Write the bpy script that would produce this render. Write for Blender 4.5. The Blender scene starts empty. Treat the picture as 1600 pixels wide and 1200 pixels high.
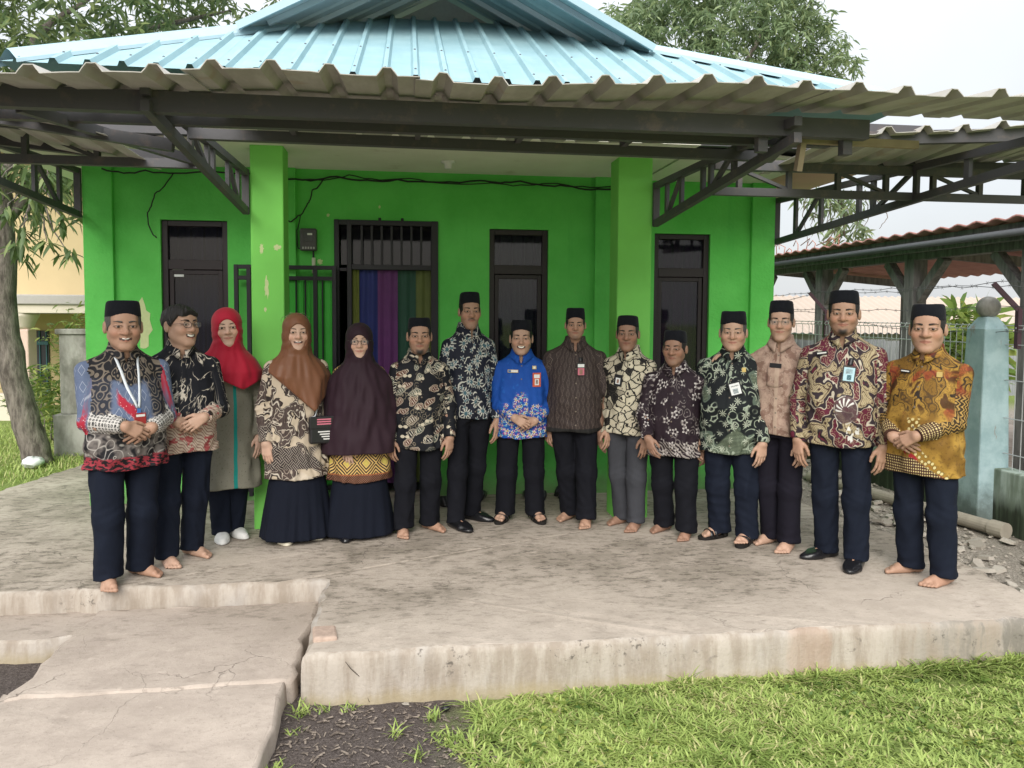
import bpy, math, random
import numpy as np
from mathutils import Vector, Matrix
R = math.radians
random.seed(7)
RNG = np.random.default_rng(11)
scene = bpy.context.scene
COL = scene.collection

# ------------------------------------------------------------------ camera
cam_d = bpy.data.cameras.new('camera')
cam = bpy.data.objects.new('camera', cam_d)
COL.objects.link(cam)
scene.camera = cam
cam_d.sensor_fit = 'HORIZONTAL'
cam_d.sensor_width = 36.0
cam_d.lens = 36.0 * 1202.0 / 1600.0
cam_d.clip_start = 0.05
cam_d.clip_end = 600.0
PIT, YAW, ROLL = R(3.2), R(7.6), R(0.35)
_fw = Vector((math.sin(YAW) * math.cos(PIT), math.cos(YAW) * math.cos(PIT), -math.sin(PIT)))
_rt = Vector((math.cos(YAW), -math.sin(YAW), 0))
_up = _rt.cross(_fw)
_r2 = _rt * math.cos(ROLL) + _up * math.sin(ROLL)
_u2 = _up * math.cos(ROLL) - _rt * math.sin(ROLL)
_m = Matrix((_r2, _u2, -_fw)).transposed().to_4x4()
_m.translation = Vector((0, 0, 1.6))
cam.matrix_world = _m
cam_d.shift_y = -(600.0 - (490 + 1202.0 * math.tan(PIT))) / 1600.0

# ------------------------------------------------------------------ world: bright overcast sky
world = bpy.data.worlds.new('World')
scene.world = world
world.use_nodes = True
wt = world.node_tree
for n in list(wt.nodes):
    wt.nodes.remove(n)
SUN_EL, SUN_AZ = R(34), R(196)          # azimuth from +Y clockwise: behind the camera, to the left
w_out = wt.nodes.new('ShaderNodeOutputWorld')
w_bg = wt.nodes.new('ShaderNodeBackground')
w_sky = wt.nodes.new('ShaderNodeTexSky')
w_sky.sky_type = 'NISHITA'
w_sky.sun_disc = False
w_sky.sun_elevation = SUN_EL
w_sky.sun_rotation = SUN_AZ
w_sky.air_density = 1.0
w_sky.dust_density = 4.0
w_sc = wt.nodes.new('ShaderNodeVectorMath'); w_sc.operation = 'SCALE'
w_sc.inputs['Scale'].default_value = 0.10
wt.links.new(w_sky.outputs['Color'], w_sc.inputs[0])
# cloud deck: pale grey, a little brighter overhead, softly mottled
w_tc = wt.nodes.new('ShaderNodeTexCoord')
w_sep = wt.nodes.new('ShaderNodeSeparateXYZ')
wt.links.new(w_tc.outputs['Generated'], w_sep.inputs[0])
w_n = wt.nodes.new('ShaderNodeTexNoise')
w_n.inputs['Scale'].default_value = 2.2; w_n.inputs['Detail'].default_value = 5.0
wt.links.new(w_tc.outputs['Generated'], w_n.inputs['Vector'])
w_r = wt.nodes.new('ShaderNodeMapRange')
w_r.inputs['From Min'].default_value = 0.0; w_r.inputs['From Max'].default_value = 1.0
w_r.inputs['To Min'].default_value = 0.40; w_r.inputs['To Max'].default_value = 1.50
w_pw = wt.nodes.new('ShaderNodeMath'); w_pw.operation = 'POWER'; w_pw.use_clamp = True; w_pw.inputs[1].default_value = 2.0
w_cz = wt.nodes.new('ShaderNodeMath'); w_cz.operation = 'MAXIMUM'; w_cz.inputs[1].default_value = 0.0
wt.links.new(w_sep.outputs['Z'], w_cz.inputs[0]); wt.links.new(w_cz.outputs[0], w_pw.inputs[0])
wt.links.new(w_pw.outputs[0], w_r.inputs['Value'])
w_ma = wt.nodes.new('ShaderNodeMath'); w_ma.operation = 'MULTIPLY_ADD'
w_ma.inputs[1].default_value = 0.22; w_ma.inputs[2].default_value = -0.11
wt.links.new(w_n.outputs['Fac'], w_ma.inputs[0])
w_ad = wt.nodes.new('ShaderNodeMath'); w_ad.operation = 'ADD'
wt.links.new(w_r.outputs['Result'], w_ad.inputs[0]); wt.links.new(w_ma.outputs[0], w_ad.inputs[1])
w_cl = wt.nodes.new('ShaderNodeVectorMath'); w_cl.operation = 'SCALE'
w_cl.inputs[0].default_value = (0.95, 0.975, 1.0)
wt.links.new(w_ad.outputs[0], w_cl.inputs['Scale'])
w_mix = wt.nodes.new('ShaderNodeMix'); w_mix.data_type = 'RGBA'
w_mix.inputs['Factor'].default_value = 0.86
wt.links.new(w_sc.outputs[0], w_mix.inputs['A'])
wt.links.new(w_cl.outputs[0], w_mix.inputs['B'])
wt.links.new(w_mix.outputs['Result'], w_bg.inputs['Color'])
w_bg.inputs['Strength'].default_value = 1.0
wt.links.new(w_bg.outputs[0], w_out.inputs['Surface'])

sun_d = bpy.data.lights.new('sun', 'SUN')
sun_d.energy = 1.5
sun_d.angle = R(40)
sun_d.color = (1.0, 0.965, 0.91)
sun = bpy.data.objects.new('sun', sun_d)
COL.objects.link(sun)
_sd = Vector((math.sin(SUN_AZ) * math.cos(SUN_EL), math.cos(SUN_AZ) * math.cos(SUN_EL), math.sin(SUN_EL)))
sun.rotation_euler = _sd.to_track_quat('Z', 'Y').to_euler()
sun.location = (-3, -6, 9)

scene.view_settings.view_transform = 'Standard'
scene.view_settings.look = 'None'
scene.view_settings.gamma = 1.0
scene.view_settings.exposure = 1.18
scene.view_settings.use_curve_mapping = False
scene.render.engine = 'CYCLES'
scene.cycles.use_denoising = True
scene.cycles.max_bounces = 6
scene.cycles.transparent_max_bounces = 12

# ------------------------------------------------------------------ small node language
class NX:
    """socket wrapper with operators, so a pattern can be written as a formula"""
    def __init__(s, M, sock): s.M, s.s = M, sock
    def _b(s, op, o, rev=False): return s.M.math(op, o if rev else s, s if rev else o)
    def __add__(s, o): return s._b('ADD', o)
    def __radd__(s, o): return s._b('ADD', o)
    def __sub__(s, o): return s._b('SUBTRACT', o)
    def __rsub__(s, o): return s._b('SUBTRACT', o, True)
    def __mul__(s, o): return s._b('MULTIPLY', o)
    def __rmul__(s, o): return s._b('MULTIPLY', o)
    def __truediv__(s, o): return s._b('DIVIDE', o)
    def __rtruediv__(s, o): return s._b('DIVIDE', o, True)
    def __neg__(s): return s * -1.0

class MAT:
    def __init__(M, name, rough=0.7, spec=0.3):
        M.m = bpy.data.materials.new(name); M.m.use_nodes = True
        M.t = M.m.node_tree
        M.bs = next(n for n in M.t.nodes if n.type == 'BSDF_PRINCIPLED')
        M.bs.inputs['Roughness'].default_value = rough
        M.bs.inputs['Specular IOR Level'].default_value = spec
        M._c = {}
    def node(M, t): return M.t.nodes.new(t)
    def put(M, sock, v):
        if isinstance(v, NX): M.t.links.new(v.s, sock)
        elif isinstance(v, (tuple, list)):
            n = len(sock.default_value)
            sock.default_value = (tuple(v) + (1.0,) * n)[:n]
        else: sock.default_value = v
    def math(M, op, *a):
        n = M.node('ShaderNodeMath'); n.operation = op
        for i, v in enumerate(a): M.put(n.inputs[i], v)
        return NX(M, n.outputs[0])
    def sin(M, a): return M.math('SINE', a)
    def cos(M, a): return M.math('COSINE', a)
    def abs(M, a): return M.math('ABSOLUTE', a)
    def fract(M, a): return M.math('FRACT', a)
    def mx(M, a, b): return M.math('MAXIMUM', a, b)
    def mn(M, a, b): return M.math('MINIMUM', a, b)
    def atan2(M, a, b): return M.math('ARCTAN2', a, b)
    def sqrt(M, a): return M.math('SQRT', a)
    def ss(M, lo, hi, v):                       # smoothstep (works reversed too)
        n = M.node('ShaderNodeMapRange'); n.interpolation_type = 'SMOOTHSTEP'; n.clamp = True
        if lo < hi: a, b, c, d = lo, hi, 0.0, 1.0
        else: a, b, c, d = hi, lo, 1.0, 0.0
        for k, q in zip(('From Min', 'From Max', 'To Min', 'To Max'), (a, b, c, d)): n.inputs[k].default_value = q
        M.put(n.inputs['Value'], v)
        return NX(M, n.outputs['Result'])
    def xyz(M, v):
        n = M.node('ShaderNodeSeparateXYZ'); M.put(n.inputs[0], v)
        return [NX(M, o) for o in n.outputs]
    def vec(M, x, y, z=0.0):
        n = M.node('ShaderNodeCombineXYZ')
        for i, q in enumerate((x, y, z)): M.put(n.inputs[i], q)
        return NX(M, n.outputs[0])
    def vop(M, op, a, b):
        n = M.node('ShaderNodeVectorMath'); n.operation = op
        M.put(n.inputs[0], a); M.put(n.inputs[1], b)
        return NX(M, n.outputs[0])
    def vscale(M, a, k):
        n = M.node('ShaderNodeVectorMath'); n.operation = 'SCALE'
        M.put(n.inputs[0], a); M.put(n.inputs['Scale'], k)
        return NX(M, n.outputs[0])
    def obj(M):
        n = M.node('ShaderNodeTexCoord'); return NX(M, n.outputs['Object'])
    def pos(M):
        n = M.node('ShaderNodeNewGeometry'); return NX(M, n.outputs['Position'])
    def attr(M, name):
        n = M.node('ShaderNodeAttribute'); n.attribute_name = name
        return NX(M, n.outputs['Vector'])
    def attrf(M, name):
        n = M.node('ShaderNodeAttribute'); n.attribute_name = name
        return NX(M, n.outputs['Fac'])
    def rnd(M):
        n = M.node('ShaderNodeObjectInfo'); return NX(M, n.outputs['Random'])
    def noise(M, v, sc, det=3.0, rough=0.55, color=False):
        n = M.node('ShaderNodeTexNoise')
        M.put(n.inputs['Vector'], v); n.inputs['Scale'].default_value = sc
        n.inputs['Detail'].default_value = det; n.inputs['Roughness'].default_value = rough
        return NX(M, n.outputs['Color' if color else 'Fac'])
    def voro(M, v, sc, feature='F1', rand=1.0, out='Distance', dim='3D'):
        n = M.node('ShaderNodeTexVoronoi'); n.feature = feature; n.voronoi_dimensions = dim
        M.put(n.inputs['Vector'], v); n.inputs['Scale'].default_value = sc
        n.inputs['Randomness'].default_value = rand
        return NX(M, n.outputs[out])
    def warp(M, v, sc, amt, det=2.0):
        c = M.noise(v, sc, det, color=True)
        return M.vop('ADD', v, M.vscale(M.vop('SUBTRACT', c, (0.5, 0.5, 0.5)), amt))
    def mix(M, f, a, b):
        n = M.node('ShaderNodeMix'); n.data_type = 'RGBA'
        M.put(n.inputs['Factor'], f); M.put(n.inputs['A'], a); M.put(n.inputs['B'], b)
        return NX(M, n.outputs['Result'])
    def bump(M, h, strength=0.4, dist=0.01):
        n = M.node('ShaderNodeBump'); n.inputs['Strength'].default_value = strength
        n.inputs['Distance'].default_value = dist
        M.put(n.inputs['Height'], h)
        M.t.links.new(n.outputs[0], M.bs.inputs['Normal'])
    def base(M, c): M.put(M.bs.inputs['Base Color'], c); return M
    def rough(M, r): M.put(M.bs.inputs['Roughness'], r); return M
    def flower(M, v, sc, n, rad, seed_ph=0.0, depth=0.45, rand=0.8):
        """petalled flowers scattered by a 2-D voronoi; returns petal mask, core mask, radius"""
        p = M.voro(v, sc, rand=rand, out='Position', dim='2D')
        dx, dy, _ = M.xyz(M.vop('SUBTRACT', v, p))
        r = M.sqrt(dx * dx + dy * dy)
        a = M.atan2(dy, dx)
        edge = (M.cos(a * float(n) + seed_ph) * depth + (1.0 - depth)) * rad
        pet = M.ss(0.0, -0.0035, r - edge)
        core = M.ss(rad * 0.34, rad * 0.26, r)
        return pet, core, r

def simple(name, col, rough=0.7, spec=0.3, var=0.12, sc=30.0, bump=0.0, metal=0.0):
    M = MAT(name, rough, spec)
    n = M.noise(M.obj(), sc, 4.0)
    a = tuple(c * (1 - var) for c in col); b = tuple(min(1, c * (1 + var)) for c in col)
    M.base(M.mix(n, a, b))
    M.bs.inputs['Metallic'].default_value = metal
    if bump: M.bump(n, bump, 0.004)
    return M.m

# ------------------------------------------------------------------ mesh helpers
class MB:
    def __init__(s): s.v = []; s.f = []
    def add(s, vs, fs):
        o = len(s.v); s.v += [tuple(v) for v in vs]; s.f += [tuple(i + o for i in f) for f in fs]; return s
    def box(s, x0, x1, y0, y1, z0, z1):
        vs = [(x, y, z) for z in (z0, z1) for x, y in ((x0, y0), (x1, y0), (x1, y1), (x0, y1))]
        return s.add(vs, [(3, 2, 1, 0), (4, 5, 6, 7), (0, 1, 5, 4), (1, 2, 6, 5), (2, 3, 7, 6), (3, 0, 4, 7)])
    def bar(s, a, b, w, h, upv=(0, 0, 1)):
        """rectangular beam from a to b, w across, h along up"""
        a, b = Vector(a), Vector(b); d = (b - a).normalized()
        u = Vector(upv); sx = d.cross(u)
        if sx.length < 1e-4: u = Vector((0, 1, 0)); sx = d.cross(u)
        sx.normalize(); u = sx.cross(d)
        vs = []
        for p in (a, b):
            for i, j in ((-1, -1), (1, -1), (1, 1), (-1, 1)):
                vs.append(p + sx * (w / 2 * i) + u * (h / 2 * j))
        return s.add(vs, [(0, 1, 2, 3), (7, 6, 5, 4), (0, 4, 5, 1), (1, 5, 6, 2), (2, 6, 7, 3), (3, 7, 4, 0)])
    def tube(s, pts, r, n=8, cap=True):
        pts = [Vector(p) for p in pts]
        rs = r if isinstance(r, (list, tuple)) else [r] * len(pts)
        o = len(s.v); px = None
        for i, p in enumerate(pts):
            d = (pts[min(i + 1, len(pts) - 1)] - pts[max(i - 1, 0)]).normalized()
            if px is None:
                px = d.cross(Vector((0, 0, 1)))
                if px.length < 1e-3: px = d.cross(Vector((0, 1, 0)))
            else: px = px - d * px.dot(d)
            px.normalize(); py = d.cross(px)
            for k in range(n):
                a = 2 * math.pi * k / n
                s.v.append(tuple(p + px * (math.cos(a) * rs[i]) + py * (math.sin(a) * rs[i])))
        for i in range(len(pts) - 1):
            for k in range(n):
                k2 = (k + 1) % n
                s.f.append((o + i * n + k, o + i * n + k2, o + (i + 1) * n + k2, o + (i + 1) * n + k))
        if cap:
            s.f.append(tuple(o + k for k in range(n))[::-1])
            s.f.append(tuple(o + (len(pts) - 1) * n + k for k in range(n)))
        return s
    def lathe(s, prof, n=24, c=(0, 0, 0), ex=1.0, ey=1.0):
        o = len(s.v)
        for r, z in prof:
            for k in range(n):
                a = 2 * math.pi * k / n
                s.v.append((c[0] + math.cos(a) * r * ex, c[1] + math.sin(a) * r * ey, c[2] + z))
        for i in range(len(prof) - 1):
            for k in range(n):
                k2 = (k + 1) % n
                s.f.append((o + i * n + k, o + i * n + k2, o + (i + 1) * n + k2, o + (i + 1) * n + k))
        s.f.append(tuple(o + k for k in range(n))[::-1])
        s.f.append(tuple(o + (len(prof) - 1) * n + k for k in range(n)))
        return s
    def grid(s, fn, nu, nv):
        o = len(s.v)
        for i in range(nu + 1):
            for j in range(nv + 1): s.v.append(tuple(fn(i / nu, j / nv)))
        for i in range(nu):
            for j in range(nv):
                a = o + i * (nv + 1) + j
                s.f.append((a, a + nv + 1, a + nv + 2, a + 1))
        return s
    def mesh(s, name, smooth=False):
        me = bpy.data.meshes.new(name); me.from_pydata(s.v, [], s.f); me.update()
        if smooth: me.polygons.foreach_set('use_smooth', np.ones(len(me.polygons), bool))
        return me
    def build(s, name, mat, parent=None, smooth=False, bevel=0.0, loc=None):
        o = bpy.data.objects.new(name, s.mesh(name, smooth)); COL.objects.link(o)
        if mat: o.data.materials.append(mat)
        if parent is not None: o.parent = parent
        if loc is not None: o.location = loc
        if bevel:
            b = o.modifiers.new('bevel', 'BEVEL'); b.width = bevel; b.segments = 2; b.limit_method = 'ANGLE'
        return o

def np_mesh(name, V, Fq, mat, parent=None, smooth=True, attrs=None):
    me = bpy.data.meshes.new(name)
    V = np.asarray(V, np.float32); Fq = np.asarray(Fq, np.int32)
    k = Fq.shape[1]
    me.vertices.add(len(V)); me.vertices.foreach_set('co', V.ravel())
    me.loops.add(Fq.size); me.loops.foreach_set('vertex_index', Fq.ravel())
    me.polygons.add(len(Fq))
    me.polygons.foreach_set('loop_start', np.arange(0, Fq.size, k, dtype=np.int32))
    me.polygons.foreach_set('loop_total', np.full(len(Fq), k, np.int32))
    me.update(calc_edges=True)
    if smooth: me.polygons.foreach_set('use_smooth', np.ones(len(Fq), bool))
    for an, (tp, dat, *dm) in (attrs or {}).items():
        at = me.attributes.new(an, tp, dm[0] if dm else 'POINT')
        at.data.foreach_set('vector' if tp == 'FLOAT_VECTOR' else 'value', np.asarray(dat, np.float32).ravel())
    o = bpy.data.objects.new(name, me); COL.objects.link(o)
    if mat: me.materials.append(mat)
    if parent is not None: o.parent = parent
    return o

def tag(o, label=None, cat=None, group=None, kind=None):
    if label: o['label'] = label
    if cat: o['category'] = cat
    if group: o['group'] = group
    if kind: o['kind'] = kind
    return o
def thing(name, label, cat, loc=(0, 0, 0), rz=0.0, group=None):
    o = bpy.data.objects.new(name, None); COL.objects.link(o)
    o.location = loc; o.rotation_euler = (0, 0, rz); o.empty_display_size = 0.1
    return tag(o, label, cat, group)
def inst(name, me, parent=None, loc=(0, 0, 0), rot=(0, 0, 0), sc=(1, 1, 1)):
    o = bpy.data.objects.new(name, me); COL.objects.link(o)
    if parent is not None: o.parent = parent
    o.location = loc; o.rotation_euler = rot; o.scale = sc
    return o
# ================================================================== materials of the place
def wbuild(mb, name, mat, parent, smooth=False, bevel=0.0):
    """build from world coordinates under a parent Empty that is only moved"""
    o = mb.build(name, mat, parent, smooth, bevel)
    p = parent
    off = Vector((0, 0, 0))
    while p is not None:
        off += p.location; p = p.parent
    o.location = -off
    return o

def concrete_mat(name, light, dark, moss, patch, sc=1.0, cracks=True):
    M = MAT(name, 0.9, 0.2); p = M.pos()
    x, y, z = M.xyz(p)
    big = M.noise(M.vscale(p, sc), 0.9, 5.0, 0.6)
    mid = M.noise(M.vop('ADD', p, (7.1, 2.2, 0.0)), 5.0, 6.0, 0.65)
    fine = M.noise(p, 60.0, 4.0, 0.7)
    c = M.mix(M.ss(0.3, 0.72, mid), dark, light)
    zone = M.ss(3.75, 4.5, y + (big - .5) * 1.2)
    c = M.mix(M.ss(0.40, 0.62, big + (mid - 0.5) * 0.80) * zone * patch * 0.60, c, moss)
    grime = M.noise(M.vop('MULTIPLY', M.vop('ADD', p, (1.3, 8.2, 0.0)), (0.7, 1.5, 1.0)), 13.0, 8.0, 0.78)
    c = M.mix(M.ss(0.48, 0.62, grime) * M.ss(0.30, 0.52, big) * (0.25 + 0.60 * zone) * patch, c, tuple(v * 0.62 for v in moss))
    # trodden scuffs: thin streaks along the slab
    st = M.noise(M.vop('MULTIPLY', p, (4.0, 11.0, 4.0)), 2.2, 5.0, 0.7)
    c = M.mix(M.ss(0.60, 0.74, st) * (0.55 * patch + 0.1), c, tuple(v * 0.45 for v in moss))
    c = M.mix(M.ss(0.62, 0.75, M.noise(p, 14.0, 3.0)) * 0.35, c, tuple(min(1, v * 1.25) for v in light))
    c = M.mix(M.ss(0.56, 0.74, fine) * 0.5, c, tuple(v * 0.5 for v in dark))
    h = fine * 0.5 + mid
    if cracks:
        e = M.voro(M.warp(p, 2.6, 0.45, 5.0), 1.5, 'DISTANCE_TO_EDGE')
        gate = M.ss(0.50, 0.62, M.noise(p, 0.7, 2.0))
        ck = M.ss(0.007, 0.001, e) * gate
        c = M.mix(ck * 0.6, c, (0.10, 0.085, 0.07))
        h = h - ck * 1.5
    M.base(c); M.bump(h, 0.5, 0.008)
    return M.m
M_CONC = concrete_mat('terrace concrete', (0.50, 0.435, 0.37), (0.40, 0.345, 0.29), (0.175, 0.15, 0.115), 0.95)
M_SLAB = concrete_mat('walkway concrete', (0.45, 0.385, 0.33), (0.36, 0.305, 0.26), (0.22, 0.185, 0.145), 0.55, 1.3)

def face_mat():                                   # rendered front of the terrace: chalky, streaked, mould-spotted
    M = MAT('terrace face render', 0.92, 0.15); p = M.pos(); x, y, z = M.xyz(p)
    n = M.noise(M.vop('MULTIPLY', p, (9.0, 9.0, 1.6)), 1.4, 5.0, 0.65)
    c = M.mix(M.ss(0.35, 0.65, n), (0.29, 0.245, 0.20), (0.41, 0.365, 0.315))
    c = M.mix(M.ss(0.5, 0.7, M.noise(M.vop('MULTIPLY', p, (3.0, 3.0, 1.2)), 1.0, 4.0)) * 0.45, c, (0.44, 0.42, 0.40))
    sp = M.ss(0.56, 0.66, M.noise(p, 22.0, 5.0, 0.7)) * M.ss(0.50, 0.60, M.noise(M.vop('ADD', p, (3, 0, 0)), 1.8, 2.0)) * M.ss(-0.19, -0.08, z)
    c = M.mix(sp * 0.8, c, (0.085, 0.075, 0.065))
    c = M.mix(M.ss(-0.16, -0.24, z + (n - 0.5) * 0.1) * 0.6, c, (0.33, 0.27, 0.15))
    c = M.mix(M.ss(2.3, 3.1, x) * M.ss(0.40, 0.6, n) * 0.75, c, (0.13, 0.12, 0.10))
    red = M.ss(0.13, 0.08, M.abs(x - 2.02 + (n - 0.5) * 0.2))
    c = M.mix(red * 0.35, c, (0.40, 0.27, 0.20))
    M.base(c); M.bump(n + M.noise(p, 50.0, 4.0) * 0.6, 0.6, 0.01)
    return M.m
M_FACE = face_mat()

def ground_mat():
    M = MAT('soil and turf', 0.95, 0.1); p = M.pos(); x, y, z = M.xyz(p)
    n = M.noise(p, 3.0, 5.0, 0.6); f = M.noise(p, 70.0, 4.0, 0.7)
    soil = M.mix(M.ss(0.35, 0.7, f), (0.075, 0.062, 0.056), (0.14, 0.118, 0.108))
    soil = M.mix(M.ss(0.66, 0.72, M.noise(p, 95.0, 2.0)) * 0.8, soil, (0.28, 0.23, 0.19))
    turf = M.mix(f, (0.12, 0.18, 0.045), (0.26, 0.31, 0.10))
    g = M.ss(0.12, 0.5, x + (n - 0.5) * 0.7)
    g = M.mx(g, M.ss(6.6, 7.4, y + (n - 0.5) * 0.8) * M.ss(-1.0, -2.0, x))
    grit = M.mix(M.ss(0.35, 0.7, f), (0.20, 0.175, 0.145), (0.40, 0.36, 0.31))
    side = M.ss(3.35, 3.5, x + (n - 0.5) * 0.2) * M.ss(3.4, 3.9, y + (n - 0.5) * 0.6) * M.ss(14.0, 12.0, y)
    M.base(M.mix(side, M.mix(g, soil, turf), grit)); M.bump(f + n, 0.8, 0.02)
    return M.m
M_GROUND = ground_mat()

# ================================================================== ground
def gz(x, y):
    t = min(1.0, max(0.0, (y - 4.2) / 2.2)); t = t * t * (3 - 2 * t)
    z = -0.25 + 0.17 * t
    if x > 3.4: z = max(z, -0.25 + 0.16 * min(1, (x - 3.4) / 0.25) * min(1.0, max(0.0, (y - 3.0) / 0.8)))
    return z
def ground():
    xs = np.concatenate([[-250, -90, -40, -20], np.arange(-12, 14.01, 0.35), [20, 40, 90, 250]])
    ys = np.concatenate([[-120, -40, -12, -4], np.arange(-1, 20.01, 0.35), [30, 60, 120, 380]])
    m = MB()
    for x in xs:
        for y in ys: m.v.append((x, y, gz(x, y) + 0.012 * math.sin(x * 3.1 + y) * math.sin(y * 2.3)))
    n = len(ys)
    for i in range(len(xs) - 1):
        for j in range(n - 1):
            a = i * n + j; m.f.append((a, a + n, a + n + 1, a + 1))
    o = m.build('ground', M_GROUND, smooth=True); tag(o, kind='structure')
ground()

def slab(name, poly, ztop, zbot, mt, ms, jit=0.006, rnd=0.014, step=0.07, tilt=None, seed=1):
    """concrete slab from a plan outline (counter-clockwise), broken edges, rounded arris; top and sides separate"""
    rg = random.Random(seed)
    pts = []
    for i in range(len(poly)):
        a, b = Vector(poly[i]), Vector(poly[(i + 1) % len(poly)])
        k = max(1, int((b - a).length / step)) if (b - a).length < 12 else 12
        for j in range(k): pts.append(a.lerp(b, j / k))
    n = len(pts); N = []
    for i in range(n):
        d = (pts[(i + 1) % n] - pts[i - 1]).normalized(); N.append(Vector((d.y, -d.x)))
    tz = tilt or (lambda x, y: ztop)
    rows = []
    j1 = [rg.gauss(0, jit) + 0.5 * jit * math.sin(i * 0.9) for i in range(n)]
    for inset, dz in ((rnd * 1.1, 0.0), (rnd * 0.35, -rnd * 0.35), (0.0, -rnd * 1.2), (-0.004, -0.09), (-0.004, None)):
        row = []
        for i in range(n):
            q = pts[i] - N[i] * (inset + j1[i] * (1.0 if dz is not None else 0.3) + rg.gauss(0, jit * 0.4))
            t = tz(q.x, q.y)
            row.append((q.x, q.y, (t + dz + rg.gauss(0, 0.0015)) if dz is not None else zbot))
        rows.append(row)
    m = MB()
    for r in rows: m.v += r
    for k in range(len(rows) - 1):
        for i in range(n):
            i2 = (i + 1) % n
            m.f.append((k * n + i2, k * n + i, (k + 1) * n + i, (k + 1) * n + i2))
    o = m.build(name + '_side', ms, smooth=True)
    t = MB(); t.v = list(rows[0]); t.f = [tuple(range(n))]
    top = t.build(name, mt)
    o.name = 'slab_face'; o.parent = top
    return tag(top, kind='structure')
slab('terrace', [(-0.50, 3.60), (3.52, 3.60), (3.60, 4.6), (3.52, 5.2), (3.36, 6.0), (3.36, 13.4), (-3.4, 13.4), (-3.42, 8.4), (-3.62, 7.35), (-3.8, 4.62), (-0.50, 4.62)],
     0.0, -0.6, M_CONC, M_FACE, 0.010, 0.026, seed=3)
slab('step', [(-1.80, 4.30), (-0.5, 4.30), (-0.5, 4.66), (-3.8, 4.66), (-3.8, 4.24), (-1.9, 4.24)], -0.128, -0.6, M_SLAB, M_FACE, 0.008, seed=5)
slab('walkway', [(-1.80, 3.60), (-0.555, 3.64), (-0.52, 4.61), (-1.78, 4.61)], -0.13, -0.6, M_SLAB, M_SLAB, 0.008, 0.02,
     tilt=lambda x, y: -0.115 - (4.6 - y) * 0.018, seed=8)
slab('walkway', [(-1.86, 1.2), (-0.60, 1.2), (-0.575, 3.66), (-1.84, 3.69)], -0.17, -0.6, M_SLAB, M_SLAB, 0.007, 0.015,
     tilt=lambda x, y: -0.143 - (3.6 - y) * 0.014, seed=9)
# broken brick bedded in the terrace corner
m = MB()
def _blk(u, v):
    return (0, 0, 0)
m.box(-0.058, 0.058, -0.05, 0.13, -0.05, 0.018)
o = m.build('brick', simple('weathered brick', (0.42, 0.32, 0.26), 0.95, 0.1, 0.35, 40, 0.8), None, bevel=0.012, loc=(-0.415, 3.80, 0.0))
o.rotation_euler = (R(-4), R(3), R(8))
tag(o, 'worn brick set into the broken front corner of the terrace', 'brick')

# cracks across the terrace face and edge: thin dark grooves standing as slivers in the render
M_CRACK = simple('crack shadow dirt', (0.06, 0.05, 0.04), 1.0, 0.0, 0.3, 60)  # plain dark tone for the crack lines

# ================================================================== house
M_GREEN = MAT('green wall paint', 0.75, 0.25)
_p = M_GREEN.pos(); _n = M_GREEN.noise(_p, 2.5, 5.0, 0.6); _f = M_GREEN.noise(_p, 40.0, 4.0)
_c = M_GREEN.mix(M_GREEN.ss(0.3, 0.7, _n), (0.105, 0.52, 0.090), (0.140, 0.61, 0.120))
_x, _y, _z = M_GREEN.xyz(_p)
_c = M_GREEN.mix(M_GREEN.ss(0.35, 0.05, _z + (_n - 0.5) * 0.5) * 0.4, _c, (0.20, 0.46, 0.16))
_st = M_GREEN.noise(M_GREEN.vop('MULTIPLY', _p, (9.0, 9.0, 0.7)), 1.5, 4.0)
_c = M_GREEN.mix(M_GREEN.ss(0.58, 0.78, _st) * 0.35, _c, (0.085, 0.47, 0.085))
_g = M_GREEN.noise(_p, 7.0, 6.0, .7)
_c = M_GREEN.mix(M_GREEN.ss(.56, .74, _g) * .28, _c, (.16, .52, .12))
_c = M_GREEN.mix(M_GREEN.ss(.22, .0, _z + (_g - .5) * .35) * .6, _c, (.17, .20, .11))
M_GREEN.base(_c); M_GREEN.bump(_f * .6 + _n * 2.0 + _g, 0.5, 0.010); M_GREEN = M_GREEN.m
M_PILL = simple('lime pillar paint', (0.195, 0.60, 0.11), 0.7, 0.3, 0.14, 3.5, 0.25)
M_BARE = simple('bare pale plaster', (0.58, 0.66, 0.34), 0.9, 0.1, 0.15, 30, 0.3)
M_FRAME = simple('dark window frame', (0.022, 0.015, 0.018), 0.45, 0.4, 0.3, 20)
M_STEEL = MAT('painted steel, rusting', 0.6, 0.4)
_p = M_STEEL.pos(); _n = M_STEEL.noise(_p, 9.0, 5.0, 0.7)
M_STEEL.base(M_STEEL.mix(M_STEEL.ss(0.52, 0.75, _n), (0.075, 0.073, 0.080), (0.13, 0.105, 0.098))); M_STEEL.bump(_n, 0.3, 0.004); M_STEEL = M_STEEL.m
M_IRON = simple('black grille iron', (0.014, 0.013, 0.018), 0.5, 0.4, 0.3, 15)
M_SOFFIT = MAT('cream soffit board', 0.85, 0.2)
_p = M_SOFFIT.pos(); _n = M_SOFFIT.noise(_p, 1.6, 6.0, 0.65)
_c = M_SOFFIT.mix(M_SOFFIT.ss(0.3, 0.7, _n), (0.74, 0.72, 0.63), (0.82, 0.80, 0.72))
_c = M_SOFFIT.mix(M_SOFFIT.ss(0.60, 0.75, M_SOFFIT.noise(_p, 4.0, 5.0)) * 0.4, _c, (0.42, 0.36, 0.26))
M_SOFFIT.base(_c); M_SOFFIT = M_SOFFIT.m
M_BLUE = MAT('pale blue metal roof', 0.62, 0.35)
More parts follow.
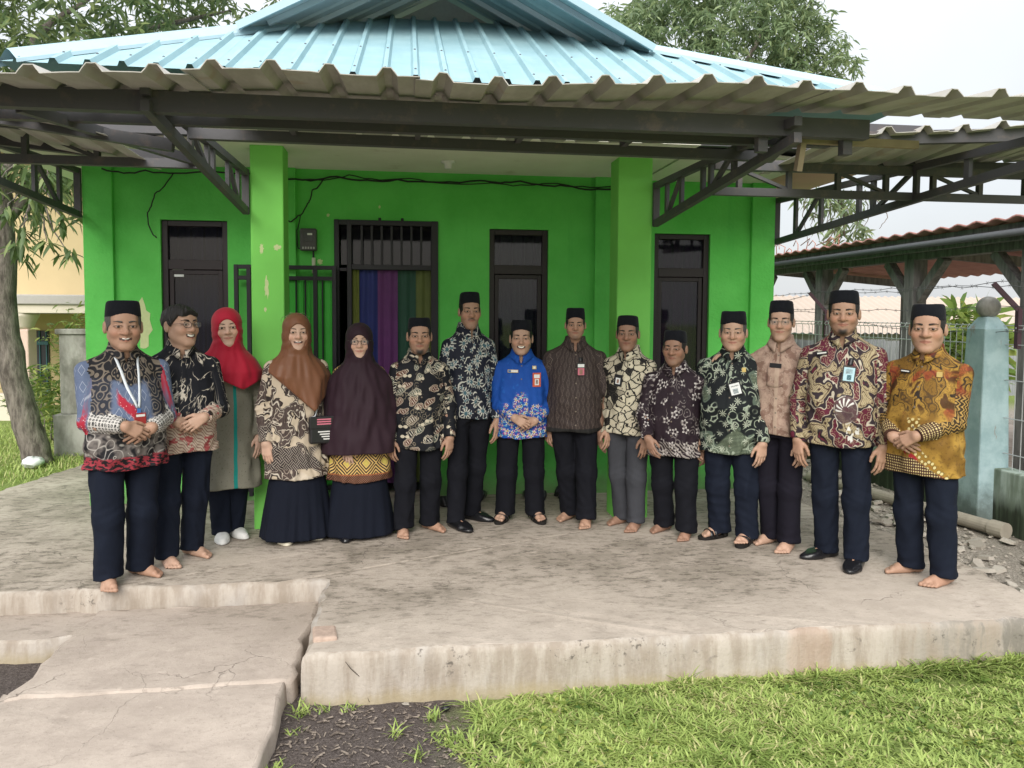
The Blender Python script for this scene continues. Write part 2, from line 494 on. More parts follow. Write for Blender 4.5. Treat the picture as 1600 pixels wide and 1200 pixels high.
_p = M_BLUE.pos(); _n = M_BLUE.noise(_p, 2.0, 5.0, 0.6); _s = M_BLUE.noise(M_BLUE.vop('MULTIPLY', _p, (18.0, 1.0, 1.0)), 1.2, 4.0)
_c = M_BLUE.mix(M_BLUE.ss(0.3, 0.75, _n), (0.22, 0.36, 0.40), (0.28, 0.43, 0.47))
_c = M_BLUE.mix(M_BLUE.ss(0.55, 0.75, _s) * 0.3, _c, (0.33, 0.45, 0.47))
M_BLUE.base(_c); M_BLUE = M_BLUE.m
M_UNDER = MAT('grey primed sheet underside', 0.7, 0.3)
_p = M_UNDER.pos(); _n = M_UNDER.noise(M_UNDER.vop('MULTIPLY', _p, (5.0, 1.5, 1.0)), 1.5, 5.0, 0.65)
_c = M_UNDER.mix(M_UNDER.ss(0.3, 0.7, _n), (0.34, 0.325, 0.295), (0.46, 0.445, 0.415))
_c = M_UNDER.mix(M_UNDER.ss(0.58, 0.72, M_UNDER.noise(_p, 7.0, 5.0)) * 0.35, _c, (0.36, 0.25, 0.16))
M_UNDER.base(_c); M_UNDER = M_UNDER.m
M_WHITE = simple('chalky white paint', (0.72, 0.73, 0.72), 0.7, 0.3, 0.08, 12)

house = thing('house', 'small bright green plastered house with pale blue metal hip roof', 'house', (0.34, 6.7, 0))
XL, XR, YW, ZC = -2.60, 3.28, 6.70, 2.80
OPEN = [(-2.03, -1.50, 0.62, 2.355), (-0.60, 0.235, 0.0, 2.385), (0.69, 1.21, 0.62, 2.335), (2.175, 2.695, 0.62, 2.325)]
m = MB()                                           # front wall with its openings, 15 cm thick
xs = [XL] + [v for o_ in OPEN for v in o_[:2]] + [XR]
for i in range(0, len(xs), 2): m.box(xs[i], xs[i + 1], YW, YW + 0.15, -0.1, ZC + 0.25)
for a, b, z0, z1 in OPEN:
    m.box(a, b, YW, YW + 0.15, z1, ZC + 0.25)
    if z0 > 0: m.box(a, b, YW, YW + 0.15, -0.1, z0)
wbuild(m, 'wall', M_GREEN, house)
for b in ((XL, XL + 0.15, YW + 0.15, 13.0), (XR - 0.15, XR, YW + 0.15, 13.0), (XL + .15, XR - .15, 12.85, 13.0)):
    m = MB().box(b[0], b[1], b[2], b[3], -0.1, ZC + 0.25); wbuild(m, 'wall', M_GREEN, house)
M_INSIDE = simple('dim interior paint', (0.30, 0.34, 0.32), 0.9, 0.1)
m = MB().box(XL + .15, XR - .15, YW + .15, 12.85, -0.1, 0.0); wbuild(m, 'floor', M_INSIDE, house)
m = MB().box(XL + .15, XR - .15, YW + .15, 12.85, 2.79, 2.84); wbuild(m, 'ceiling', M_INSIDE, house)
for a, b in ((XL - 0.012, -2.385), (-1.20, -0.94), (1.62, 1.845), (3.07, XR + 0.012)):
    m = MB().box(a, b, YW - 0.045, YW - 0.001, -0.1, ZC + 0.02); wbuild(m, 'pilaster', M_GREEN, house, bevel=0.006)
for a, b in ((-1.138, -0.905), (1.59, 1.86)):
    m = MB().box(a, b, 5.80, 6.04, -0.1, ZC + 0.01); wbuild(m, 'pillar', M_PILL, house, bevel=0.010)

def patch(cx, cz, w, h, y, seed):
    rg = random.Random(seed); m = MB(); n = 22
    ring = []
    for k in range(n):
        a = 2 * math.pi * k / n; r = rg.uniform(0.55, 1.15)
        ring.append((cx + math.cos(a) * w / 2 * r, y, cz + math.sin(a) * h / 2 * r))
    m.v = ring; m.f = [tuple(range(n))]
    wbuild(m, 'bare_patch', M_BARE, house)
patch(-2.17, 1.50, 0.15, 0.40, YW - 0.002, 4)
for a in ((-1.03, 1.78, 0.035, 0.17, 21), (-1.06, 2.06, 0.03, 0.08, 22), (-0.955, 2.07, 0.06, 0.05, 23), (-1.04, 1.62, 0.02, 0.04, 24)):
    patch(a[0], a[1], a[2], a[3], 5.798, a[4])
for a in ((-0.68, 2.42, 0.03, 0.03, 25), (-0.25, 2.50, 0.02, 0.03, 26), (-0.75, 2.03, 0.05, 0.05, 27)):
    patch(a[0], a[1], a[2], a[3], YW - 0.002, a[4])

# glass: dark tinted pane with real transparency
M_GLASS = MAT('dark tinted pane', 0.04, 0.5)
M_GLASS.base((0.012, 0.012, 0.020)); M_GLASS.bs.inputs['Alpha'].default_value = 0.50; M_GLASS.bs.inputs['IOR'].default_value = 1.6; M_GLASS = M_GLASS.m
M_CURT = MAT('navy curtain', 0.9, 0.1)
M_CURT.base((0.10, 0.10, 0.20)); M_CURT = M_CURT.m
M_CURT2 = simple('plum curtain', (0.13, 0.05, 0.14), 0.9, 0.1)
M_CURT3 = simple('grey green curtain', (0.20, 0.26, 0.25), 0.9, 0.1)

def curtain(mb, x0, x1, y, z0, z1, folds=7, amp=0.02, ph=0.0):
    def fn(u, v):
        x = x0 + (x1 - x0) * u
        return (x, y + amp * math.sin(u * folds * 6.283 + ph + 0.5 * math.sin(v * 3)) * (0.5 + 0.5 * v), z1 + (z0 - z1) * v)
    return mb.grid(fn, folds * 8, 8)

def window(a, b, z0, z1, zt, cmat):
    yf = YW + 0.03
    f = MB(); t = 0.048
    f.box(a, a + t, yf, yf + 0.07, z0, z1); f.box(b - t, b, yf, yf + 0.07, z0, z1)
    f.box(a + t, b - t, yf, yf + 0.07, z1 - t, z1); f.box(a + t, b - t, yf, yf + 0.07, z0, z0 + t)
    f.box(a + t, b - t, yf, yf + 0.07, zt - 0.04, zt + 0.04)
    w = wbuild(f, 'window', M_FRAME, house, bevel=0.004)
    s = MB(); s2 = 0.036                                 # opening sash below the transom
    c0, c1, d0, d1 = a + t + .004, b - t - .004, z0 + t + .004, zt - 0.044
    s.box(c0, c0 + s2, yf + .015, yf + .05, d0, d1); s.box(c1 - s2, c1, yf + .015, yf + .05, d0, d1)
    s.box(c0 + s2, c1 - s2, yf + .015, yf + .05, d0, d0 + s2); s.box(c0 + s2, c1 - s2, yf + .015, yf + .05, d1 - s2, d1)
    wbuild(s, 'sash', M_FRAME, w, bevel=0.003)
    g = MB().box(c0 + s2, c1 - s2, yf + .030, yf + .036, d0 + s2, d1 - s2); wbuild(g, 'pane', M_GLASS, w)
    g = MB().box(a + t, b - t, yf + .030, yf + .036, zt + 0.04, z1 - t); wbuild(g, 'pane', M_GLASS, w)
    for k in range(1, 5):                                # security bars behind the glass
        x = a + (b - a) * k / 5
        wbuild(MB().box(x - .008, x + .008, yf + .075, yf + .09, z0, z1), 'bar', M_IRON, w)
    wbuild(curtain(MB(), a + 0.01, b - 0.01, YW + 0.22, z0, z1, 7, 0.022, a), 'curtain', cmat, w, smooth=True)
    return w
w1 = window(*OPEN[0], 1.99, M_CURT)
wbuild(MB().box(-1.955, -1.865, YW + 0.050, YW + 0.056, 1.89, 1.95), 'sticker', simple('white sticker', (0.75, 0.78, 0.78), 0.6), w1)
window(*OPEN[2], 1.985, M_CURT3)
window(*OPEN[3], 1.98, M_CURT2)

# doorway with grille transom and striped door curtain
a, b, z0, z1 = OPEN[1]
f = MB(); yf = YW - 0.03
for x0, x1 in ((a - 0.03, a + 0.012), (a + 0.075, a + 0.115), (b - 0.05, b + 0.01)): f.box(x0, x1, yf, yf + 0.07, 0.0, z1)
f.box(a + 0.012, b - 0.05, yf + .002, yf + 0.068, z1 - 0.045, z1 - .001); f.box(a + 0.115, b - 0.05, yf + .002, yf + 0.068, 1.965, 2.01)
f.box(a + 0.012, a + 0.075, yf + .01, yf + 0.05, 1.95, 1.98)
door = wbuild(f, 'doorway', M_IRON, house, bevel=0.004)
for k in range(1, 8):
    x = a + 0.115 + (b - 0.05 - a - 0.115) * k / 8
    wbuild(MB().box(x - .009, x + .009, yf + .02, yf + .045, 2.01, z1 - .045), 'bar', M_IRON, door)
for sx in (-.15, .04):
    wbuild(MB().tube([(sx - .2 + .1, yf + .03, z1 - .004), (sx - .2 + .1, yf + .03, z1 + .022)], .012, 10), 'hinge_knob', M_IRON, door)
wbuild(MB().box(a + .02, b - .02, YW + .06, YW + .066, 2.01, z1 - .03), 'pane', M_GLASS, door)
wbuild(MB().box(a, b, YW + 1.5, YW + 1.52, 0.0, 2.7), 'inner_wall', simple('interior partition', (0.34, 0.33, 0.40), 0.9), door)
cx = [a + 0.10, a + 0.175, a + 0.33, a + 0.50, a + 0.655, b - 0.035]
cc = [(0.115, 0.135, 0.018), (0.008, 0.016, 0.125), (0.085, 0.014, 0.10), (0.006, 0.050, 0.028), (0.085, 0.11, 0.022)]
for k in range(5):
    cm = MAT('door curtain cloth', 0.6, 0.35); cm.bs.inputs['Sheen Weight'].default_value = 0.3
    q = cm.pos(); cm.base(cm.mix(cm.noise(q, 12.0, 4.0), tuple(v * .8 for v in cc[k]), tuple(v * 1.2 for v in cc[k])))
    cm.bump(cm.noise(cm.vop('MULTIPLY', q, (30, 30, 4)), 1.0, 3.0), 0.3, 0.01)
    wbuild(curtain(MB(), cx[k], cx[k + 1], YW + 0.02 + (k % 2) * 0.006, 0.12, 1.975, 2, 0.012, k * 1.7), 'curtain_panel', cm.m, door, smooth=True)
wbuild(MB().box(a + .02, b - .02, YW + .02, YW + .14, -0.01, 0.03), 'threshold', M_SLAB, door)

# steel gate leaf swung open flat against the wall, lined with green sheet
gate = thing('gate', 'open steel gate leaf lined with green ribbed sheet beside the door', 'gate', (-1.0, 6.6, 0))
g0, g1, gy = -1.43, -0.605, 6.585
fr = MB()
for x in (g0, g0 + 0.10, g1 - 0.19, g1 - 0.035): fr.box(x, x + 0.034, gy, gy + 0.034, 0.06, 1.99)
for z in (1.955, 1.865, 0.10): fr.box(g0 + .034, g1 - .035, gy + .002, gy + .032, z, z + 0.034)
wbuild(fr, 'frame', M_IRON, gate, bevel=0.003)
M_GSHEET = simple('green gate sheet', (0.05, 0.40, 0.045), 0.55, 0.35, 0.2, 5)
ns = 11
for k in range(ns):
    x0 = g0 + 0.14 + (g1 - g0 - 0.18) * k / ns; x1 = g0 + 0.14 + (g1 - g0 - 0.18) * (k + 1) / ns
    s = MB(); s.v = [(x0, gy + .036, .14), (x0 + (x1 - x0) * .75, gy + .040, .14), (x1, gy + .026, .14), (x1, gy + .05, .14), (x0, gy + .05, .14)]
    s.v += [(v[0], v[1], 1.86) for v in s.v]
    s.f = [(0, 1, 6, 5), (1, 2, 7, 6), (2, 3, 8, 7), (3, 4, 9, 8), (4, 0, 5, 9), (4, 3, 2, 1, 0), (5, 6, 7, 8, 9)]
    wbuild(s, 'slat', M_GSHEET, gate)
for x in (-0.935, -0.86, -0.72): wbuild(MB().tube([(x, gy + .02, .134), (x, gy + .02, 1.866)], .007, 6), 'bar', M_IRON, gate)

# electricity meter
meter = thing('electricity_meter', 'small grey electricity meter on the green wall beside the door', 'meter', (-0.838, YW, 2.1))
wbuild(MB().box(-.905, -.77, YW - .075, YW - .001, 2.115, 2.30), 'case', simple('meter plastic', (0.085, 0.08, 0.085), .5, .4, .25, 30), meter, bevel=.012)
wbuild(MB().box(-.875, -.80, YW - .082, YW - .0755, 2.19, 2.28), 'window', simple('meter glass', (.10, .095, .105), .15, .5), meter, bevel=.002)
wbuild(MB().box(-.842, -.802, YW - .086, YW - .0825, 2.243, 2.258), 'register', simple('register white', (.7, .7, .68), .5), meter)
for k in range(5): wbuild(MB().box(-.885 + k * .022, -.872 + k * .022, YW - .080, YW - .0755, 2.128, 2.146), 'terminal', simple('terminal grey', (.45, .45, .45), .5), meter)
wbuild(MB().tube([(-.80, YW - .03, 2.115), (-.80, YW - .03, 2.06)], .008, 8), 'seal_stub', M_IRON, meter)
wbuild(MB().tube([(-.80, YW - .012, 2.06), (-.80, YW - .012, 1.93)], .016, 10), 'conduit', simple('pale conduit', (.62, .66, .50), .6), meter)

# soffits
def board(pts, z0, z1, mat, name='soffit'):
    m = MB(); n = len(pts)
    m.v = [(x, y, z0) for x, y in pts] + [(x, y, z1) for x, y in pts]
    m.f = [tuple(range(n))[::-1], tuple(range(n, 2 * n))] + [(i, (i + 1) % n, n + (i + 1) % n, n + i) for i in range(n)]
    return wbuild(m, name, mat, house)
board([(-1.36, 5.30), (2.05, 5.30), (2.05, 6.70), (-1.36, 6.70)], 2.80, 2.83, M_SOFFIT)
board([(-3.05, 5.95), (-2.5, 5.85), (-2.2, 5.72), (-1.9, 5.80), (-1.7, 5.66), (-1.37, 5.70), (-1.37, 6.70), (-3.05, 6.70)], 2.795, 2.815, M_SOFFIT)
board([(-3.05, 6.705), (-2.62, 6.705), (-2.62, 12.9), (-3.05, 12.9)], 2.795, 2.815, M_SOFFIT)
M_PINK = simple('faded pink soffit', (0.62, 0.40, 0.32), .85, .2, .15, 4)
board([(2.06, 5.55), (2.5, 5.5), (2.9, 5.62), (3.15, 5.55), (3.15, 6.70), (2.06, 6.70)], 2.79, 2.81, M_SOFFIT)
board([(3.16, 5.60), (3.75, 5.60), (3.75, 12.9), (3.29, 12.9), (3.29, 6.72), (3.16, 6.70)], 2.79, 2.81, M_PINK)
m = MB().lathe([(0.055, 0), (0.055, -.012), (0.03, -.02), (0.028, -.055), (0.018, -.06)], 16, (0.304, 6.176, 2.80))
lampo = wbuild(m, 'lamp_holder', M_WHITE, house, smooth=True)
m = MB().bar((-3.05, 5.33, 2.90), (3.75, 5.33, 2.90), .05, .20); wbuild(m, 'fascia', M_STEEL, house)

board([(-3.05, 5.32), (3.75, 5.32), (3.75, 6.9), (-3.05, 6.9)], 2.84, 2.98, M_STEEL, 'porch_roof')
# ---- main roof: ribbed sheets cut to the hips
PITCH = 0.24
TAN = math.tan(R(27.6)); Y0 = 6.15; Z0 = 2.97 + (Y0 - 5.30) * TAN
def hipL(x): return 8.17 + (x + 1.27) * (8.17 - 6.288) / (-1.274 + 2.839)
def hipR(x): return 8.25 - (x - 2.12) * (8.25 - 6.55) / (3.87 - 2.12)
Y1 = 9.15
XEL, XER = -1.27 - (8.17 - Y0) / 1.203, 2.12 + (8.25 - Y0) * 1.03
def ytop(x): return max(Y0 + 0.001, min(Y1, hipL(x), hipR(x)))
def ribprof(u):
    """height of the rib profile at fraction u of one pitch (rib centred at .5)"""
    d = abs(u - 0.5) * PITCH
    return 0.034 if d < 0.017 else (0.034 * (0.036 - d) / 0.019 if d < 0.036 else 0.0)
US = [0.0, 0.22, 0.345, 0.35, 0.43, 0.57, 0.65, 0.655, 0.78]
M_SCREW = simple('roof screw', (0.10, 0.11, 0.13), .4, .5)
scr = MB().lathe([(0.010, 0), (0.010, .006), (0.004, .011)], 8).mesh('screw'); scr.materials.append(M_SCREW)
rz = lambda y: Z0 + (y - Y0) * TAN
x = XEL; k = 0
while x < XER - 0.05:
    m = MB(); cols = []
    for r_ in range(3):
        for u in US: cols.append((x + (r_ + u) * PITCH, ribprof(u)))
    cols.append((x + 3 * PITCH + 0.004, 0.0))
    cols = [c for c in cols if c[0] < XER]
    NV = 6
    for cx_, hh in cols:
        yt = ytop(cx_)
        for j in range(NV + 1):
            y = Y0 + (yt - Y0) * j / NV
            m.v.append((cx_, y - hh * .45, rz(y) + hh + 0.0015 * (k % 2)))
    for i in range(len(cols) - 1):
        for j in range(NV):
            q = i * (NV + 1) + j; m.f.append((q, q + NV + 1, q + NV + 2, q + 1))
    sh = wbuild(m, 'roof_sheet', M_BLUE, house)
    for r_ in range(3):
        xx = x + (r_ + .5) * PITCH
        for yy in (6.35, 7.15):
            if yy < ytop(xx) - .15:
                s_ = inst('screw', scr, sh, Vector((xx, yy - .015, rz(yy) + .033)), (R(27), 0, 0))
    x += 3 * PITCH; k += 1
# side and back planes close the hip
for poly in ([(XEL, Y0), (-1.27, 8.17), (-1.27, 12.0), (XEL - .3, 13.6)], [(XER, Y0), (XER + .2, 13.6), (2.12, 12.0), (2.12, 8.25)]):
    m = MB(); zz = [Z0, rz(8.17), rz(8.17), Z0] if poly[0][0] < 0 else [Z0, Z0, rz(8.25), rz(8.25)]
    m.v = [(p[0], p[1], z - 0.004) for p, z in zip(poly, zz)]; m.f = [(0, 1, 2, 3)]
    wbuild(m, 'side_roof', M_BLUE, house)
m = MB(); m.v = [(XEL - .3, 13.6, Z0), (-1.27, 12, rz(8.17)), (2.12, 12, rz(8.17)), (XER + .2, 13.6, Z0)]; m.f = [(0, 1, 2, 3)]
wbuild(m, 'back_roof', M_BLUE, house)
M_CAP = simple('pale blue ridge flashing', (0.30, 0.43, 0.49), .45, .5, .1, 6)
def hipcap(a, b, wd):
    a, b = Vector(a), Vector(b); d = (b - a).normalized()
    nside = Vector((d.y, -d.x, 0)).normalized()
    m = MB(); N = 8
    prof = [(-wd, -0.062), (-wd * .94, -0.030), (-wd * .3, 0.030), (0, 0.050), (wd * .3, 0.030), (wd * .94, -0.045), (wd, -0.075)]
    for i in range(N + 1):
        p = a.lerp(b, i / N)
        for s_, h_ in prof: m.v.append(tuple(p + nside * s_ + Vector((0, 0, h_ + 0.03))))
    n = len(prof)
    for i in range(N):
        for j in range(n - 1):
            q = i * n + j; m.f.append((q, q + n, q + n + 1, q + 1))
    wbuild(m, 'hip_cap', M_CAP, house)
hipcap((-2.93, 6.20, rz(6.20)), (-1.20, 8.23, rz(8.23)), 0.15)
hipcap((4.22, 6.20, rz(6.20)), (2.06, 8.30, rz(8.30)), 0.15)

# ---- upper gablet
AP = Vector((0.395, 0, 5.30)); GL = Vector((-1.58, 0, 4.275)); GR = Vector((2.42, 0, 4.275))
M_GUND = simple('grey blue sheet', (0.40, 0.47, 0.52), .5, .4, .12, 5)
for foot in (GL, GR):
    nsh = 3
    for q in range(nsh):
        m = MB(); ysp = np.arange(7.55 + q * 0.96, 7.55 + (q + 1) * 0.96 + .001, 0.04)
        for yy in ysp:
            u = ((yy - 7.55) / PITCH) % 1.0; hh = ribprof(u)
            for t in (0.0, 0.5, 1.0):
                p = foot.lerp(AP, t); m.v.append((p.x, yy, p.z + hh))
        for i in range(len(ysp) - 1):
            for j in range(2):
                a_ = i * 3 + j; m.f.append((a_, a_ + 3, a_ + 4, a_ + 1))
        wbuild(m, 'gablet_sheet', M_BLUE if foot is GR else M_GUND, house)
    d = (AP - foot)
    wbuild(MB().bar((foot.x, 7.56, foot.z - .03), (AP.x, 7.56, AP.z - .03), .03, .07), 'barge_board', M_CAP, house)
    sg_ = -1 if foot is GL else 1
    wbuild(MB().bar((.43 + sg_ * .98, 9.08, 4.93), (.43, 9.08, 5.33), .06, .10), 'rafter', M_WHITE, house)
    for yy in (7.8, 8.3, 8.8): wbuild(MB().bar((foot.x + d.x * .12, yy, foot.z + d.z * .12 - .03), (AP.x, yy, AP.z - .035), .03, .05), 'purlin', M_GUND, house)
m = MB(); m.v = [(GL.x + .1, 9.18, GL.z - .35), (GR.x - .1, 9.18, GR.z - .35), (GR.x - .1, 9.18, GR.z + .02), (AP.x, 9.18, AP.z - .05), (GL.x + .1, 9.18, GL.z + .02)]; m.f = [(0, 1, 2, 3, 4)]
wbuild(m, 'gable_wall', simple('grey gable board', (.30, .33, .36), .8, .2), house)

# ---- cables under the soffit
M_CABLE = simple('black cable', (0.012, 0.014, 0.012), .5, .4)
def cable(pts, r=0.006, seed=0, label=''):
    rg = random.Random(seed); m = MB(); P = [Vector(p) for p in pts]; out = []
    for i in range(len(P) - 1):
        for j in range(8): out.append(P[i].lerp(P[i + 1], j / 8) + Vector((0, rg.uniform(-.004, .004), rg.uniform(-.006, .006) - .02 * math.sin(math.pi * j / 8))))
    out.append(P[-1])
    o = m.tube(out, r, 6).build('cable', M_CABLE, smooth=True)
    return tag(o, label, 'cable')
Yc = YW - 0.06
cable([(-2.45, Yc, 2.74), (-2.117, Yc, 2.735), (-1.616, Yc, 2.755), (-1.05, Yc, 2.755)], .007, 1, 'black cable sagging along the top of the wall left of the pillar')
cable([(-1.05, Yc, 2.71), (-0.6, Yc, 2.735), (-.1, Yc, 2.72), (.6, Yc, 2.735), (.95, Yc, 2.745), (1.35, Yc, 2.715), (1.80, Yc, 2.70)], .008, 2, 'thick black cable strung under the soffit between the pillars')
cable([(-.92, Yc + .01, 2.70), (-.5, Yc + .01, 2.75), (.0, Yc + .01, 2.735), (.7, Yc + .01, 2.715), (1.2, Yc + .01, 2.735), (1.80, Yc + .01, 2.725)], .005, 3, 'thin black cable tangled with the thick one under the soffit')
cable([(-1.9, Yc, 2.73), (-2.05, Yc, 2.55), (-2.11, Yc, 2.40), (-2.10, Yc, 2.30), (-2.04, Yc, 2.20)], .005, 4, 'thin cable hanging down beside the left window')
cable([(-.70, Yc, 2.72), (-.80, Yc, 2.62), (-.84, Yc, 2.50), (-.92, Yc, 2.40), (-1.02, Yc, 2.36)], .006, 5, 'cable looping down to the left pillar above the meter')
cable([(-.90, Yc, 2.40), (-.93, Yc, 2.28), (-.93, Yc + .02, 2.16), (-.905, Yc + .01, 2.14)], .004, 6, 'thin lead running down the wall into the meter')

# ================================================================== steel canopy over the terrace
can = thing('steel_canopy', 'rusty black steel canopy with ribbed metal sheets over the terrace', 'canopy', (0.4, 5.0, 0))
def cz(x, y): return 2.575 + (y - 3.33) * 0.085 + 0.020 * (x + 0.6) - 0.02 * max(0, x - 2.2)
CP = 0.236
def ribc(u, h=0.036):
    d = abs(u - 0.5)
    return h if d < 0.07 else (h * (0.185 - d) / 0.115 if d < 0.185 else 0.0)
UC = [0.0, 0.16, 0.315, 0.3725, 0.43, 0.5, 0.57, 0.6275, 0.685, 0.84]
def can_sheet(x0, nr, y0, y1, zf, tilt=0.0, seed=0, top=M_UNDER):
    rg = random.Random(seed); m = MB(); cols = []
    for r_ in range(nr):
        for u in UC: cols.append((x0 + (r_ + u) * CP, ribc(u)))
    cols.append((x0 + nr * CP + .02, 0.0))
    NV = 5; wob = [rg.uniform(-.006, .006) for _ in cols]
    for i, (xx, hh) in enumerate(cols):
        for j in range(NV + 1):
            t = j / NV; y = y0 + (y1 - y0) * t + wob[i] * (1 - t) + tilt * (xx - x0) * (1 - t)
            m.v.append((xx, y, zf(xx, y) + hh + (.012 * math.sin(xx * 2.1 + seed) + .006 * math.sin(xx * 7.3 + seed * 2)) * (1 - t)))
    for i in range(len(cols) - 1):
        for j in range(NV):
            q = i * (NV + 1) + j; m.f.append((q, q + NV + 1, q + NV + 2, q + 1))
    o = wbuild(m, 'roof_sheet', top, can)
    s = o.modifiers.new('thick', 'SOLIDIFY'); s.thickness = 0.004; s.offset = 1
    return o
x = -3.75; k = 0
while x < 4.6:
    deep = -1.45 < x < 1.75
    can_sheet(x, 4, 3.33 + 0.01 * ((k * 7) % 3), 5.25 if deep else 3.93, lambda a_, b_, kk=k: cz(a_, b_) + .004 * (kk % 2), 0.012 * ((k % 3) - 1), k)
    x += 4 * CP; k += 1
for x, n in ((-3.9, 4), (-2.95, 4), (-2.0, 2)):
    can_sheet(x, n, 4.12, 5.02, lambda a_, b_: 2.50 + (a_ + 1.6) * -0.16 + (b_ - 4.12) * -.02, 0.02, int(x * 9) + 50)
for x, n in ((2.35, 3), (3.07, 4), (4.02, 4)):
    can_sheet(x, n, 4.13, 5.02, lambda a_, b_: 2.655 + (a_ - 3.0) * .075 - (b_ - 4.13) * .06, -0.02, int(x * 9) + 80)
def cbar(name, a, b, w, h): return wbuild(MB().bar(a, b, w, h), name, M_STEEL, can)
cbar('beam', (-3.9, 3.74, 2.545), (2.33, 3.74, 2.55), .06, .095)
cbar('beam', (-3.9, 4.02, 2.545), (2.28, 4.02, 2.560), .05, .08)
cbar('beam', (-1.15, 4.30, 2.535), (2.10, 4.30, 2.520), .05, .055)
cbar('beam', (-1.15, 4.36, 2.63), (2.0, 4.36, 2.66), .05, .05)
for xx in (-.62, .03, .58, 1.18): wbuild(MB().box(xx, xx + .03, 4.05, 4.30, 2.54, 2.575), 'clip', M_STEEL, can)
for xx in (-1.9, 1.78, 2.24): cbar('post', (xx, 3.78, 2.43), (xx, 3.78, 2.56), .05, .05)
# brackets: forward from pillars and wall corners
def bracket(x, yb, zb, yf, zf, hb, hf, webs, w=.04):
    p = cbar('bracket', (x, yb, zb), (x, yf, zf), w, .05)
    up = wbuild(MB().bar((x, yb, zb + hb), (x, yf, zf + hf), w, .045), 'upper_chord', M_STEEL, p)
    wbuild(MB().bar((x, yb - .01, zb - .02), (x, yb - .01, zb + hb + .02), .05, .03, (0, 1, 0)), 'end_post', M_STEEL, p)
    for t0, t1 in webs:
        a_ = Vector((x, yb + (yf - yb) * t0, zb + (zf - zb) * t0))
        b_ = Vector((x, yb + (yf - yb) * t1, zb + hb + (zf + hf - zb - hb) * t1))
        wbuild(MB().bar(a_, b_, .024, .03 if abs(t0 - t1) > .01 else .045, (0, 1, 0)), 'web_bar', M_STEEL, p)
WB = [(.12, .12), (.12, .26), (.26, .26), (.44, .44), (.5, .5), (.5, .66), (.66, .66), (.82, .82)]
bracket(-1.165, 5.795, 2.325, 3.66, 2.515, .275, .07, WB)
bracket(1.885, 5.795, 2.30, 3.60, 2.47, .29, .08, WB)
bracket(-2.64, 6.66, 2.375, 3.85, 2.52, .35, .10, WB)
bracket(3.31, 6.68, 2.265, 3.72, 2.425, .37, .12, WB)
# cross trusses tying the brackets
def xtruss(xa, xb, y, z0, z1, n):
    p = cbar('truss', (xa, y, z0), (xb, y, z0), .045, .05)
    wbuild(MB().bar((xa, y, z1), (xb, y, z1), .045, .055), 'upper_chord', M_STEEL, p)
    for k in range(n):
        xx = xa + (xb - xa) * (k + .5) / n
        wbuild(MB().bar((xx, y, z0 + .02), (xx, y, z1 - .02), .03, .035, (0, 1, 0)), 'web_bar', M_STEEL, p)
        if k % 2: wbuild(MB().bar((xx, y + .002, z0 + .02), (xx - (xb - xa) / n, y + .002, z1 - .02), .02, .025, (0, 1, 0)), 'web_bar', M_STEEL, p)
xtruss(1.93, 4.3, 4.76, 2.39, 2.555, 7)
xtruss(-3.9, -1.2, 4.76, 2.46, 2.655, 7)
cbar('beam', (2.25, 4.20, 2.60), (4.9, 4.20, 2.75), .05, .075)
cbar('beam', (2.25, 4.98, 2.60), (4.9, 4.98, 2.66), .05, .07)
cbar('beam', (-3.9, 4.20, 2.80), (-1.2, 4.20, 2.45), .05, .06)
cbar('beam', (-3.9, 4.98, 2.75), (-1.2, 4.98, 2.50), .05, .07)
cbar('brace', (-1.75, 3.80, 2.52), (-1.25, 4.74, 2.48), .04, .05)
cbar('brace', (-2.6, 3.80, 2.52), (-1.95, 4.74, 2.62), .03, .04)
cbar('brace', (2.05, 4.25, 2.50), (1.92, 3.78, 2.50), .04, .05)
M_RAWWOOD = simple('weathered plank', (0.30, 0.24, 0.17), .9, .1, .3, 14, .3)
wbuild(MB().bar((2.02, 3.83, 2.515), (2.70, 3.86, 2.515), .03, .04), 'plank', M_RAWWOOD, can)
wbuild(MB().bar((2.03, 3.83, 2.50), (2.03, 3.87, 2.36), .03, .04), 'plank', M_RAWWOOD, can)
# ================================================================== surroundings
def leaf_mat(name, a, b, c):
    M = MAT(name, .5, .35); v = M.attrf('var')
    M.base(M.mix(M.ss(.55, 1.0, v), M.mix(M.ss(.0, .55, v), a, b), c))
    M.bs.inputs['Transmission Weight'].default_value = 0.0
    M.bump(M.noise(M.obj(), 30.0, 3.0), .2, .01)
    # thin leaves let some light through
    t = M.node('ShaderNodeBsdfTranslucent'); mx = M.node('ShaderNodeMixShader'); mx.inputs[0].default_value = .28
    M.put(t.inputs['Color'], M.mix(v, tuple(q * 1.6 for q in b), tuple(q * 1.5 for q in c)))
    out = next(n for n in M.t.nodes if n.type == 'OUTPUT_MATERIAL')
    M.t.links.new(M.bs.outputs[0], mx.inputs[1]); M.t.links.new(t.outputs[0], mx.inputs[2]); M.t.links.new(mx.outputs[0], out.inputs['Surface'])
    return M.m
M_MANGO = leaf_mat('mango leaf', (.055, .090, .038), (.11, .165, .065), (.24, .29, .11))
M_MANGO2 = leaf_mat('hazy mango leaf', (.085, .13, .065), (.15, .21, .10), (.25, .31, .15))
M_SHRUB = leaf_mat('shrub leaf', (.05, .10, .02), (.12, .19, .04), (.30, .34, .08))
M_BARK = MAT('grey bark', .95, .1)
_p = M_BARK.obj(); _n = M_BARK.noise(M_BARK.vop('MULTIPLY', _p, (9, 9, 2.5)), 2.0, 6.0, .7)
M_BARK.base(M_BARK.mix(M_BARK.ss(.3, .7, _n), (.075, .064, .055), (.25, .22, .19))); M_BARK.bump(_n, .9, .03); M_BARK = M_BARK.m

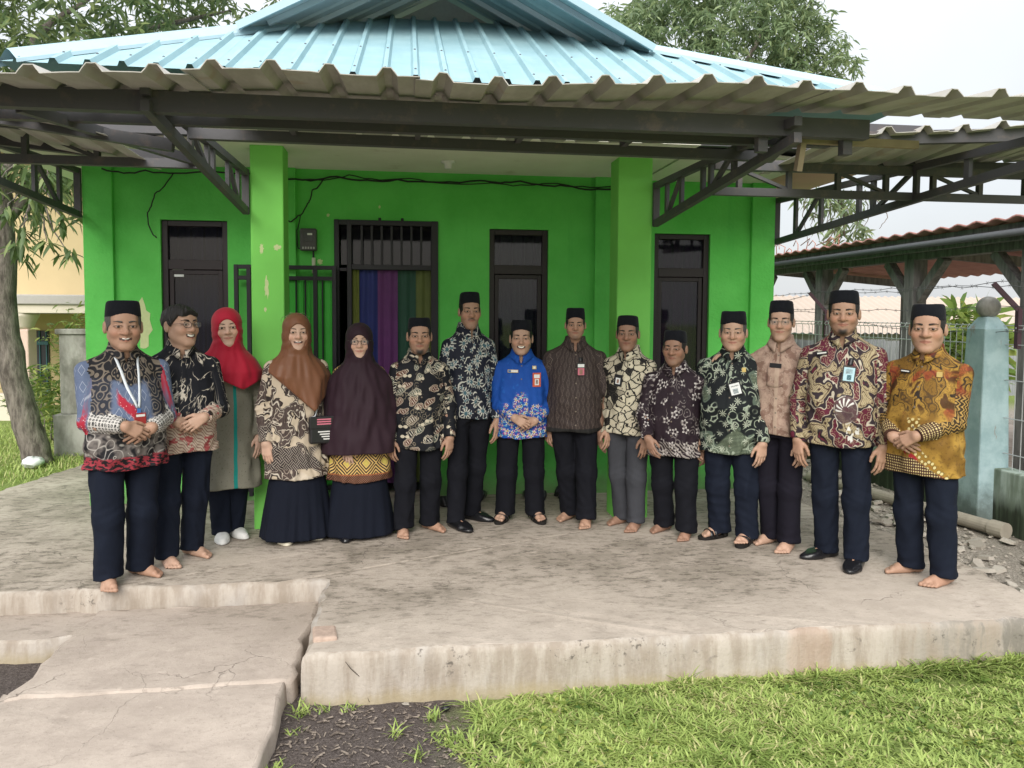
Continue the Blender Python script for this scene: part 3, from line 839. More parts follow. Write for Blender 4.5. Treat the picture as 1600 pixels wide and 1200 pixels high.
def leaves(C, D, L, Wd, rng):
    """lanceolate folded leaves: base points C, directions D, lengths L -> verts, quads, var"""
    n = len(C); D = D / np.linalg.norm(D, axis=1)[:, None]
    side = np.cross(D, rng.normal(size=(n, 3))); side /= np.linalg.norm(side, axis=1)[:, None]
    up = np.cross(side, D)
    V = []
    for t, w, dr in ((0, .10, 0), (.35, 1.0, .02), (.70, .72, -.04), (1.0, .04, -.16)):
        for s in (-1, 1):
            V.append(C + D * (L * t)[:, None] + side * (s * Wd * w * .5)[:, None] + up * (w * Wd * .18)[:, None] + np.array([0, 0, 1.0]) * (dr * L)[:, None])
    V = np.stack(V, 1); base = np.arange(n)[:, None] * 8
    Q = np.concatenate([base + np.array([[2 * k, 2 * k + 1, 2 * k + 3, 2 * k + 2]]) for k in range(3)])
    return V.reshape(-1, 3), Q, np.repeat(rng.uniform(0, 1, n), 8)
def crown(name, mat, centers, per, L0, seed, parent, droop=.75, kind='stuff'):
    rng = np.random.default_rng(seed); Cs, Ds, Ls = [], [], []
    for c in centers:
        n = rng.integers(per - 3, per + 4)
        d = rng.normal(size=(n, 3)); d[:, 2] = d[:, 2] * .45 - droop * rng.uniform(.3, 1.2, n)
        Cs.append(np.array(c) + rng.normal(size=(n, 3)) * .045); Ds.append(d); Ls.append(L0 * rng.uniform(.55, 1.2, n))
    C, D, L = np.concatenate(Cs), np.concatenate(Ds), np.concatenate(Ls)
    V, Q, var = leaves(C, D, L, L * .21, rng)
    o = np_mesh(name, V - np.array(parent.location), Q, mat, parent, smooth=True, attrs={'var': ('FLOAT', var)})
    if kind: o['kind'] = kind
    return o
def limb(parent, pts, r0, r1, name='branch'):
    n = len(pts); P = [Vector(p) for p in pts]; out = []; rs = []
    rg = random.Random(int(abs(P[0].x * 91 + P[-1].z * 37)))
    for i in range(n - 1):
        for j in range(5):
            t = j / 5; q = P[i].lerp(P[i + 1], t); out.append(q + Vector((rg.gauss(0, .01), rg.gauss(0, .01), 0))); f = (i + t) / (n - 1); rs.append(r0 + (r1 - r0) * f)
    out.append(P[-1]); rs.append(r1)
    return wbuild(MB().tube(out, rs, 9), name, M_BARK, parent, smooth=True)

# ---- mango tree on the left
tl = thing('mango_tree', 'leaning mango tree with grey trunk left of the green house', 'tree', (-4.25, 9.0, -.08))
limb(tl, [(-4.02, 9.0, -.12), (-4.12, 9.0, .25), (-4.26, 9.0, .8), (-4.36, 9.0, 1.64), (-4.33, 9.0, 2.3), (-4.36, 9.0, 2.9), (-4.6, 9.0, 3.8)], .155, .10, 'trunk')
for pts, r in (([(-4.34, 9, 2.5), (-4.0, 9.1, 3.0), (-3.7, 9.3, 3.3)], .07), ([(-4.38, 9, 3.0), (-4.0, 9.6, 4.2), (-3.2, 10.0, 5.0), (-2.2, 10.2, 5.35)], .08),
               ([(-4.5, 9, 3.5), (-4.3, 9.8, 4.8), (-3.6, 10.2, 5.6)], .08), ([(-4.5, 9, 3.6), (-5.2, 9.4, 4.6), (-5.6, 9.6, 5.8)], .09), ([(-4.6, 9, 3.8), (-4.6, 9.2, 5.2), (-4.0, 9.4, 6.6)], .10),
               ([(-4.0, 9.6, 4.2), (-3.4, 9.8, 4.55), (-2.7, 10.0, 4.75)], .04), ([(-4.34, 9, 2.7), (-4.9, 8.8, 3.1), (-5.4, 8.6, 3.2)], .06)):
    limb(tl, pts, r, .015)
rng = np.random.default_rng(5); cen = []
while len(cen) < 1150:
    p = np.array([rng.uniform(-6.6, -1.6), rng.uniform(8.6, 11.2), rng.uniform(3.9, 7.2)])
    e = ((p[0] + 4.2) / 2.6) ** 2 + ((p[2] - 5.6) / 1.75) ** 2 + ((p[1] - 9.9) / 1.6) ** 2
    n = math.sin(p[0] * 2.7 + 1) * math.sin(p[2] * 2.9) * math.sin(p[1] * 2.3 + 2)
    if .25 < e < 1.0 + .35 * n and n > -.42: cen.append(p)
crown('crown', M_MANGO, cen, 14, .18, 6, tl)
low = [np.array([rng.uniform(-5.4, -3.30), rng.uniform(8.5, 10.0), 0]) for _ in range(120)]
for p in low: p[2] = 3.35 - abs(rng.normal()) * .36 - .15 * math.sin(p[0] * 4)
crown('low_foliage', M_MANGO, low, 12, .20, 7, tl, 1.0)
# the nearest drooping sprays: single leaves
lm = MB(); lm.v = [(-.004, 0, 0), (.004, 0, 0), (-.022, .065, -.004), (0, .065, .004), (.022, .065, -.004), (-.017, .135, -.012), (0, .135, -.004), (.017, .135, -.012), (0, .20, -.03)]
lm.f = [(0, 1, 3, 2), (1, 4, 3), (2, 3, 6, 5), (3, 4, 7, 6), (5, 6, 8), (6, 7, 8)]
leafme = [lm.mesh('leaf', True) for _ in range(3)]
for i, me in enumerate(leafme):
    at = me.attributes.new('var', 'FLOAT', 'POINT'); at.data.foreach_set('value', np.full(len(me.vertices), (.2, .5, .85)[i], f32) if 'f32' in globals() else np.full(len(me.vertices), (.2, .5, .85)[i], np.float32))
    me.materials.append(M_MANGO)
for c in ((-3.85, 8.4, 2.42), (-3.62, 8.35, 2.30), (-4.0, 8.4, 2.62), (-3.5, 8.45, 2.52), (-3.75, 8.4, 2.75), (-3.45, 8.4, 2.20), (-3.95, 8.45, 2.28), (-3.60, 8.4, 2.95), (-4.15, 8.5, 2.85), (-4.3, 8.45, 2.5)):
    cv = Vector(c) - tl.location
    for k in range(16):
        a_ = rng.uniform(0, 6.28); dn = rng.uniform(-1.35, -.15)
        inst('leaf', leafme[int(rng.integers(0, 3))], tl, cv + Vector(rng.normal(size=3) * .03), (dn, 0, a_), (1.0, rng.uniform(.75, 1.2), 1.0))
    limb(tl, [(-4.0, 9.05, 3.0), (c[0] * .5 - 2.0, 8.7, c[2] + .30), tuple(c)], .012, .005, 'twig')

# ---- mango tree behind the roof
tr = thing('mango_tree', 'large leafy mango tree rising behind the right side of the blue roof', 'tree', (5.4, 13.4, -.08))
limb(tr, [(5.5, 13.4, -.1), (5.4, 13.3, 1.6), (5.2, 13.3, 3.4), (5.3, 13.2, 5.2), (5.2, 13.2, 6.6)], .24, .06, 'trunk')
for pts in ([(5.2, 13.3, 3.4), (6.0, 13.0, 4.6), (6.9, 12.8, 5.6)], [(5.25, 13.3, 4.2), (4.3, 13.0, 5.4), (3.7, 12.8, 6.4)], [(5.3, 13.2, 5.0), (6.0, 13.3, 6.2), (6.4, 13.3, 7.0)], [(5.4, 13.3, 2.4), (6.1, 12.0, 3.6), (6.5, 11.1, 3.5), (6.55, 11.0, 2.8)]):
    limb(tr, pts, .08, .012)
cen = []
while len(cen) < 1700:
    p = np.array([rng.uniform(2.8, 7.9), rng.uniform(11.8, 14.6), rng.uniform(4.2, 8.0)])
    e = ((p[0] - 5.35) / 2.15) ** 2 + ((p[2] - 6.15) / 1.55) ** 2 + ((p[1] - 13.2) / 1.4) ** 2
    n = math.sin(p[0] * 3.1) * math.sin(p[2] * 2.7 + 1) * math.sin(p[1] * 2.1)
    if .30 < e < 1.0 + .45 * n and n > -.45: cen.append(p)
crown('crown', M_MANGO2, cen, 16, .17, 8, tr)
low = []
for _ in range(42):
    t = rng.uniform(0, 1); low.append(np.array([6.45 + rng.normal() * .22 * (1 - .4 * t), 11.0 + rng.normal() * .25, 3.45 - 1.0 * t]))
for _ in range(16): low.append(np.array([rng.uniform(5.7, 6.9), 11 + rng.normal() * .2, 3.40 + rng.normal() * .08]))
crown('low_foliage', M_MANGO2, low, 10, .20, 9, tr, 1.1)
for k in range(9):
    x0 = 5.9 + .14 * k; limb(tr, [(x0, 11, 3.4), (x0 + rng.normal() * .1, 11, 3.1), (x0 + rng.normal() * .2, 11, 2.6 + rng.uniform(0, .4))], .008, .004, 'twig')

def shrub(name, label, cat, c, r, n, L, mat, seed, droop=.1, tall=1.0):
    t = thing(name, label, cat, (c[0], c[1], c[2]))
    rg = np.random.default_rng(seed); cen = []
    while len(cen) < n:
        p = rg.uniform(-1, 1, 3)
        if np.linalg.norm(p) < 1: cen.append(np.array([c[0] + p[0] * r, c[1] + p[1] * r * .7, c[2] + r * tall * (1 + p[2])]))
    crown('foliage', mat, cen, 9, L, seed, t, droop, None)
    for k in range(4): limb(t, [(c[0] + (k - 1.5) * .05, c[1], c[2]), (c[0] + (k - 1.5) * r * .35, c[1], c[2] + r * tall)], .012, .005, 'stem')
    return t
shrub('shrub', 'leafy green shrub between the mango trunk and the grey wall', 'shrub', (-4.55, 10.4, -.06), .42, 70, .13, M_SHRUB, 21, .1, 1.15)
shrub('shrub', 'yellow green shrub behind the grey wall pier', 'shrub', (-4.55, 11.6, .5), .55, 80, .12, M_SHRUB, 22, .1, 1.2)
shrub('shrub', 'yellowish palm like plant beyond the wire fence', 'shrub', (11.0, 14.0, .0), .85, 70, .55, M_SHRUB, 23, -.5, 1.0)
shrub('shrub', 'small dark shrub at the foot of the yellow house', 'shrub', (-5.6, 12.2, -.06), .35, 50, .11, M_MANGO, 24, .1, .9)

# ---- grey wall pier
M_GREYWALL = MAT('stained grey render', .9, .15)
_p = M_GREYWALL.pos(); _n = M_GREYWALL.noise(M_GREYWALL.vop('MULTIPLY', _p, (3, 3, 1.2)), 1.4, 6.0, .65)
_c = M_GREYWALL.mix(M_GREYWALL.ss(.3, .7, _n), (.17, .16, .14), (.42, .41, .38))
M_GREYWALL.base(M_GREYWALL.mix(M_GREYWALL.ss(.55, .72, M_GREYWALL.noise(_p, 5, 5.0)) * .5, _c, (.10, .105, .085))); M_GREYWALL.bump(_n, .4, .01); M_GREYWALL = M_GREYWALL.m
gw = thing('boundary_wall', 'stained grey boundary wall pier beside the green house', 'wall', (-3.4, 9.6, -.1))
wbuild(MB().box(-4.02, -2.75, 9.5, 9.68, .40, 1.33), 'wall', M_GREYWALL, gw, bevel=.012)
wbuild(MB().box(-4.08, -2.75, 9.44, 9.72, -.3, .40), 'plinth', M_GREYWALL, gw, bevel=.012)
wbuild(MB().box(-4.05, -2.75, 9.47, 9.71, 1.33, 1.39), 'coping', M_GREYWALL, gw, bevel=.008)

# ---- yellow house far left
M_YEL = simple('warm yellow house paint', (.60, .48, .28), .85, .2, .1, 3)
M_CREAMP = simple('cream trim', (.66, .60, .50), .8, .2, .1, 6)
M_DKWIN = simple('dark window opening', (.03, .035, .045), .3, .5)
M_TEAL = simple('teal grille', (.05, .16, .20), .5, .4)
yh = thing('house', 'yellow two storey house with balcony and column seen past the tree trunk', 'house', (-7.2, 15, -.1))
wbuild(MB().box(-11, -5.3, 14.6, 19, -.2, 1.55), 'wall', M_YEL, yh)
wbuild(MB().box(-11, -5.3, 14.2, 19, 1.86, 4.6), 'wall', M_YEL, yh)
wbuild(MB().box(-11, -5.1, 13.3, 19, 1.56, 1.70), 'balcony_slab', M_CREAMP, yh, bevel=.01)
wbuild(MB().box(-11, -5.0, 13.25, 19, 1.70, 1.86), 'balcony_edge', simple('grey balcony edge', (.42, .40, .38), .85, .2), yh, bevel=.02)
wbuild(MB().box(-11.4, -4.9, 13.0, 19.5, 4.6, 4.75), 'roof', simple('roof slab', (.4, .3, .22), .8), yh)
for cx_ in (-6.28, -8.6):
    c_ = wbuild(MB().box(cx_ - .15, cx_ + .15, 13.4, 13.7, -.2, 1.30), 'column', simple('pinkish column', (.66, .50, .42), .8), yh, bevel=.02)
    wbuild(MB().lathe([(.15, 0), (.17, .05), (.20, .12), (.24, .20), (.26, .255)], 16, (cx_, 13.55, 1.30)), 'capital', M_CREAMP, c_, smooth=True)
for wx in (-6.95, -5.95):
    w_ = wbuild(MB().box(wx, wx + .62, 14.57, 14.598, .1, 1.25), 'window', M_DKWIN, yh)
    for k in range(6): wbuild(MB().box(wx + .03 + k * .11, wx + .045 + k * .11, 14.545, 14.565, .1, 1.25), 'bar', M_TEAL, w_)
    wbuild(MB().box(wx, wx + .62, 14.54, 14.568, 1.0, 1.06), 'bar', M_TEAL, w_)
wbuild(MB().box(-9, -6.0, 12.6, 12.8, -.2, .33), 'parapet', M_CREAMP, yh, bevel=.02)
pot = thing('plant_pot', 'terracotta plant pot on the yellow house parapet', 'plant pot', (-6.45, 12.7, .33))
wbuild(MB().lathe([(.12, 0), (.17, .22), (.20, .26), (.20, .32), (.17, .32)], 18, (-6.45, 12.7, .331)), 'pot', simple('terracotta', (.42, .20, .10), .85), pot, smooth=True)
crown('plant', M_SHRUB, [np.array([-6.45, 12.7, .72]) + np.random.default_rng(3).normal(size=3) * .1 for _ in range(6)], 9, .22, 31, pot, -.4, None)

# litter on the lawn
M_BAG = simple('white plastic', (.70, .71, .72), .35, .5, .08, 20)
def lump(name, label, cat, loc, r, mat, seed, n=10):
    rg = random.Random(seed); m = MB()
    m.lathe([(max(.001, r * math.sin(math.pi * i / n)) * rg.uniform(.8, 1.1), r * .55 * (1 - math.cos(math.pi * i / n))) for i in range(n + 1)], 14)
    m.v = [(x + rg.gauss(0, r * .08), y + rg.gauss(0, r * .08), max(0, z + rg.gauss(0, r * .06))) for x, y, z in m.v]
    return tag(m.build(name, mat, None, True, loc=loc), label, cat)
lump('plastic_bag', 'crumpled white plastic bag on the grass at the trunk foot', 'plastic bag', (-3.98, 8.72, -.075), .11, M_BAG, 1)
lump('plastic_bag', 'smaller white plastic bag on the lawn, further left', 'plastic bag', (-4.45, 8.75, -.075), .08, M_BAG, 2)

# ---- right boundary: mossy low wall, mesh fence, post with ball
M_MOSS = MAT('mossy wall render', .95, .1)
_p = M_MOSS.pos(); _x, _y, _z = M_MOSS.xyz(_p); _n = M_MOSS.noise(M_MOSS.vop('MULTIPLY', _p, (3, 3, 1.3)), 1.6, 6.0, .65); _d = M_MOSS.noise(M_MOSS.vop('MULTIPLY', _p, (8, 8, .8)), 1.6, 4.0)
_c = M_MOSS.mix(M_MOSS.ss(.35, .6, _n), (.20, .25, .20), (.40, .47, .42))
_c = M_MOSS.mix(M_MOSS.ss(.28, .10, _z + (_d - .5) * .35), _c, (.040, .048, .034))
_c = M_MOSS.mix(M_MOSS.ss(.50, .66, _d) * .6, _c, (.10, .13, .085))
M_MOSS.base(_c); M_MOSS.bump(_n, .6, .015); M_MOSS = M_MOSS.m
lw_ = thing('boundary_wall', 'low mossy wall under the wire fence on the right', 'wall', (4.68, 7.5, -.1))
wbuild(MB().box(4.60, 4.76, 2.6, 13, -.4, .40), 'wall', M_MOSS, lw_, bevel=.012)
M_AQUA = MAT('flaking aqua paint', .85, .2)
_p = M_AQUA.pos(); _x, _y, _z = M_AQUA.xyz(_p); _n = M_AQUA.noise(_p, 4.0, 6.0, .65)
_c = M_AQUA.mix(M_AQUA.ss(.35, .65, _n), (.25, .36, .38), (.36, .48, .50))
_c = M_AQUA.mix(M_AQUA.ss(.62, .70, M_AQUA.noise(M_AQUA.vop('MULTIPLY', _p, (6, 6, 2)), 2.2, 6.0, .7)), _c, (.26, .25, .22))
_c = M_AQUA.mix(M_AQUA.ss(.35, .0, _z + (_n - .5) * .6) * .85, _c, (.085, .10, .085))
M_AQUA.base(_c); M_AQUA.bump(_n, .4, .01); M_AQUA = M_AQUA.m
fp = thing('fence_post', 'flaking aqua concrete post topped with a ball behind the man at the right end', 'post', (4.62, 5.62, -.1))
m = MB(); m.v = [(x, y, z) for z, r in ((-.3, .135), (.45, .130), (1.50, .105)) for x, y in ((4.60 - r, 5.62 - r), (4.60 + r, 5.62 - r), (4.60 + r, 5.62 + r), (4.60 - r, 5.62 + r))] + [(4.60 + a * .05, 5.62 + b * .05, 1.60) for a, b in ((-1, -1), (1, -1), (1, 1), (-1, 1))]
m.f = [(k * 4 + i, k * 4 + (i + 1) % 4, k * 4 + 4 + (i + 1) % 4, k * 4 + 4 + i) for k in range(3) for i in range(4)] + [(12, 13, 14, 15)]
wbuild(m, 'post', M_AQUA, fp, bevel=.012)
wbuild(MB().lathe([(max(.001, .088 * math.sin(math.pi * i / 14)), .088 * (1 - math.cos(math.pi * i / 14))) for i in range(15)], 20, (4.60, 5.62, 1.585)), 'ball', M_GREYWALL, fp, smooth=True)
M_ZINC = simple('galvanised wire', (.50, .51, .52), .5, .4, .15, 20, metal=.3)
fe = thing('wire_fence', 'galvanised welded mesh fence on the mossy wall at the right', 'fence', (4.68, 7.5, .4))
vw = MB().tube([(0, 0, 0), (0, 0, 1.08), (-.02, 0, 1.11), (0, 0, 1.14)], .0035, 5).mesh('wire'); vw.materials.append(M_ZINC)
y = 2.7; k = 0
while y < 12.8:
    if abs(y - 5.62) > .17: inst('wire', vw, fe, Vector((4.68, y, .40)) - fe.location)
    y += .075 if y < 8.5 else .15; k += 1
for z in (.52, .80, 1.10, 1.38, 1.50, 1.53):
    wbuild(MB().tube([(4.672, 2.7, z), (4.672, 12.8, z)], .0042, 5), 'rail_wire', M_ZINC, fe)
for y in (3.4, 7.9, 10.4): wbuild(MB().box(4.69, 4.73, y, y + .04, .40, 1.56), 'stake', M_STEEL, fe)
M_MAROON = simple('maroon steel', (.07, .03, .045), .5, .4, .2, 20)
ba = thing('barbed_wire', 'barbed wire strands on bent maroon steel arms above the fence', 'barbed wire', (4.68, 6, 1.4))
for y in (5.40, 8.2, 11.0):
    wbuild(MB().bar((4.68, y, 1.35), (4.68, y, 1.66), .035, .035), 'arm', M_MAROON, ba); wbuild(MB().bar((4.68, y, 1.65), (4.52, y + .08, 1.86), .035, .035), 'arm', M_MAROON, ba)
rg = random.Random(4)
for q, (x, z) in enumerate(((4.52, 1.86), (4.58, 1.77), (4.64, 1.68), (4.60, 1.60))):
    m = MB(); pts = []
    for i in range(61):
        y = 3.0 + i * .16; pts.append((x + .015 * math.sin(i * .9 + q), y, z - .03 * math.sin((y - 5.4) / 2.8 * math.pi) ** 2 + rg.gauss(0, .006) - (.12 * math.sin(i * .11 + q * 2) if q in (1, 3) else 0)))
    m.tube(pts, .0028, 5)
    for p in pts[1:-1]:
        for s_ in (1, -1): m.tube([(p[0] - .012, p[1], p[2] - .014 * s_), (p[0] + .012, p[1] + .006, p[2] + .014 * s_)], .0016, 4)
    wbuild(m, 'strand', M_STEEL, ba)

# ---- timber shed with red roof beyond the fence
M_TIMBER = MAT('weathered dark timber', .9, .15)
_p = M_TIMBER.pos(); _n = M_TIMBER.noise(M_TIMBER.vop('MULTIPLY', _p, (12, 12, 2)), 1.5, 5.0, .65)
M_TIMBER.base(M_TIMBER.mix(M_TIMBER.ss(.3, .7, _n), (.10, .095, .095), (.21, .20, .195))); M_TIMBER.bump(_n, .4, .01); M_TIMBER = M_TIMBER.m
M_REDROOF = simple('faded red roof tile', (.34, .17, .15), .85, .15, .3, 8, .3)
sh = thing('shed', 'open timber shed with braced posts and red tiled roof beyond the fence', 'shed', (6.3, 9, -.1))
for y in (4.9, 6.75, 8.55, 10.6, 12.7):
    p_ = wbuild(MB().box(5.93, 6.11, y - .09, y + .09, -.2, 2.28), 'post', M_TIMBER, sh, bevel=.008)
    for s_ in (-1, 1): wbuild(MB().bar((6.02, y + s_ * .08, 1.80), (6.02, y + s_ * .52, 2.26), .10, .10, (1, 0, 0)), 'brace', M_TIMBER, p_)
wbuild(MB().box(5.94, 6.10, 4.0, 13.4, 2.262, 2.40), 'beam', M_TIMBER, sh, bevel=.006)
wbuild(MB().box(5.76, 5.80, 4.0, 13.4, 2.33, 2.50), 'fascia', M_TIMBER, sh)
wbuild(MB().tube([(5.70, 4.0, 2.40), (5.70, 13.4, 2.40)], .035, 10), 'gutter', simple('grey gutter', (.11, .115, .125), .8, .2), sh, smooth=True)
for k in range(6):                                                            # tile strips down the slope
    m = MB(); y0 = 4.0 + k * 1.57
    def tf(u, v, y0=y0):
        y = y0 + u * 1.57; row = v * 10; st = (row % 1.0)
        return (5.66 + v * 3.3, y, 2.50 - v * .25 + .016 * math.sin(y * 2 * math.pi / .262) + (.028 * (1 - st) if v < 1 else 0))
    m.grid(tf, 36, 30); o = wbuild(m, 'tile_strip', M_REDROOF, sh, smooth=True)
    o.modifiers.new('thick', 'SOLIDIFY').thickness = .02
wbuild(MB().box(5.7, 9.2, 4.0, 13.4, -.4, -.06), 'floor', M_SLAB, sh)
for y in (4.9, 8.55, 12.7): wbuild(MB().box(8.72, 8.86, y - .07, y + .07, -.2, 2.1), 'post', M_TIMBER, sh)
wbuild(MB().bar((5.98, 4.9, 2.38), (8.8, 4.9, 2.16), .06, .12), 'rafter', M_TIMBER, sh); wbuild(MB().bar((5.98, 8.55, 2.38), (8.8, 8.55, 2.16), .06, .12), 'rafter', M_TIMBER, sh)
wbuild(MB().bar((5.98, 12.7, 2.38), (8.8, 12.7, 2.16), .06, .12), 'rafter', M_TIMBER, sh)
# creeper on its roof edge
cr = thing('creeper', 'dry reddish creeper trailing over the edge of the shed roof', 'plant', (5.75, 11.2, 2.5))
for k in range(14):
    y = 9.7 + k * .22; h_ = rng.uniform(.08, .26); wbuild(MB().tube([(5.70, y, 2.50), (5.72, y + rng.normal() * .06, 2.5 + h_ * .7), (5.70, y + rng.normal() * .10, 2.5 + h_), (5.68, y + .1, 2.5 + h_ * .6)], .007, 5), 'stem', simple('dry creeper', (.42, .20, .15), .9), cr, smooth=True)

# ---- beige roofed building and grey sheet fence in the distance
bb = thing('building', 'low building with pale beige corrugated roof behind the shed', 'building', (12, 19, -.1))
M_BEIGE = simple('pale beige roof', (.40, .33, .275), .8, .2, .08, 3)
for k in range(9):
    m = MB(); x0 = 7.6 + k * 1.1
    m.grid(lambda u, v, x0=x0: (x0 + u * 1.1, 17.2 + v * 2.6, 1.18 + v * .95 + .022 * math.sin((x0 + u * 1.1) * 2 * math.pi / .2)), 44, 2)
    wbuild(m, 'roof_sheet', M_BEIGE, bb)
wbuild(MB().box(7.7, 17.4, 17.6, 20.5, -.2, 1.15), 'wall', simple('dim wall', (.30, .29, .28), .9), bb)
gf = thing('sheet_fence', 'grey corrugated sheet fence behind the timber shed', 'fence', (9.2, 15, -.1))
M_GSH = simple('weathered zinc sheet', (.24, .25, .26), .6, .4, .25, 4)
for k in range(8):
    m = MB(); x0 = 6.2 + k * .9
    m.grid(lambda u, v, x0=x0: (x0 + u * .9, 14.8 + .02 * math.sin((x0 + u * .9) * 2 * math.pi / .15), -.2 + v * (1.30 + .03 * math.sin(k * 3))), 48, 1)
    wbuild(m, 'sheet', M_GSH, gf)

# ---- pipe and rubble beside the terrace
M_PIPE = simple('dirty concrete pipe', (.30, .27, .22), .9, .2, .3, 12, .3)
pp = thing('pipe', 'long dirty pipe lying on the rubble along the mossy wall', 'pipe', (4.2, 5.7, -.08))
pa, pb = Vector((4.02, 7.25, -.03)), Vector((4.46, 5.20, -.02)); d_ = (pb - pa).normalized()
wbuild(MB().tube([pa, pa.lerp(pb, .5) + Vector((0, 0, .006)), pb], .052, 16), 'pipe', M_PIPE, pp)
wbuild(MB().tube([pb - d_ * .10, pb + d_ * .02], .064, 16), 'collar', M_PIPE, pp)
rngb = np.random.default_rng(9)
M_STONE = MAT('broken concrete', .95, .1); _v = M_STONE.rnd(); _n = M_STONE.noise(M_STONE.obj(), 30.0, 4.0)
M_STONE.base(M_STONE.mix(_v * .6 + _n * .4, (.20, .175, .145), (.50, .46, .40))); M_STONE.bump(_n, .5, .006); M_STONE = M_STONE.m
stm = []
for q in range(6):
    rg = random.Random(q); m = MB(); n = rg.randint(5, 7)
    rad = [rg.uniform(.6, 1.1) for _ in range(n)]
    t = [(math.cos(6.283 * i / n) * rad[i], math.sin(6.283 * i / n) * rad[i], 0.16 + rg.uniform(-.05, .08)) for i in range(n)]
    b = [(x * 1.08, y * 1.08, -.2) for x, y, z in t]
    m.v = t + b; m.f = [tuple(range(n))] + [(i, n + i, n + (i + 1) % n, (i + 1) % n) for i in range(n)]
    me = m.mesh('stone'); me.materials.append(M_STONE); stm.append(me)
cnt = 0
while cnt < 150:
    x, y = rngb.uniform(3.45, 4.55), rngb.uniform(3.5, 8.2)
    if x < 3.62 and y < 5.4: continue
    if abs((x - 4.02) - (7.25 - y) * .215) < .07 and 5.2 < y < 7.3: continue
    s_ = rngb.uniform(.025, .085); o = inst('stone', stm[cnt % 6], None, (x, y, gz(x, y) + .02 + s_ * .1), (rngb.normal() * .2, rngb.normal() * .2, rngb.uniform(0, 6.28)), (s_, s_ * rngb.uniform(.6, 1), s_ * .8))
    tag(o, 'broken pale stone or concrete chip strewn beside the terrace', 'stone', 'broken stones strewn beside the terrace')
    cnt += 1
# fine chips fill the gaps
m = MB()
for _ in range(1500):
    x, y = rngb.uniform(3.40, 4.58), rngb.uniform(3.2, 9.0); r = rngb.uniform(.006, .024); z = gz(x, y) + .012
    a_ = rngb.uniform(0, 6.28); m.add([(x + math.cos(a_ + k) * r, y + math.sin(a_ + k) * r, z + (k == 2) * r * .3) for k in (0, 1.6, 3.1, 4.7)] + [(x, y, z + r * .7)], [(0, 1, 4), (1, 2, 4), (2, 3, 4), (3, 0, 4)])
tag(m.build('gravel', M_STONE), 'pale gravel and chips between terrace and mossy wall', 'gravel', kind='stuff')
# ================================================================== people: implicit surfaces -> one skin
f32 = np.float32
def smin(a, b, k):
    h = np.clip(0.5 + 0.5 * (b - a) / k, 0, 1)
    return b + (a - b) * h - k * h * (1 - h)
def smax(a, b, k): return -smin(-a, -b, k)
def nets(val, org, h):
    """naive surface nets on a regular grid -> vertices, quads"""
    s = val < 0
    nx, ny, nz = val.shape
    c = s[:-1, :-1, :-1].astype(np.int8)
    cnt = np.zeros((nx - 1, ny - 1, nz - 1), np.int8)
    sl = lambda d, n: slice(d, n - 1 + d)
    for i in (0, 1):
        for j in (0, 1):
            for k in (0, 1): cnt += s[sl(i, nx), sl(j, ny), sl(k, nz)]
    act = (cnt > 0) & (cnt < 8)
    idx = np.full(act.shape, -1, np.int32); ii = np.argwhere(act); idx[act] = np.arange(len(ii))
    acc = np.zeros((len(ii), 3), f32); w = np.zeros(len(ii), f32)
    I, J, K = ii.T
    cv = {}
    for i in (0, 1):
        for j in (0, 1):
            for k in (0, 1): cv[i, j, k] = val[I + i, J + j, K + k]
    for ax in range(3):
        for u in (0, 1):
            for v in (0, 1):
                a = [0, 0, 0]; b = [0, 0, 0]
                o1, o2 = [q for q in range(3) if q != ax]
                a[o1] = b[o1] = u; a[o2] = b[o2] = v; b[ax] = 1
                va, vb = cv[tuple(a)], cv[tuple(b)]
                mk = (va < 0) != (vb < 0)
                t = np.where(mk, va / np.where(va == vb, 1, va - vb), 0)
                p = np.zeros((len(ii), 3), f32); p[:, o1] = u; p[:, o2] = v; p[:, ax] = t
                acc += p * mk[:, None]; w += mk
    V = (ii + acc / w[:, None]) * h + np.asarray(org, f32)
    Q = []
    for ax in range(3):
        o1, o2 = [(1, 2), (2, 0), (0, 1)][ax]
        A = [slice(None)] * 3; B = [slice(None)] * 3
        A[ax] = slice(0, -1); B[ax] = slice(1, None)
        sa, sb = s[tuple(A)], s[tuple(B)]
        e = np.argwhere(sa != sb)
        ok = (e[:, o1] > 0) & (e[:, o2] > 0) & (e[:, o1] < val.shape[o1] - 1) & (e[:, o2] < val.shape[o2] - 1)
        e = e[ok]
        q = []
        for d1, d2 in ((-1, -1), (0, -1), (0, 0), (-1, 0)):
            c_ = e.copy(); c_[:, o1] += d1; c_[:, o2] += d2
            q.append(idx[c_[:, 0], c_[:, 1], c_[:, 2]])
        q = np.stack(q, 1)
        fl = ~sa[e[:, 0], e[:, 1], e[:, 2]]
        q[fl] = q[fl][:, ::-1]
        Q.append(q)
    Q = np.concatenate(Q)
    return V.astype(f32), Q[(Q >= 0).all(1)]
def relax(V, Q, it=1, lam=0.5):
    for _ in range(it):
        acc = np.zeros_like(V); n = np.zeros(len(V), f32)
        for a, b in ((0, 1), (1, 2), (2, 3), (3, 0)):
            for p, q in ((a, b), (b, a)):
                np.add.at(acc, Q[:, p], V[Q[:, q]]); np.add.at(n, Q[:, p], 1)
        V = V + lam * (acc / np.maximum(n, 1)[:, None] - V)
    return V
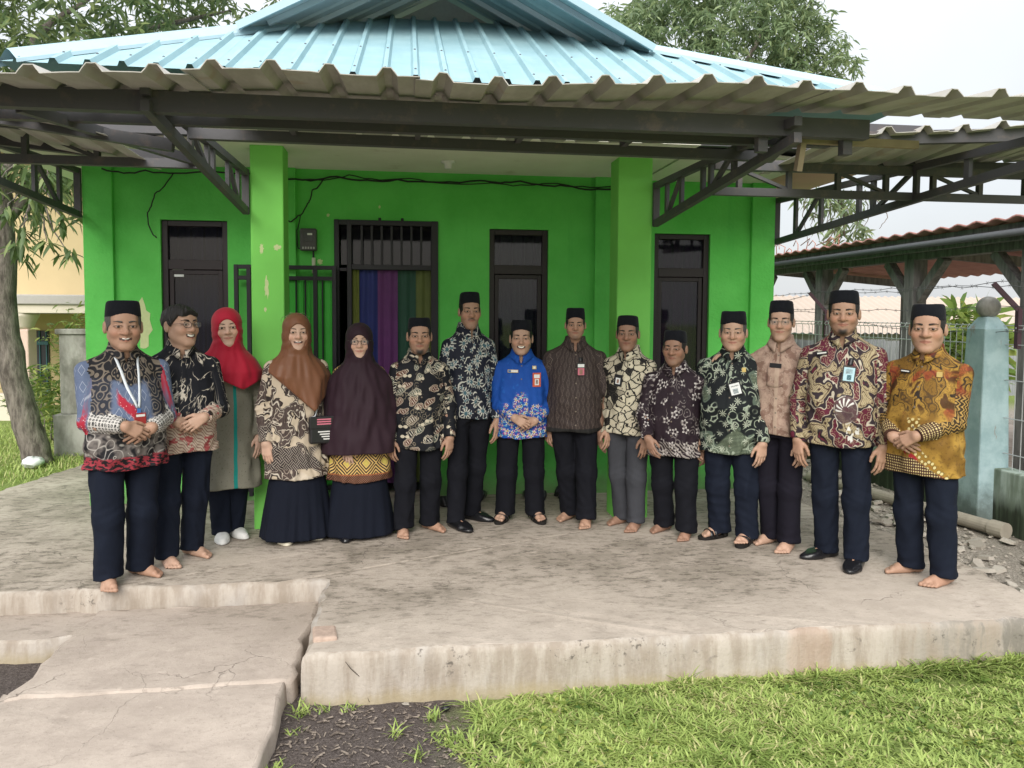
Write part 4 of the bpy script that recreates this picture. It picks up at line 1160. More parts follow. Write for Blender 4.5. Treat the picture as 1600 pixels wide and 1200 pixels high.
class G:
    """a sampling grid; shapes return distance arrays"""
    def __init__(g, lo, hi, h):
        g.lo = np.array(lo, f32); g.h = h
        n = np.ceil((np.array(hi) - g.lo) / h).astype(int) + 1
        g.x = (g.lo[0] + h * np.arange(n[0])).astype(f32)[:, None, None]
        g.y = (g.lo[1] + h * np.arange(n[1])).astype(f32)[None, :, None]
        g.z = (g.lo[2] + h * np.arange(n[2])).astype(f32)[None, None, :]
    def mesh(g, d, it=1):
        d = np.broadcast_to(d, (g.x.size, g.y.size, g.z.size))
        V, Q = nets(np.ascontiguousarray(d, f32), g.lo, g.h)
        return (relax(V, Q, it) if it else V), Q
class PT:
    """same shapes evaluated on a point list"""
    def __init__(g, P): g.x, g.y, g.z = (np.asarray(P, f32)[:, i] for i in range(3))
def ell(g, c, r):
    qx, qy, qz = (g.x - c[0]) / r[0], (g.y - c[1]) / r[1], (g.z - c[2]) / r[2]
    k0 = np.sqrt(qx * qx + qy * qy + qz * qz)
    k1 = np.sqrt((qx / r[0]) ** 2 + (qy / r[1]) ** 2 + (qz / r[2]) ** 2) + 1e-6
    return k0 * (k0 - 1) / k1
def sph(g, c, r): return np.sqrt((g.x - c[0]) ** 2 + (g.y - c[1]) ** 2 + (g.z - c[2]) ** 2) - r
def cone(g, a, b, ra, rb, sq=None):
    """tapered capsule"""
    a = np.asarray(a, f32); b = np.asarray(b, f32); d = b - a; L = float(d @ d) + 1e-9
    px, py, pz = g.x - a[0], g.y - a[1], g.z - a[2]
    t = np.clip((px * d[0] + py * d[1] + pz * d[2]) / L, 0, 1)
    ex, ey, ez = px - t * d[0], py - t * d[1], pz - t * d[2]
    return np.sqrt(ex * ex + ey * ey + ez * ez) - (ra + (rb - ra) * t)
def loft(g, keys, zlo, zhi, pw=2.2, mod=None):
    """stack of ellipses: keys = (z, rx, ry, cx, cy)"""
    K = np.array(keys, f32); K = K[np.argsort(K[:, 0])]
    zi = np.clip(g.z, K[0, 0], K[-1, 0])
    def ip(c):                                           # smooth interpolation
        return np.interp(zi.ravel(), K[:, 0], K[:, c]).astype(f32).reshape(zi.shape)
    rx, ry, cx, cy = ip(1), ip(2), ip(3), ip(4)
    X, Y = g.x - cx, g.y - cy
    q = ((np.abs(X) / rx) ** pw + (np.abs(Y) / ry) ** pw) ** (1 / pw)
    if mod is not None: q = q / mod(X, Y, g.z)
    d = (q - 1) * np.minimum(rx, ry)
    return np.maximum(np.maximum(d, zlo - g.z), g.z - zhi)
def folds(g, seed, amp, lam, n=5, dirs=(1, 1, 0.35)):
    """cloth unevenness: warped waves"""
    rg = np.random.default_rng(seed); o = 0.0
    wx = 0.03 * np.sin(g.z * 9 + rg.uniform(0, 6)) + 0.02 * np.sin(g.y * 17 + rg.uniform(0, 6))
    wz = 0.04 * np.sin(g.x * 13 + rg.uniform(0, 6))
    for i in range(n):
        d = rg.normal(size=3) * np.array(dirs); d /= np.linalg.norm(d)
        L = lam * rg.uniform(0.6, 1.5); ph = rg.uniform(0, 6.28)
        s = np.sin(2 * math.pi * (d[0] * (g.x + wx) + d[1] * g.y + d[2] * (g.z + wz)) / L + ph)
        o = o + s * (1 - 0.35 * s)
    return o * (amp / math.sqrt(n))
def unit(v): v = np.asarray(v, float); return v / (np.linalg.norm(v) + 1e-9)

# ---- head -----------------------------------------------------------------
HP = dict(wid=1.0, jaw=1.0, chin=0.0, cheek=1.0, nose=1.0, smile=0.0, open=0.0, eye=1.0, fem=0.0, fat=0.0)
def head_sdf(g, q, ears=True):
    w, jw = q['wid'], q['jaw']; ft = q['fat']
    d = ell(g, (0, .014, .036), (.076 * w, .094, .077))
    d = smin(d, ell(g, (0, -.020, -.022), (.0670 * w, .064, .080)), .03)
    d = smin(d, ell(g, (0, -.032, -.074), (.044 * jw * w, .046, .033)), .03)
    ch = -.102 - q['chin']
    d = smin(d, ell(g, (0, -.068, ch), (.020 * jw, .018, .015)), .018)
    for s in (-1, 1):
        d = smin(d, cone(g, (s * .0470 * jw * w, -.004, -.050), (s * .017, -.062, ch + .005), .016 + ft * .006, .015), .028)
        d = smin(d, ell(g, (s * .043 * w, -.054, -.026), (.024, .021 * q['cheek'], .024)), .026)
        if q['smile'] > 0: d = smin(d, ell(g, (s * .037 * w, -.068, -.032), (.016, .0125, .013)), .020)
    d = smin(d, cone(g, (-.038, -.073, .026), (.038, -.073, .026), .012, .012), .02)
    d = smin(d, ell(g, (0, -.058, .052), (.050, .028, .030)), .03)          # forehead
    for s in (-1, 1):                                                        # sockets, lids
        d = smax(d, -ell(g, (s * .0325, -.108, .005), (.0195, .023, .0150)), .010)
        d = smin(d, ell(g, (s * .0325, -.0755, .0030), (.0185, .0160, .0135)), .004)
        d = smin(d, cone(g, (s * .018, -.0895, .0115), (s * .047, -.0825, .0100), .0028, .0028), .003)   # upper lid fold
        d = smax(d, -ell(g, (s * .0325, -.0965, .0018), (.0165, .0135, .0054 * q['eye'])), .001)
    nz = q['nose']
    d = smin(d, cone(g, (0, -.083, .014), (0, -.098, -.026), .0085, .0118 * nz), .016)
    d = smin(d, sph(g, (0, -.0985, -.0285), .0128 * nz), .010)
    for s in (-1, 1):
        d = smin(d, ell(g, (s * .0155 * nz, -.0875, -.0320), (.0092 * nz, .0115, .0085)), .009)
        d = smax(d, -ell(g, (s * .0075 * nz, -.098, -.0420), (.0046, .0065, .0040)), .002)
    sm = q['smile']; zl = -.0605
    d = smin(d, ell(g, (0, -.068, zl - .002), (.030, .018, .020)), .016)     # muzzle
    up = zl + .0048
    lw = .0265 + .006 * sm
    for s in (-1, 1):                                                        # lips, two halves each
        d = smin(d, cone(g, (0, -.0860, up), (s * lw, -.0765 + .002 * sm, zl + .0070 * sm), .0050, .0020), .004)
        d = smin(d, cone(g, (0, -.0848, zl - .0070 - .005 * q['open']), (s * lw * .94, -.0755, zl + .0055 * sm - .001), .0062, .0022), .004)
        d = smax(d, -cone(g, (0, -.0950 + .002 * q['open'], zl - .001 - .0015 * q['open']), (s * lw, -.0845, zl + .0070 * sm), .0030 + .0050 * q['open'], .0018 + .0008 * q['open']), .002)
        d = smax(d, -cone(g, (s * .021, -.0935, -.040), (s * (.036 + .004 * sm), -.0825, zl - .004), .0008 + .0012 * sm, .0008), .010)
    if ears:
        for s in (-1, 1):
            e = ell(g, (s * .0800 * w, .010, -.004), (.0115, .0185, .032))
            e = smax(e, -ell(g, (s * .0905 * w, .004, .000), (.0070, .0105, .019)), .004)
            d = smin(d, e, .007)
    return d

# ---- arm with hand ---------------------------------------------------------
def arm_mesh(el, wr, hd, nrm, left, hl, curl=0.55, h=0.0042, spread=0.10, thumb=0.5, rf=1.0):
    """forearm + hand as one surface; all vectors in person space"""
    el, wr = np.array(el, float), np.array(wr, float)
    ax = unit(wr - el); hd = unit(hd)
    nrm = unit(np.array(nrm) - hd * np.dot(nrm, hd))
    th = np.cross(nrm, hd) if left else np.cross(hd, nrm)
    e2 = unit(np.cross(ax, nrm)); e3 = np.cross(ax, e2)
    B = np.stack([ax, e2, e3])                              # rows: local axes
    toL = lambda p: B @ (np.asarray(p) - el)
    s = hl / 0.18
    segs = []
    fore = np.linalg.norm(wr - el)
    K = []
    for i in range(4):
        off = (.0285 - .0195 * i)
        base = wr + hd * .012 * s + th * off * .62 * s
        kn = wr + hd * (.090 - .004 * abs(i - 1) - (.006 if i == 3 else 0)) * s + th * off * s + nrm * (.002 * abs(i - 1.2)) * s
        K.append((base, kn))
        L = (.044, .050, .046, .036)[i] * s; cr = curl * (0.85 + 0.12 * i)
        p = kn; d0 = unit(hd + th * spread * (1.2 - i) * .55); ang = cr * .55; chain = [p]
        for ph, ln in enumerate((L, L * .62, L * .50)):
            dd = d0 * math.cos(ang) + nrm * math.sin(ang)
            p = p + dd * ln; chain.append(p); ang += cr * (1.0 if ph == 0 else .7)
        segs.append(chain)
    tb = [wr + hd * .014 * s + th * .020 * s + nrm * .010 * s]
    d1 = unit(hd * .72 + th * .62 + nrm * .35 * thumb); tb.append(tb[0] + d1 * .044 * s)
    d2 = unit(hd * .92 + th * .28 + nrm * .45 * thumb); tb.append(tb[1] + d2 * .032 * s)
    d3 = unit(hd * .95 + th * .02 + nrm * .55 * thumb); tb.append(tb[2] + d3 * .025 * s)
    allp = [toL(p) for c in segs for p in c] + [toL(p) for p in tb] + [toL(el), toL(wr)]
    A = np.array(allp); lo = A.min(0) - .055 * s; hi = A.max(0) + .03 * s
    lo[0] = max(lo[0], min(0.0, fore - .20))
    g = G(lo, hi, h)
    d = cone(g, toL(el), toL(el + ax * fore * .35), .040 * rf, .042 * rf)
    d = smin(d, cone(g, toL(el + ax * fore * .35), toL(wr), .042 * rf, .0275 * rf), .03)
    pm = None
    for (b_, k_) in K:
        c_ = cone(g, toL(b_), toL(k_), .0150 * s, .0118 * s)
        pm = c_ if pm is None else smin(pm, c_, .012 * s)
    pm = smin(pm, cone(g, toL(tb[0]), toL(tb[1]), .0165 * s, .0125 * s), .014 * s)
    d = smin(d, pm, .02 * s)
    fg = None
    for ch, r in zip(segs, (.0092, .0096, .0092, .0080)):
        c_ = None
        for k in range(3):
            q = cone(g, toL(ch[k]), toL(ch[k + 1]), r * s * (1.04 - .08 * k), r * s * (.96 - .09 * k))
            c_ = q if c_ is None else smin(c_, q, .003)
        fg = c_ if fg is None else np.minimum(fg, c_)
    t_ = smin(cone(g, toL(tb[1]), toL(tb[2]), .0120 * s, .0105 * s), cone(g, toL(tb[2]), toL(tb[3]), .0105 * s, .0085 * s), .004)
    d = smin(d, np.minimum(fg, t_), .006 * s)
    V, Q = g.mesh(d, 1)
    return V @ B.astype(f32) + el.astype(f32), Q

# ---- foot ------------------------------------------------------------------
def foot_sdf(g, left, k):
    s = -1 if left else 1                                   # big toe towards the other foot
    d = ell(g, (0, .040 * k, .030 * k), (.030 * k, .034 * k, .031 * k))
    d = smin(d, cone(g, (0, .010 * k, .052 * k), (0, -.085 * k, .034 * k), .034 * k, .025 * k), .03)
    d = smin(d, cone(g, (.012 * s * k, -.03 * k, .026 * k), (.020 * s * k, -.125 * k, .020 * k), .026 * k, .022 * k), .025)
    d = smin(d, cone(g, (-.012 * s * k, -.01 * k, .022 * k), (-.028 * s * k, -.105 * k, .016 * k), .024 * k, .017 * k), .025)
    d = smin(d, cone(g, (0, .012 * k, .060 * k), (0, .004 * k, .25 * k), .033 * k, .042 * k), .03)
    return d
TOES = [(.027, -.128, .060, .0135), (.008, -.130, .052, .0098), (-.008, -.125, .045, .0092), (-.022, -.116, .040, .0088), (-.035, -.103, .034, .0086)]
def bare_foot(left, k, h=0.0042):
    g = G((-.062 * k, -.205 * k, -.004), (.062 * k, .085 * k, .20 * k), h)
    s = -1 if left else 1
    d = foot_sdf(g, left, k)
    for x, y, L, r in TOES:
        t = cone(g, (x * s * k, y * k + .012, .018 * k), (x * s * 1.08 * k, (y - L * .62) * k, .0105 * k), r * k * .95, r * k)
        d = smin(d, t, .005)
    d = smax(d, -g.z + .0005, .004)
    return g.mesh(d, 1)
def shoe_mesh(left, k, kind, h=0.005):
    g = G((-.075 * k, -.225 * k, -.004), (.075 * k, .10 * k, .16 * k), h)
    d = foot_sdf(g, left, k) - .008
    s = -1 if left else 1
    tip = -.165 if kind != 'croc' else -.15
    d = smin(d, cone(g, (.004 * s * k, -.10 * k, .030 * k), (.006 * s * k, tip * k, .024 * k), .040 * k, .028 * k), .03)
    if kind == 'croc': d = smin(d, ell(g, (0, -.11 * k, .034 * k), (.058 * k, .085 * k, .042 * k)), .03)
    top = .085 if kind == 'loafer' else (.10 if kind == 'sneaker' else .075)
    d = smax(d, g.z - (top + (g.y - .03) * (.25 if kind != 'croc' else .0)) * k, .012)
    if kind == 'croc':                                       # open heel and vent holes
        d = smax(d, -ell(g, (0, .055 * k, .085 * k), (.036 * k, .05 * k, .05 * k)), .01)
        for i in range(4):
            for x in (-.03, 0.0, .03):
                d = smax(d, -sph(g, (x * k, (-.10 - i * .018) * k, (.075 - i * .007 - abs(x) * .25) * k), .0062), .002)
    sole = np.maximum(np.abs(g.z - .011 * k) - .010 * k, np.minimum(ell(g, (.004 * s * k, -.10 * k, .011 * k), (.050 * k, .098 * k, .06 * k)), ell(g, (0, .0, .011 * k), (.040 * k, .088 * k, .06 * k))))
    d = smin(d, sole, .004)
    d = smax(d, -g.z + .0005, .003)
    return g.mesh(d, 1)
# ------------------------------------------------------------------ person builder
def skin_mat(tone, name='skin'):
    M = MAT(name, 0.52, 0.35)
    p = M.obj(); a = M.attr('face'); lip, beard, warm = M.xyz(a)
    n = M.noise(p, 45.0, 4.0); n2 = M.noise(p, 9.0, 3.0)
    c = M.mix(n, tuple(v * .88 for v in tone), tuple(min(1, v * 1.10) for v in tone))
    c = M.mix(M.ss(.4, .8, n2) * .35, c, (tone[0] * 1.02, tone[1] * .86, tone[2] * .80))
    c = M.mix(warm * .5, c, (min(1, tone[0] * 1.12), tone[1] * .78, tone[2] * .70))
    c = M.mix(lip * .75, c, (tone[0] * .88, tone[1] * .50, tone[2] * .50))
    c = M.mix(beard, c, (.018, .013, .010))  # beard channel also carries lashes and the shade painted in the mouth
    M.rough(n * .25 + .42)
    M.base(c); M.bump(n, .25, .004)
    M.bs.inputs['Subsurface Weight'].default_value = 0.0
    return M.m
M_HAIR = simple('black hair', (0.014, 0.012, 0.011), .55, .35, .4, 160, .5)
M_GREYHAIR = simple('greying hair', (0.07, 0.065, 0.06), .6, .3, .5, 160, .5)
def velvet():
    M = MAT('black velvet', .95, .1); p = M.obj()
    M.base(M.mix(M.noise(p, 30.0, 4.0), (.006, .007, .010), (.013, .014, .018)))
    M.bs.inputs['Sheen Weight'].default_value = .05; M.bump(M.noise(p, 60.0, 4.0), .5, .004)
    return M.m
M_CAPV = velvet()
def eye_mat():
    M = MAT('eye', .12, .5); x, y, z = M.xyz(M.attr('eyeco'))
    r = M.sqrt(x * x + z * z); f = M.ss(.0, -.2, y)
    c = M.mix(M.ss(.60, .52, r) * f, (.40, .35, .31), (.030, .016, .010))
    M.base(M.mix(M.ss(.22, .18, r) * f, c, (.005, .005, .005)))
    return M.m
M_EYE = eye_mat()
M_TEETH = simple('teeth', (.78, .75, .68), .3, .5, .04, 60)
M_GLFRAME = simple('dark spectacle frame', (.03, .02, .018), .3, .5)
M_WIRE = simple('thin metal spectacle frame', (.30, .26, .20), .3, .5, metal=.8)
M_LENS = MAT('spectacle lens', .03, .5); M_LENS.base((.9, .93, .95)); M_LENS.bs.inputs['Alpha'].default_value = .07; M_LENS = M_LENS.m
def cloth_dark(name, col, sheen=.0):
    M = MAT(name, .88, .15); p = M.obj()
    w = M.noise(M.vop('MULTIPLY', p, (140, 140, 30)), 1.0, 3.0)
    n = M.noise(p, 5.0, 4.0)
    M.base(M.mix(n * .6 + w * .4, tuple(v * .7 for v in col), tuple(v * 1.3 for v in col)))
    M.bump(w * .4 + n, .25, .006); M.bs.inputs['Sheen Weight'].default_value = sheen
    return M.m
M_TR_NAVY = cloth_dark('navy twill', (.0075, .0105, .020))
M_TR_BLACK = cloth_dark('black twill', (.0070, .0075, .011))
M_TR_PURP = cloth_dark('blue black twill', (.0095, .0085, .0145))
M_TR_GREY = cloth_dark('charcoal grey twill', (.046, .048, .056))
M_SKIRT = cloth_dark('midnight skirt cloth', (.0065, .0085, .016))
M_SHOE = simple('black polished leather', (.010, .010, .012), .28, .5, .3, 20)
M_RUBBER = simple('black rubber sole', (.014, .012, .011), .7, .3, .3, 30)
M_WSHOE = simple('off white shoe', (.62, .62, .60), .6, .3, .08, 25)
M_CROC = simple('cream foam clog', (.72, .68, .55), .6, .3, .05, 25)
M_CARD = simple('white badge card', (.70, .72, .72), .3, .5, .05, 40)
M_BLK = simple('black plastic', (.012, .012, .014), .4, .4)
M_GOLD = simple('gilt badge', (.65, .48, .18), .35, .5, metal=.6)

def rotm(yaw, pitch=0.0, tilt=0.0):
    return np.array((Matrix.Rotation(yaw, 3, 'Z') @ Matrix.Rotation(tilt, 3, 'Y') @ Matrix.Rotation(pitch, 3, 'X')), float)

BUTTON = MB().lathe([(.0055, -.002), (.0058, .001), (.004, .002)], 10).mesh('button'); BUTTON.materials.append(simple('horn button', (.16, .13, .10), .35, .5))
class Person:
    def __init__(s, **k):
        s.k = k
        s.fa, s.fb = [np.array(v, float) for v in k['feet']]       # image-left foot, image-right foot (floor, world)
        root = (s.fa + s.fb) / 2 + np.array(k.get('shift', (0, 0)))
        s.cam = -math.atan2(root[0], root[1])
        s.rz = s.cam + R(k.get('rel', 0))
        s.h = k['h']; s.W = k.get('w', 1.0); s.ht = s.h * k.get('bt', 1.0)
        s.root = thing('person', k['label'], 'person', (root[0], root[1], 0.0), s.rz, 'people lined up on the terrace')
        c, n = math.cos(-s.rz), math.sin(-s.rz)
        s.loc = lambda p: np.array([c * (p[0] - root[0]) - n * (p[1] - root[1]), n * (p[0] - root[0]) + c * (p[1] - root[1])])
        s.seed = k.get('seed', 1)
        # head frame
        s.hs = k.get('hs', 1.22) * 0.138 * s.h / 0.23
        s.hc = np.array([k.get('hx', 0.0), -.012 + k.get('hy', 0.0), s.h - .113 * s.hs])
        s.hr = rotm(R(k.get('hyaw', 0)) + (s.cam - s.rz) * k.get('hfollow', 0.0), R(k.get('hpitch', 0)), R(k.get('htilt', 0)))
        s.HT = lambda P: (np.asarray(P, float) * s.hs) @ s.hr.T + s.hc
        s.q = dict(HP); s.q.update(k.get('face', {}))
        s.bodyV, s.bodyQ, s.bodyA = [], [], []
    def add(s, V, Q, A=None):
        o = sum(len(v) for v in s.bodyV)
        s.bodyV.append(np.asarray(V, f32)); s.bodyQ.append(Q + o)
        s.bodyA.append(np.zeros((len(V), 3), f32) if A is None else A)
    # ---------------------------------------------------------------- head
    def head(s):
        q = s.q; k = s.k
        nb = (np.array([0, .022, s.h * .815]) - s.hc) @ s.hr / s.hs            # neck base in head space
        fm = q['fem']; nr = (.047 if fm else .055) * k.get('neck', 1.0)
        lo = (-.104, -.125, min(-.135, nb[2] - .01)); hi = (.104, .125, .122)
        lo = (min(lo[0], nb[0] - .075), lo[1], lo[2]); hi = (max(hi[0], nb[0] + .075), max(hi[1], nb[1] + .075), hi[2])
        g = G(lo, hi, .0034)
        d = head_sdf(g, q, not fm)
        d = smin(d, cone(g, (0, .020, -.050), nb, nr, nr + .010), .025)
        d = smin(d, cone(g, (0, -.030, -.080), (0, -.010, -.120), .026 + q['fat'] * .012, .030 + q['fat'] * .01), .02)
        V, Q = g.mesh(d, 1)
        # masks: lips, beard with lashes and painted mouth shade, warmth
        sm = q['smile']; zl = -.0605; A = np.zeros((len(V), 3), f32)
        dx = np.abs(V[:, 0]); lw = .0265 + .006 * sm
        zc = zl - .0015 - .003 * q['open'] + .0065 * sm * np.clip(dx / lw, 0, 1) ** 2
        hh = (.0095 + .003 * q['open']) * np.sqrt(np.clip(1 - (dx / lw) ** 2, 0, 1))
        A[:, 0] = np.clip((hh - np.abs(V[:, 2] - zc)) / .003, 0, 1) * (V[:, 1] < -.07)
        lash_shade = np.zeros(len(V), f32)
        for sx in (-1, 1):
            e_ = np.sqrt(((V[:, 0] - sx * .0325) / .0185) ** 2 + ((V[:, 2] - .0018) / (.0066 * q['eye'] + .0008)) ** 2)
            lash_shade = np.maximum(lash_shade, np.exp(-((e_ - 1.0) / .22) ** 2) * np.where(V[:, 2] > .002, 1.0, .45) * (V[:, 1] < -.065))
        ml = np.exp(-((V[:, 2] - (zl - .001 + .007 * sm * np.clip(dx / lw, 0, 1.1) ** 2)) / .0026) ** 2) * (dx < lw + .002) * (V[:, 1] < -.06) * (1 - .6 * min(1, q['open']))  # shade painted along the seam of the lips
        lash_shade = np.maximum(lash_shade * .85, ml * .55)
        if q['open'] > 0: lash_shade = np.maximum(lash_shade, .9 * ((np.abs(V[:, 2] - (zl - .002 + .0065 * sm * np.clip(dx / lw, 0, 1) ** 2)) < .0035 + .004 * q['open']) & (dx < lw * .9) & (V[:, 1] > -.0895) & (V[:, 1] < -.07)))  # hollow of the open mouth painted dark
        A[:, 2] = np.exp(-(((dx - .045) / .02) ** 2 + ((V[:, 2] + .03) / .02) ** 2)) * (V[:, 1] < -.03) + np.exp(-((dx / .016) ** 2 + ((V[:, 2] + .03) / .014) ** 2)) * (V[:, 1] < -.09) * .7
        b = k.get('beard')
        nse = .5 + .5 * np.sin(V[:, 0] * 610) * np.sin(V[:, 2] * 530 + V[:, 1] * 410)
        B = np.zeros(len(V), f32); fr = V[:, 1] < -.045
        if b:
            mo, go, st = b                                                    # moustache, goatee, stubble
            B = np.maximum(B, mo * np.exp(-((dx / .026) ** 4 + ((V[:, 2] + .0495 + dx * .22) / .0065) ** 4)) * fr)
            B = np.maximum(B, go * np.exp(-((dx / .030) ** 4 + ((V[:, 2] + .106 - dx * .25) / .020) ** 4)) * (V[:, 1] < -.02))
            jaw = (V[:, 2] < -.05 + .0) & (V[:, 2] > -.125) & (V[:, 1] < .02)
            B = np.maximum(B, st * jaw * (.35 + .65 * nse))
            B *= 1 - A[:, 0]
        A[:, 1] = np.maximum(B, lash_shade)
        s.add(s.HT(V), Q, A)
        # eyes, brows
        root = s.root
        for sx in (-1, 1):
            m = MB(); m.lathe([(max(.0004, math.sin(math.pi * i / 10)), -math.cos(math.pi * i / 10)) for i in range(11)], 16)
            co = np.array(m.v); pv = s.HT(co * .0128 + np.array([sx * .0325, -.0775, .0025]))
            me = MB(); me.v = [tuple(p) for p in pv]; me.f = m.f
            o = me.build('eye', M_EYE, root, True)
            at = o.data.attributes.new('eyeco', 'FLOAT_VECTOR', 'POINT')
            at.data.foreach_set('vector', co.astype(f32).ravel())
            # eyebrow: tapered ribbon standing on the brow ridge
            br = MB(); pts = []; rs = []
            for i in range(7):
                t = i / 6; x = sx * (.014 + .040 * t); z = .0235 + .0065 * math.sin(t * 2.2) - .003 * t + k.get('browz', 0)
                pts.append((x, s.surf(x, z) - .0006, z)); rs.append(k.get('brow', .0040) * (0.75 + .5 * math.sin(math.pi * min(1, t + .2))) * (1 - .5 * t))
            pts = [tuple(p) for p in s.HT(pts)]
            br.tube(pts, [r * s.hs for r in rs], 8)
            br.build('eyebrow', k.get('hairmat', M_HAIR), root, True)
        if q['open'] > 0:
            m = MB(); w_ = .021 + .004 * sm
            def tf(u, v):
                a_ = (u - .5) * 2; x = a_ * w_
                return (x, -.0893 + .0085 * a_ * a_, zl + .0045 + .0060 * sm * a_ * a_ - v * .0085 * q['open'] * (1 - .5 * a_ * a_))
            m.grid(tf, 12, 3); m.v = [tuple(p) for p in s.HT(m.v)]
            m.build('teeth', M_TEETH, root, True)
        if k.get('hair', True): s.hair()
        if k.get('cap', True): s.cap()
        if k.get('glasses'): s.specs(*k['glasses'])
    def surf(s, x, z):
        ys = np.linspace(-.13, .0, 261); P = np.stack([np.full(261, x), ys, np.full(261, z)], 1)
        d = head_sdf(PT(P), s.q, False); i = np.argmax(d < 0)
        return float(ys[i])
    def hair(s):
        full = s.k.get('hair') == 'full'
        g = G((-.095, -.10, -.09), (.095, .125, .135), .0042)
        d = head_sdf(g, s.q, False) - (.0045 if not full else .010)
        if full:
            front = np.maximum(.062 + (g.y + .03) * .25 - g.z, -g.y - .090)      # above the hairline
            side = np.maximum(-.012 - g.z + np.clip(-g.y - .01, 0, 1) * 1.2, -g.y - .062)
            back = np.maximum(-.075 - g.z, .02 - g.y)
            reg = np.minimum(np.minimum(front, side), back)
            d = d + folds(g, s.seed, .002, .02, 4)
        else:
            side = np.maximum(-.020 - g.z + np.clip(-g.y - .02, 0, 1) * 1.0, -g.y - .052)
            back = np.maximum(-.075 - g.z, .018 - g.y)
            reg = np.minimum(side, back)
        ear = np.minimum(ell(g, (-.083, .008, -.006), (.016, .021, .033)), ell(g, (.083, .008, -.006), (.016, .021, .033)))
        d = np.maximum(np.maximum(d, reg), -ear)
        V, Q = g.mesh(d, 0)
        np_mesh('hair', s.HT(V), Q, s.k.get('hairmat', M_HAIR), s.root)
    def cap(s):
        w = s.q['wid']; m = MB(); n = 36; cp = s.k.get('capt', {})
        rim = cp.get('rim', .047); H_ = cp.get('h', .086); tl = cp.get('tilt', 0.06)
        prof = [(.985, 0), (1.0, .003), (.972, H_ * .45), (.930, H_ * .80), (.900, H_ * .92), (.84, H_ * .98), (.72, H_), (.45, H_ - .002), (.05, H_ - .006)]
        for r, z in prof:
            for i in range(n):
                a = 2 * math.pi * i / n; cx, cy = math.cos(a), math.sin(a)
                e = 2.35; kx = abs(cx) ** (2 / e) * (1 if cx >= 0 else -1); ky = abs(cy) ** (2 / e) * (1 if cy >= 0 else -1)
                x, y = kx * r * (.0800 * w), .012 + ky * r * .0990
                fold = -.006 * math.exp(-(x / .018) ** 2) if r < .8 else 0.0
                zz = rim + z - (y - .0) * tl + fold - (.014 * max(0, y) / .1)
                m.v.append((x, y, zz))
        for i in range(len(prof) - 1):
            for j in range(n):
                j2 = (j + 1) % n; m.f.append((i * n + j, i * n + j2, (i + 1) * n + j2, (i + 1) * n + j))
        m.f.append(tuple(range((len(prof) - 1) * n, len(prof) * n)))
        m.v = [tuple(p) for p in s.HT(m.v)]
        m.build('cap', M_CAPV, s.root, True)
    def specs(s, mat, rr=.021):
        m = MB(); y0 = s.surf(0, .012) - .006
        for sx in (-1, 1):
            ring = []
            for i in range(25):
                a = 2 * math.pi * i / 24; cx, cy = math.cos(a), math.sin(a); e = 2.6
                ring.append((sx * .0335 + abs(cx) ** (2 / e) * (1 if cx > 0 else -1) * rr * 1.15, y0 - .004 + .25 * (abs(sx * .0335 + cx * rr) - .02) ** 1 * .35, .001 + abs(cy) ** (2 / e) * (1 if cy > 0 else -1) * rr * .80))
            m.tube([tuple(p) for p in s.HT(ring)], (.0017 if mat is M_GLFRAME else .0011) * s.hs, 6)
            m.tube([tuple(p) for p in s.HT([(sx * .058, y0 + .002, .008), (sx * .079 * s.q['wid'], y0 + .030, .008), (sx * .083 * s.q['wid'], .005, .006)])], .0014 * s.hs, 6)
            L = MB(); L.v = [tuple(p) for p in s.HT(ring[:-1])]; L.f = [tuple(range(24))]
        m.tube([tuple(p) for p in s.HT([(-.0105, y0 - .003, .004), (0, y0 - .006, .006), (.0105, y0 - .003, .004)])], .0014 * s.hs, 6)
        gl = m.build('spectacles', mat, s.root, True)
        for sx in (-1, 1):
            L = MB(); r_ = []
            for i in range(20):
                a = 2 * math.pi * i / 20; r_.append((sx * .0335 + math.cos(a) * rr * 1.1, y0 - .0035, .001 + math.sin(a) * rr * .78))
            L.v = [tuple(p) for p in s.HT(r_)]; L.f = [tuple(range(20))]
            L.build('lens', M_LENS, gl)
    # ---------------------------------------------------------------- arms
    def arm_setup(s):
        h = s.ht; k = s.k; s.jx = k.get('sw', .235) - .058; s.jz = h * k.get('shz', .768)
        s.arms = []
        for sx, nm in ((-1, 'ra'), (1, 'la')):                                   # image-left arm, image-right arm
            a = k.get(nm, {}); S = np.array([sx * s.jx, .012, s.jz])
            L1, L2 = .178 * h, .152 * h
            mode = a.get('mode', 'hang')
            if mode == 'hang':
                w = np.array([sx * (s.jx + a.get('out', .060)), a.get('fy', -.05), s.jz - .318 * h]); hd = (-sx * .08, -.16, -1); nn = (-sx * .55, .85, 0)
                cr = a.get('curl', .45)
            elif mode == 'clasp':
                yb, zc = s.belly_y(a['z']) , a['z']
                over = (sx == a.get('top', -1))
                w = np.array([sx * .078 + a.get('x', 0), yb - (.066 if over else .030), zc + (.030 if over else .006)])
                hd = (-sx * .86, -.10 if over else .02, -.46 if over else -.40); nn = (-sx * .08, .95, -.35); cr = .62 if over else .5
            else: w = None; cr = .4
            if 'w' in a: w = np.array(a['w'], float)
            if 'd' in a: hd = a['d']
            if 'n' in a: nn = a['n']
            if 'c' in a: cr = a['c']
            v = w - S; D = np.linalg.norm(v)
            if D > (L1 + L2) * .995: w = S + v / D * (L1 + L2) * .995; v = w - S; D = np.linalg.norm(v)
            t = (L1 * L1 - L2 * L2 + D * D) / (2 * D); hh = math.sqrt(max(0, L1 * L1 - t * t))
            pole = np.array(a.get('pole', (sx * .55, .75, -.25))); u = v / D; pole = unit(pole - u * np.dot(pole, u))
            E = S + u * t + pole * hh
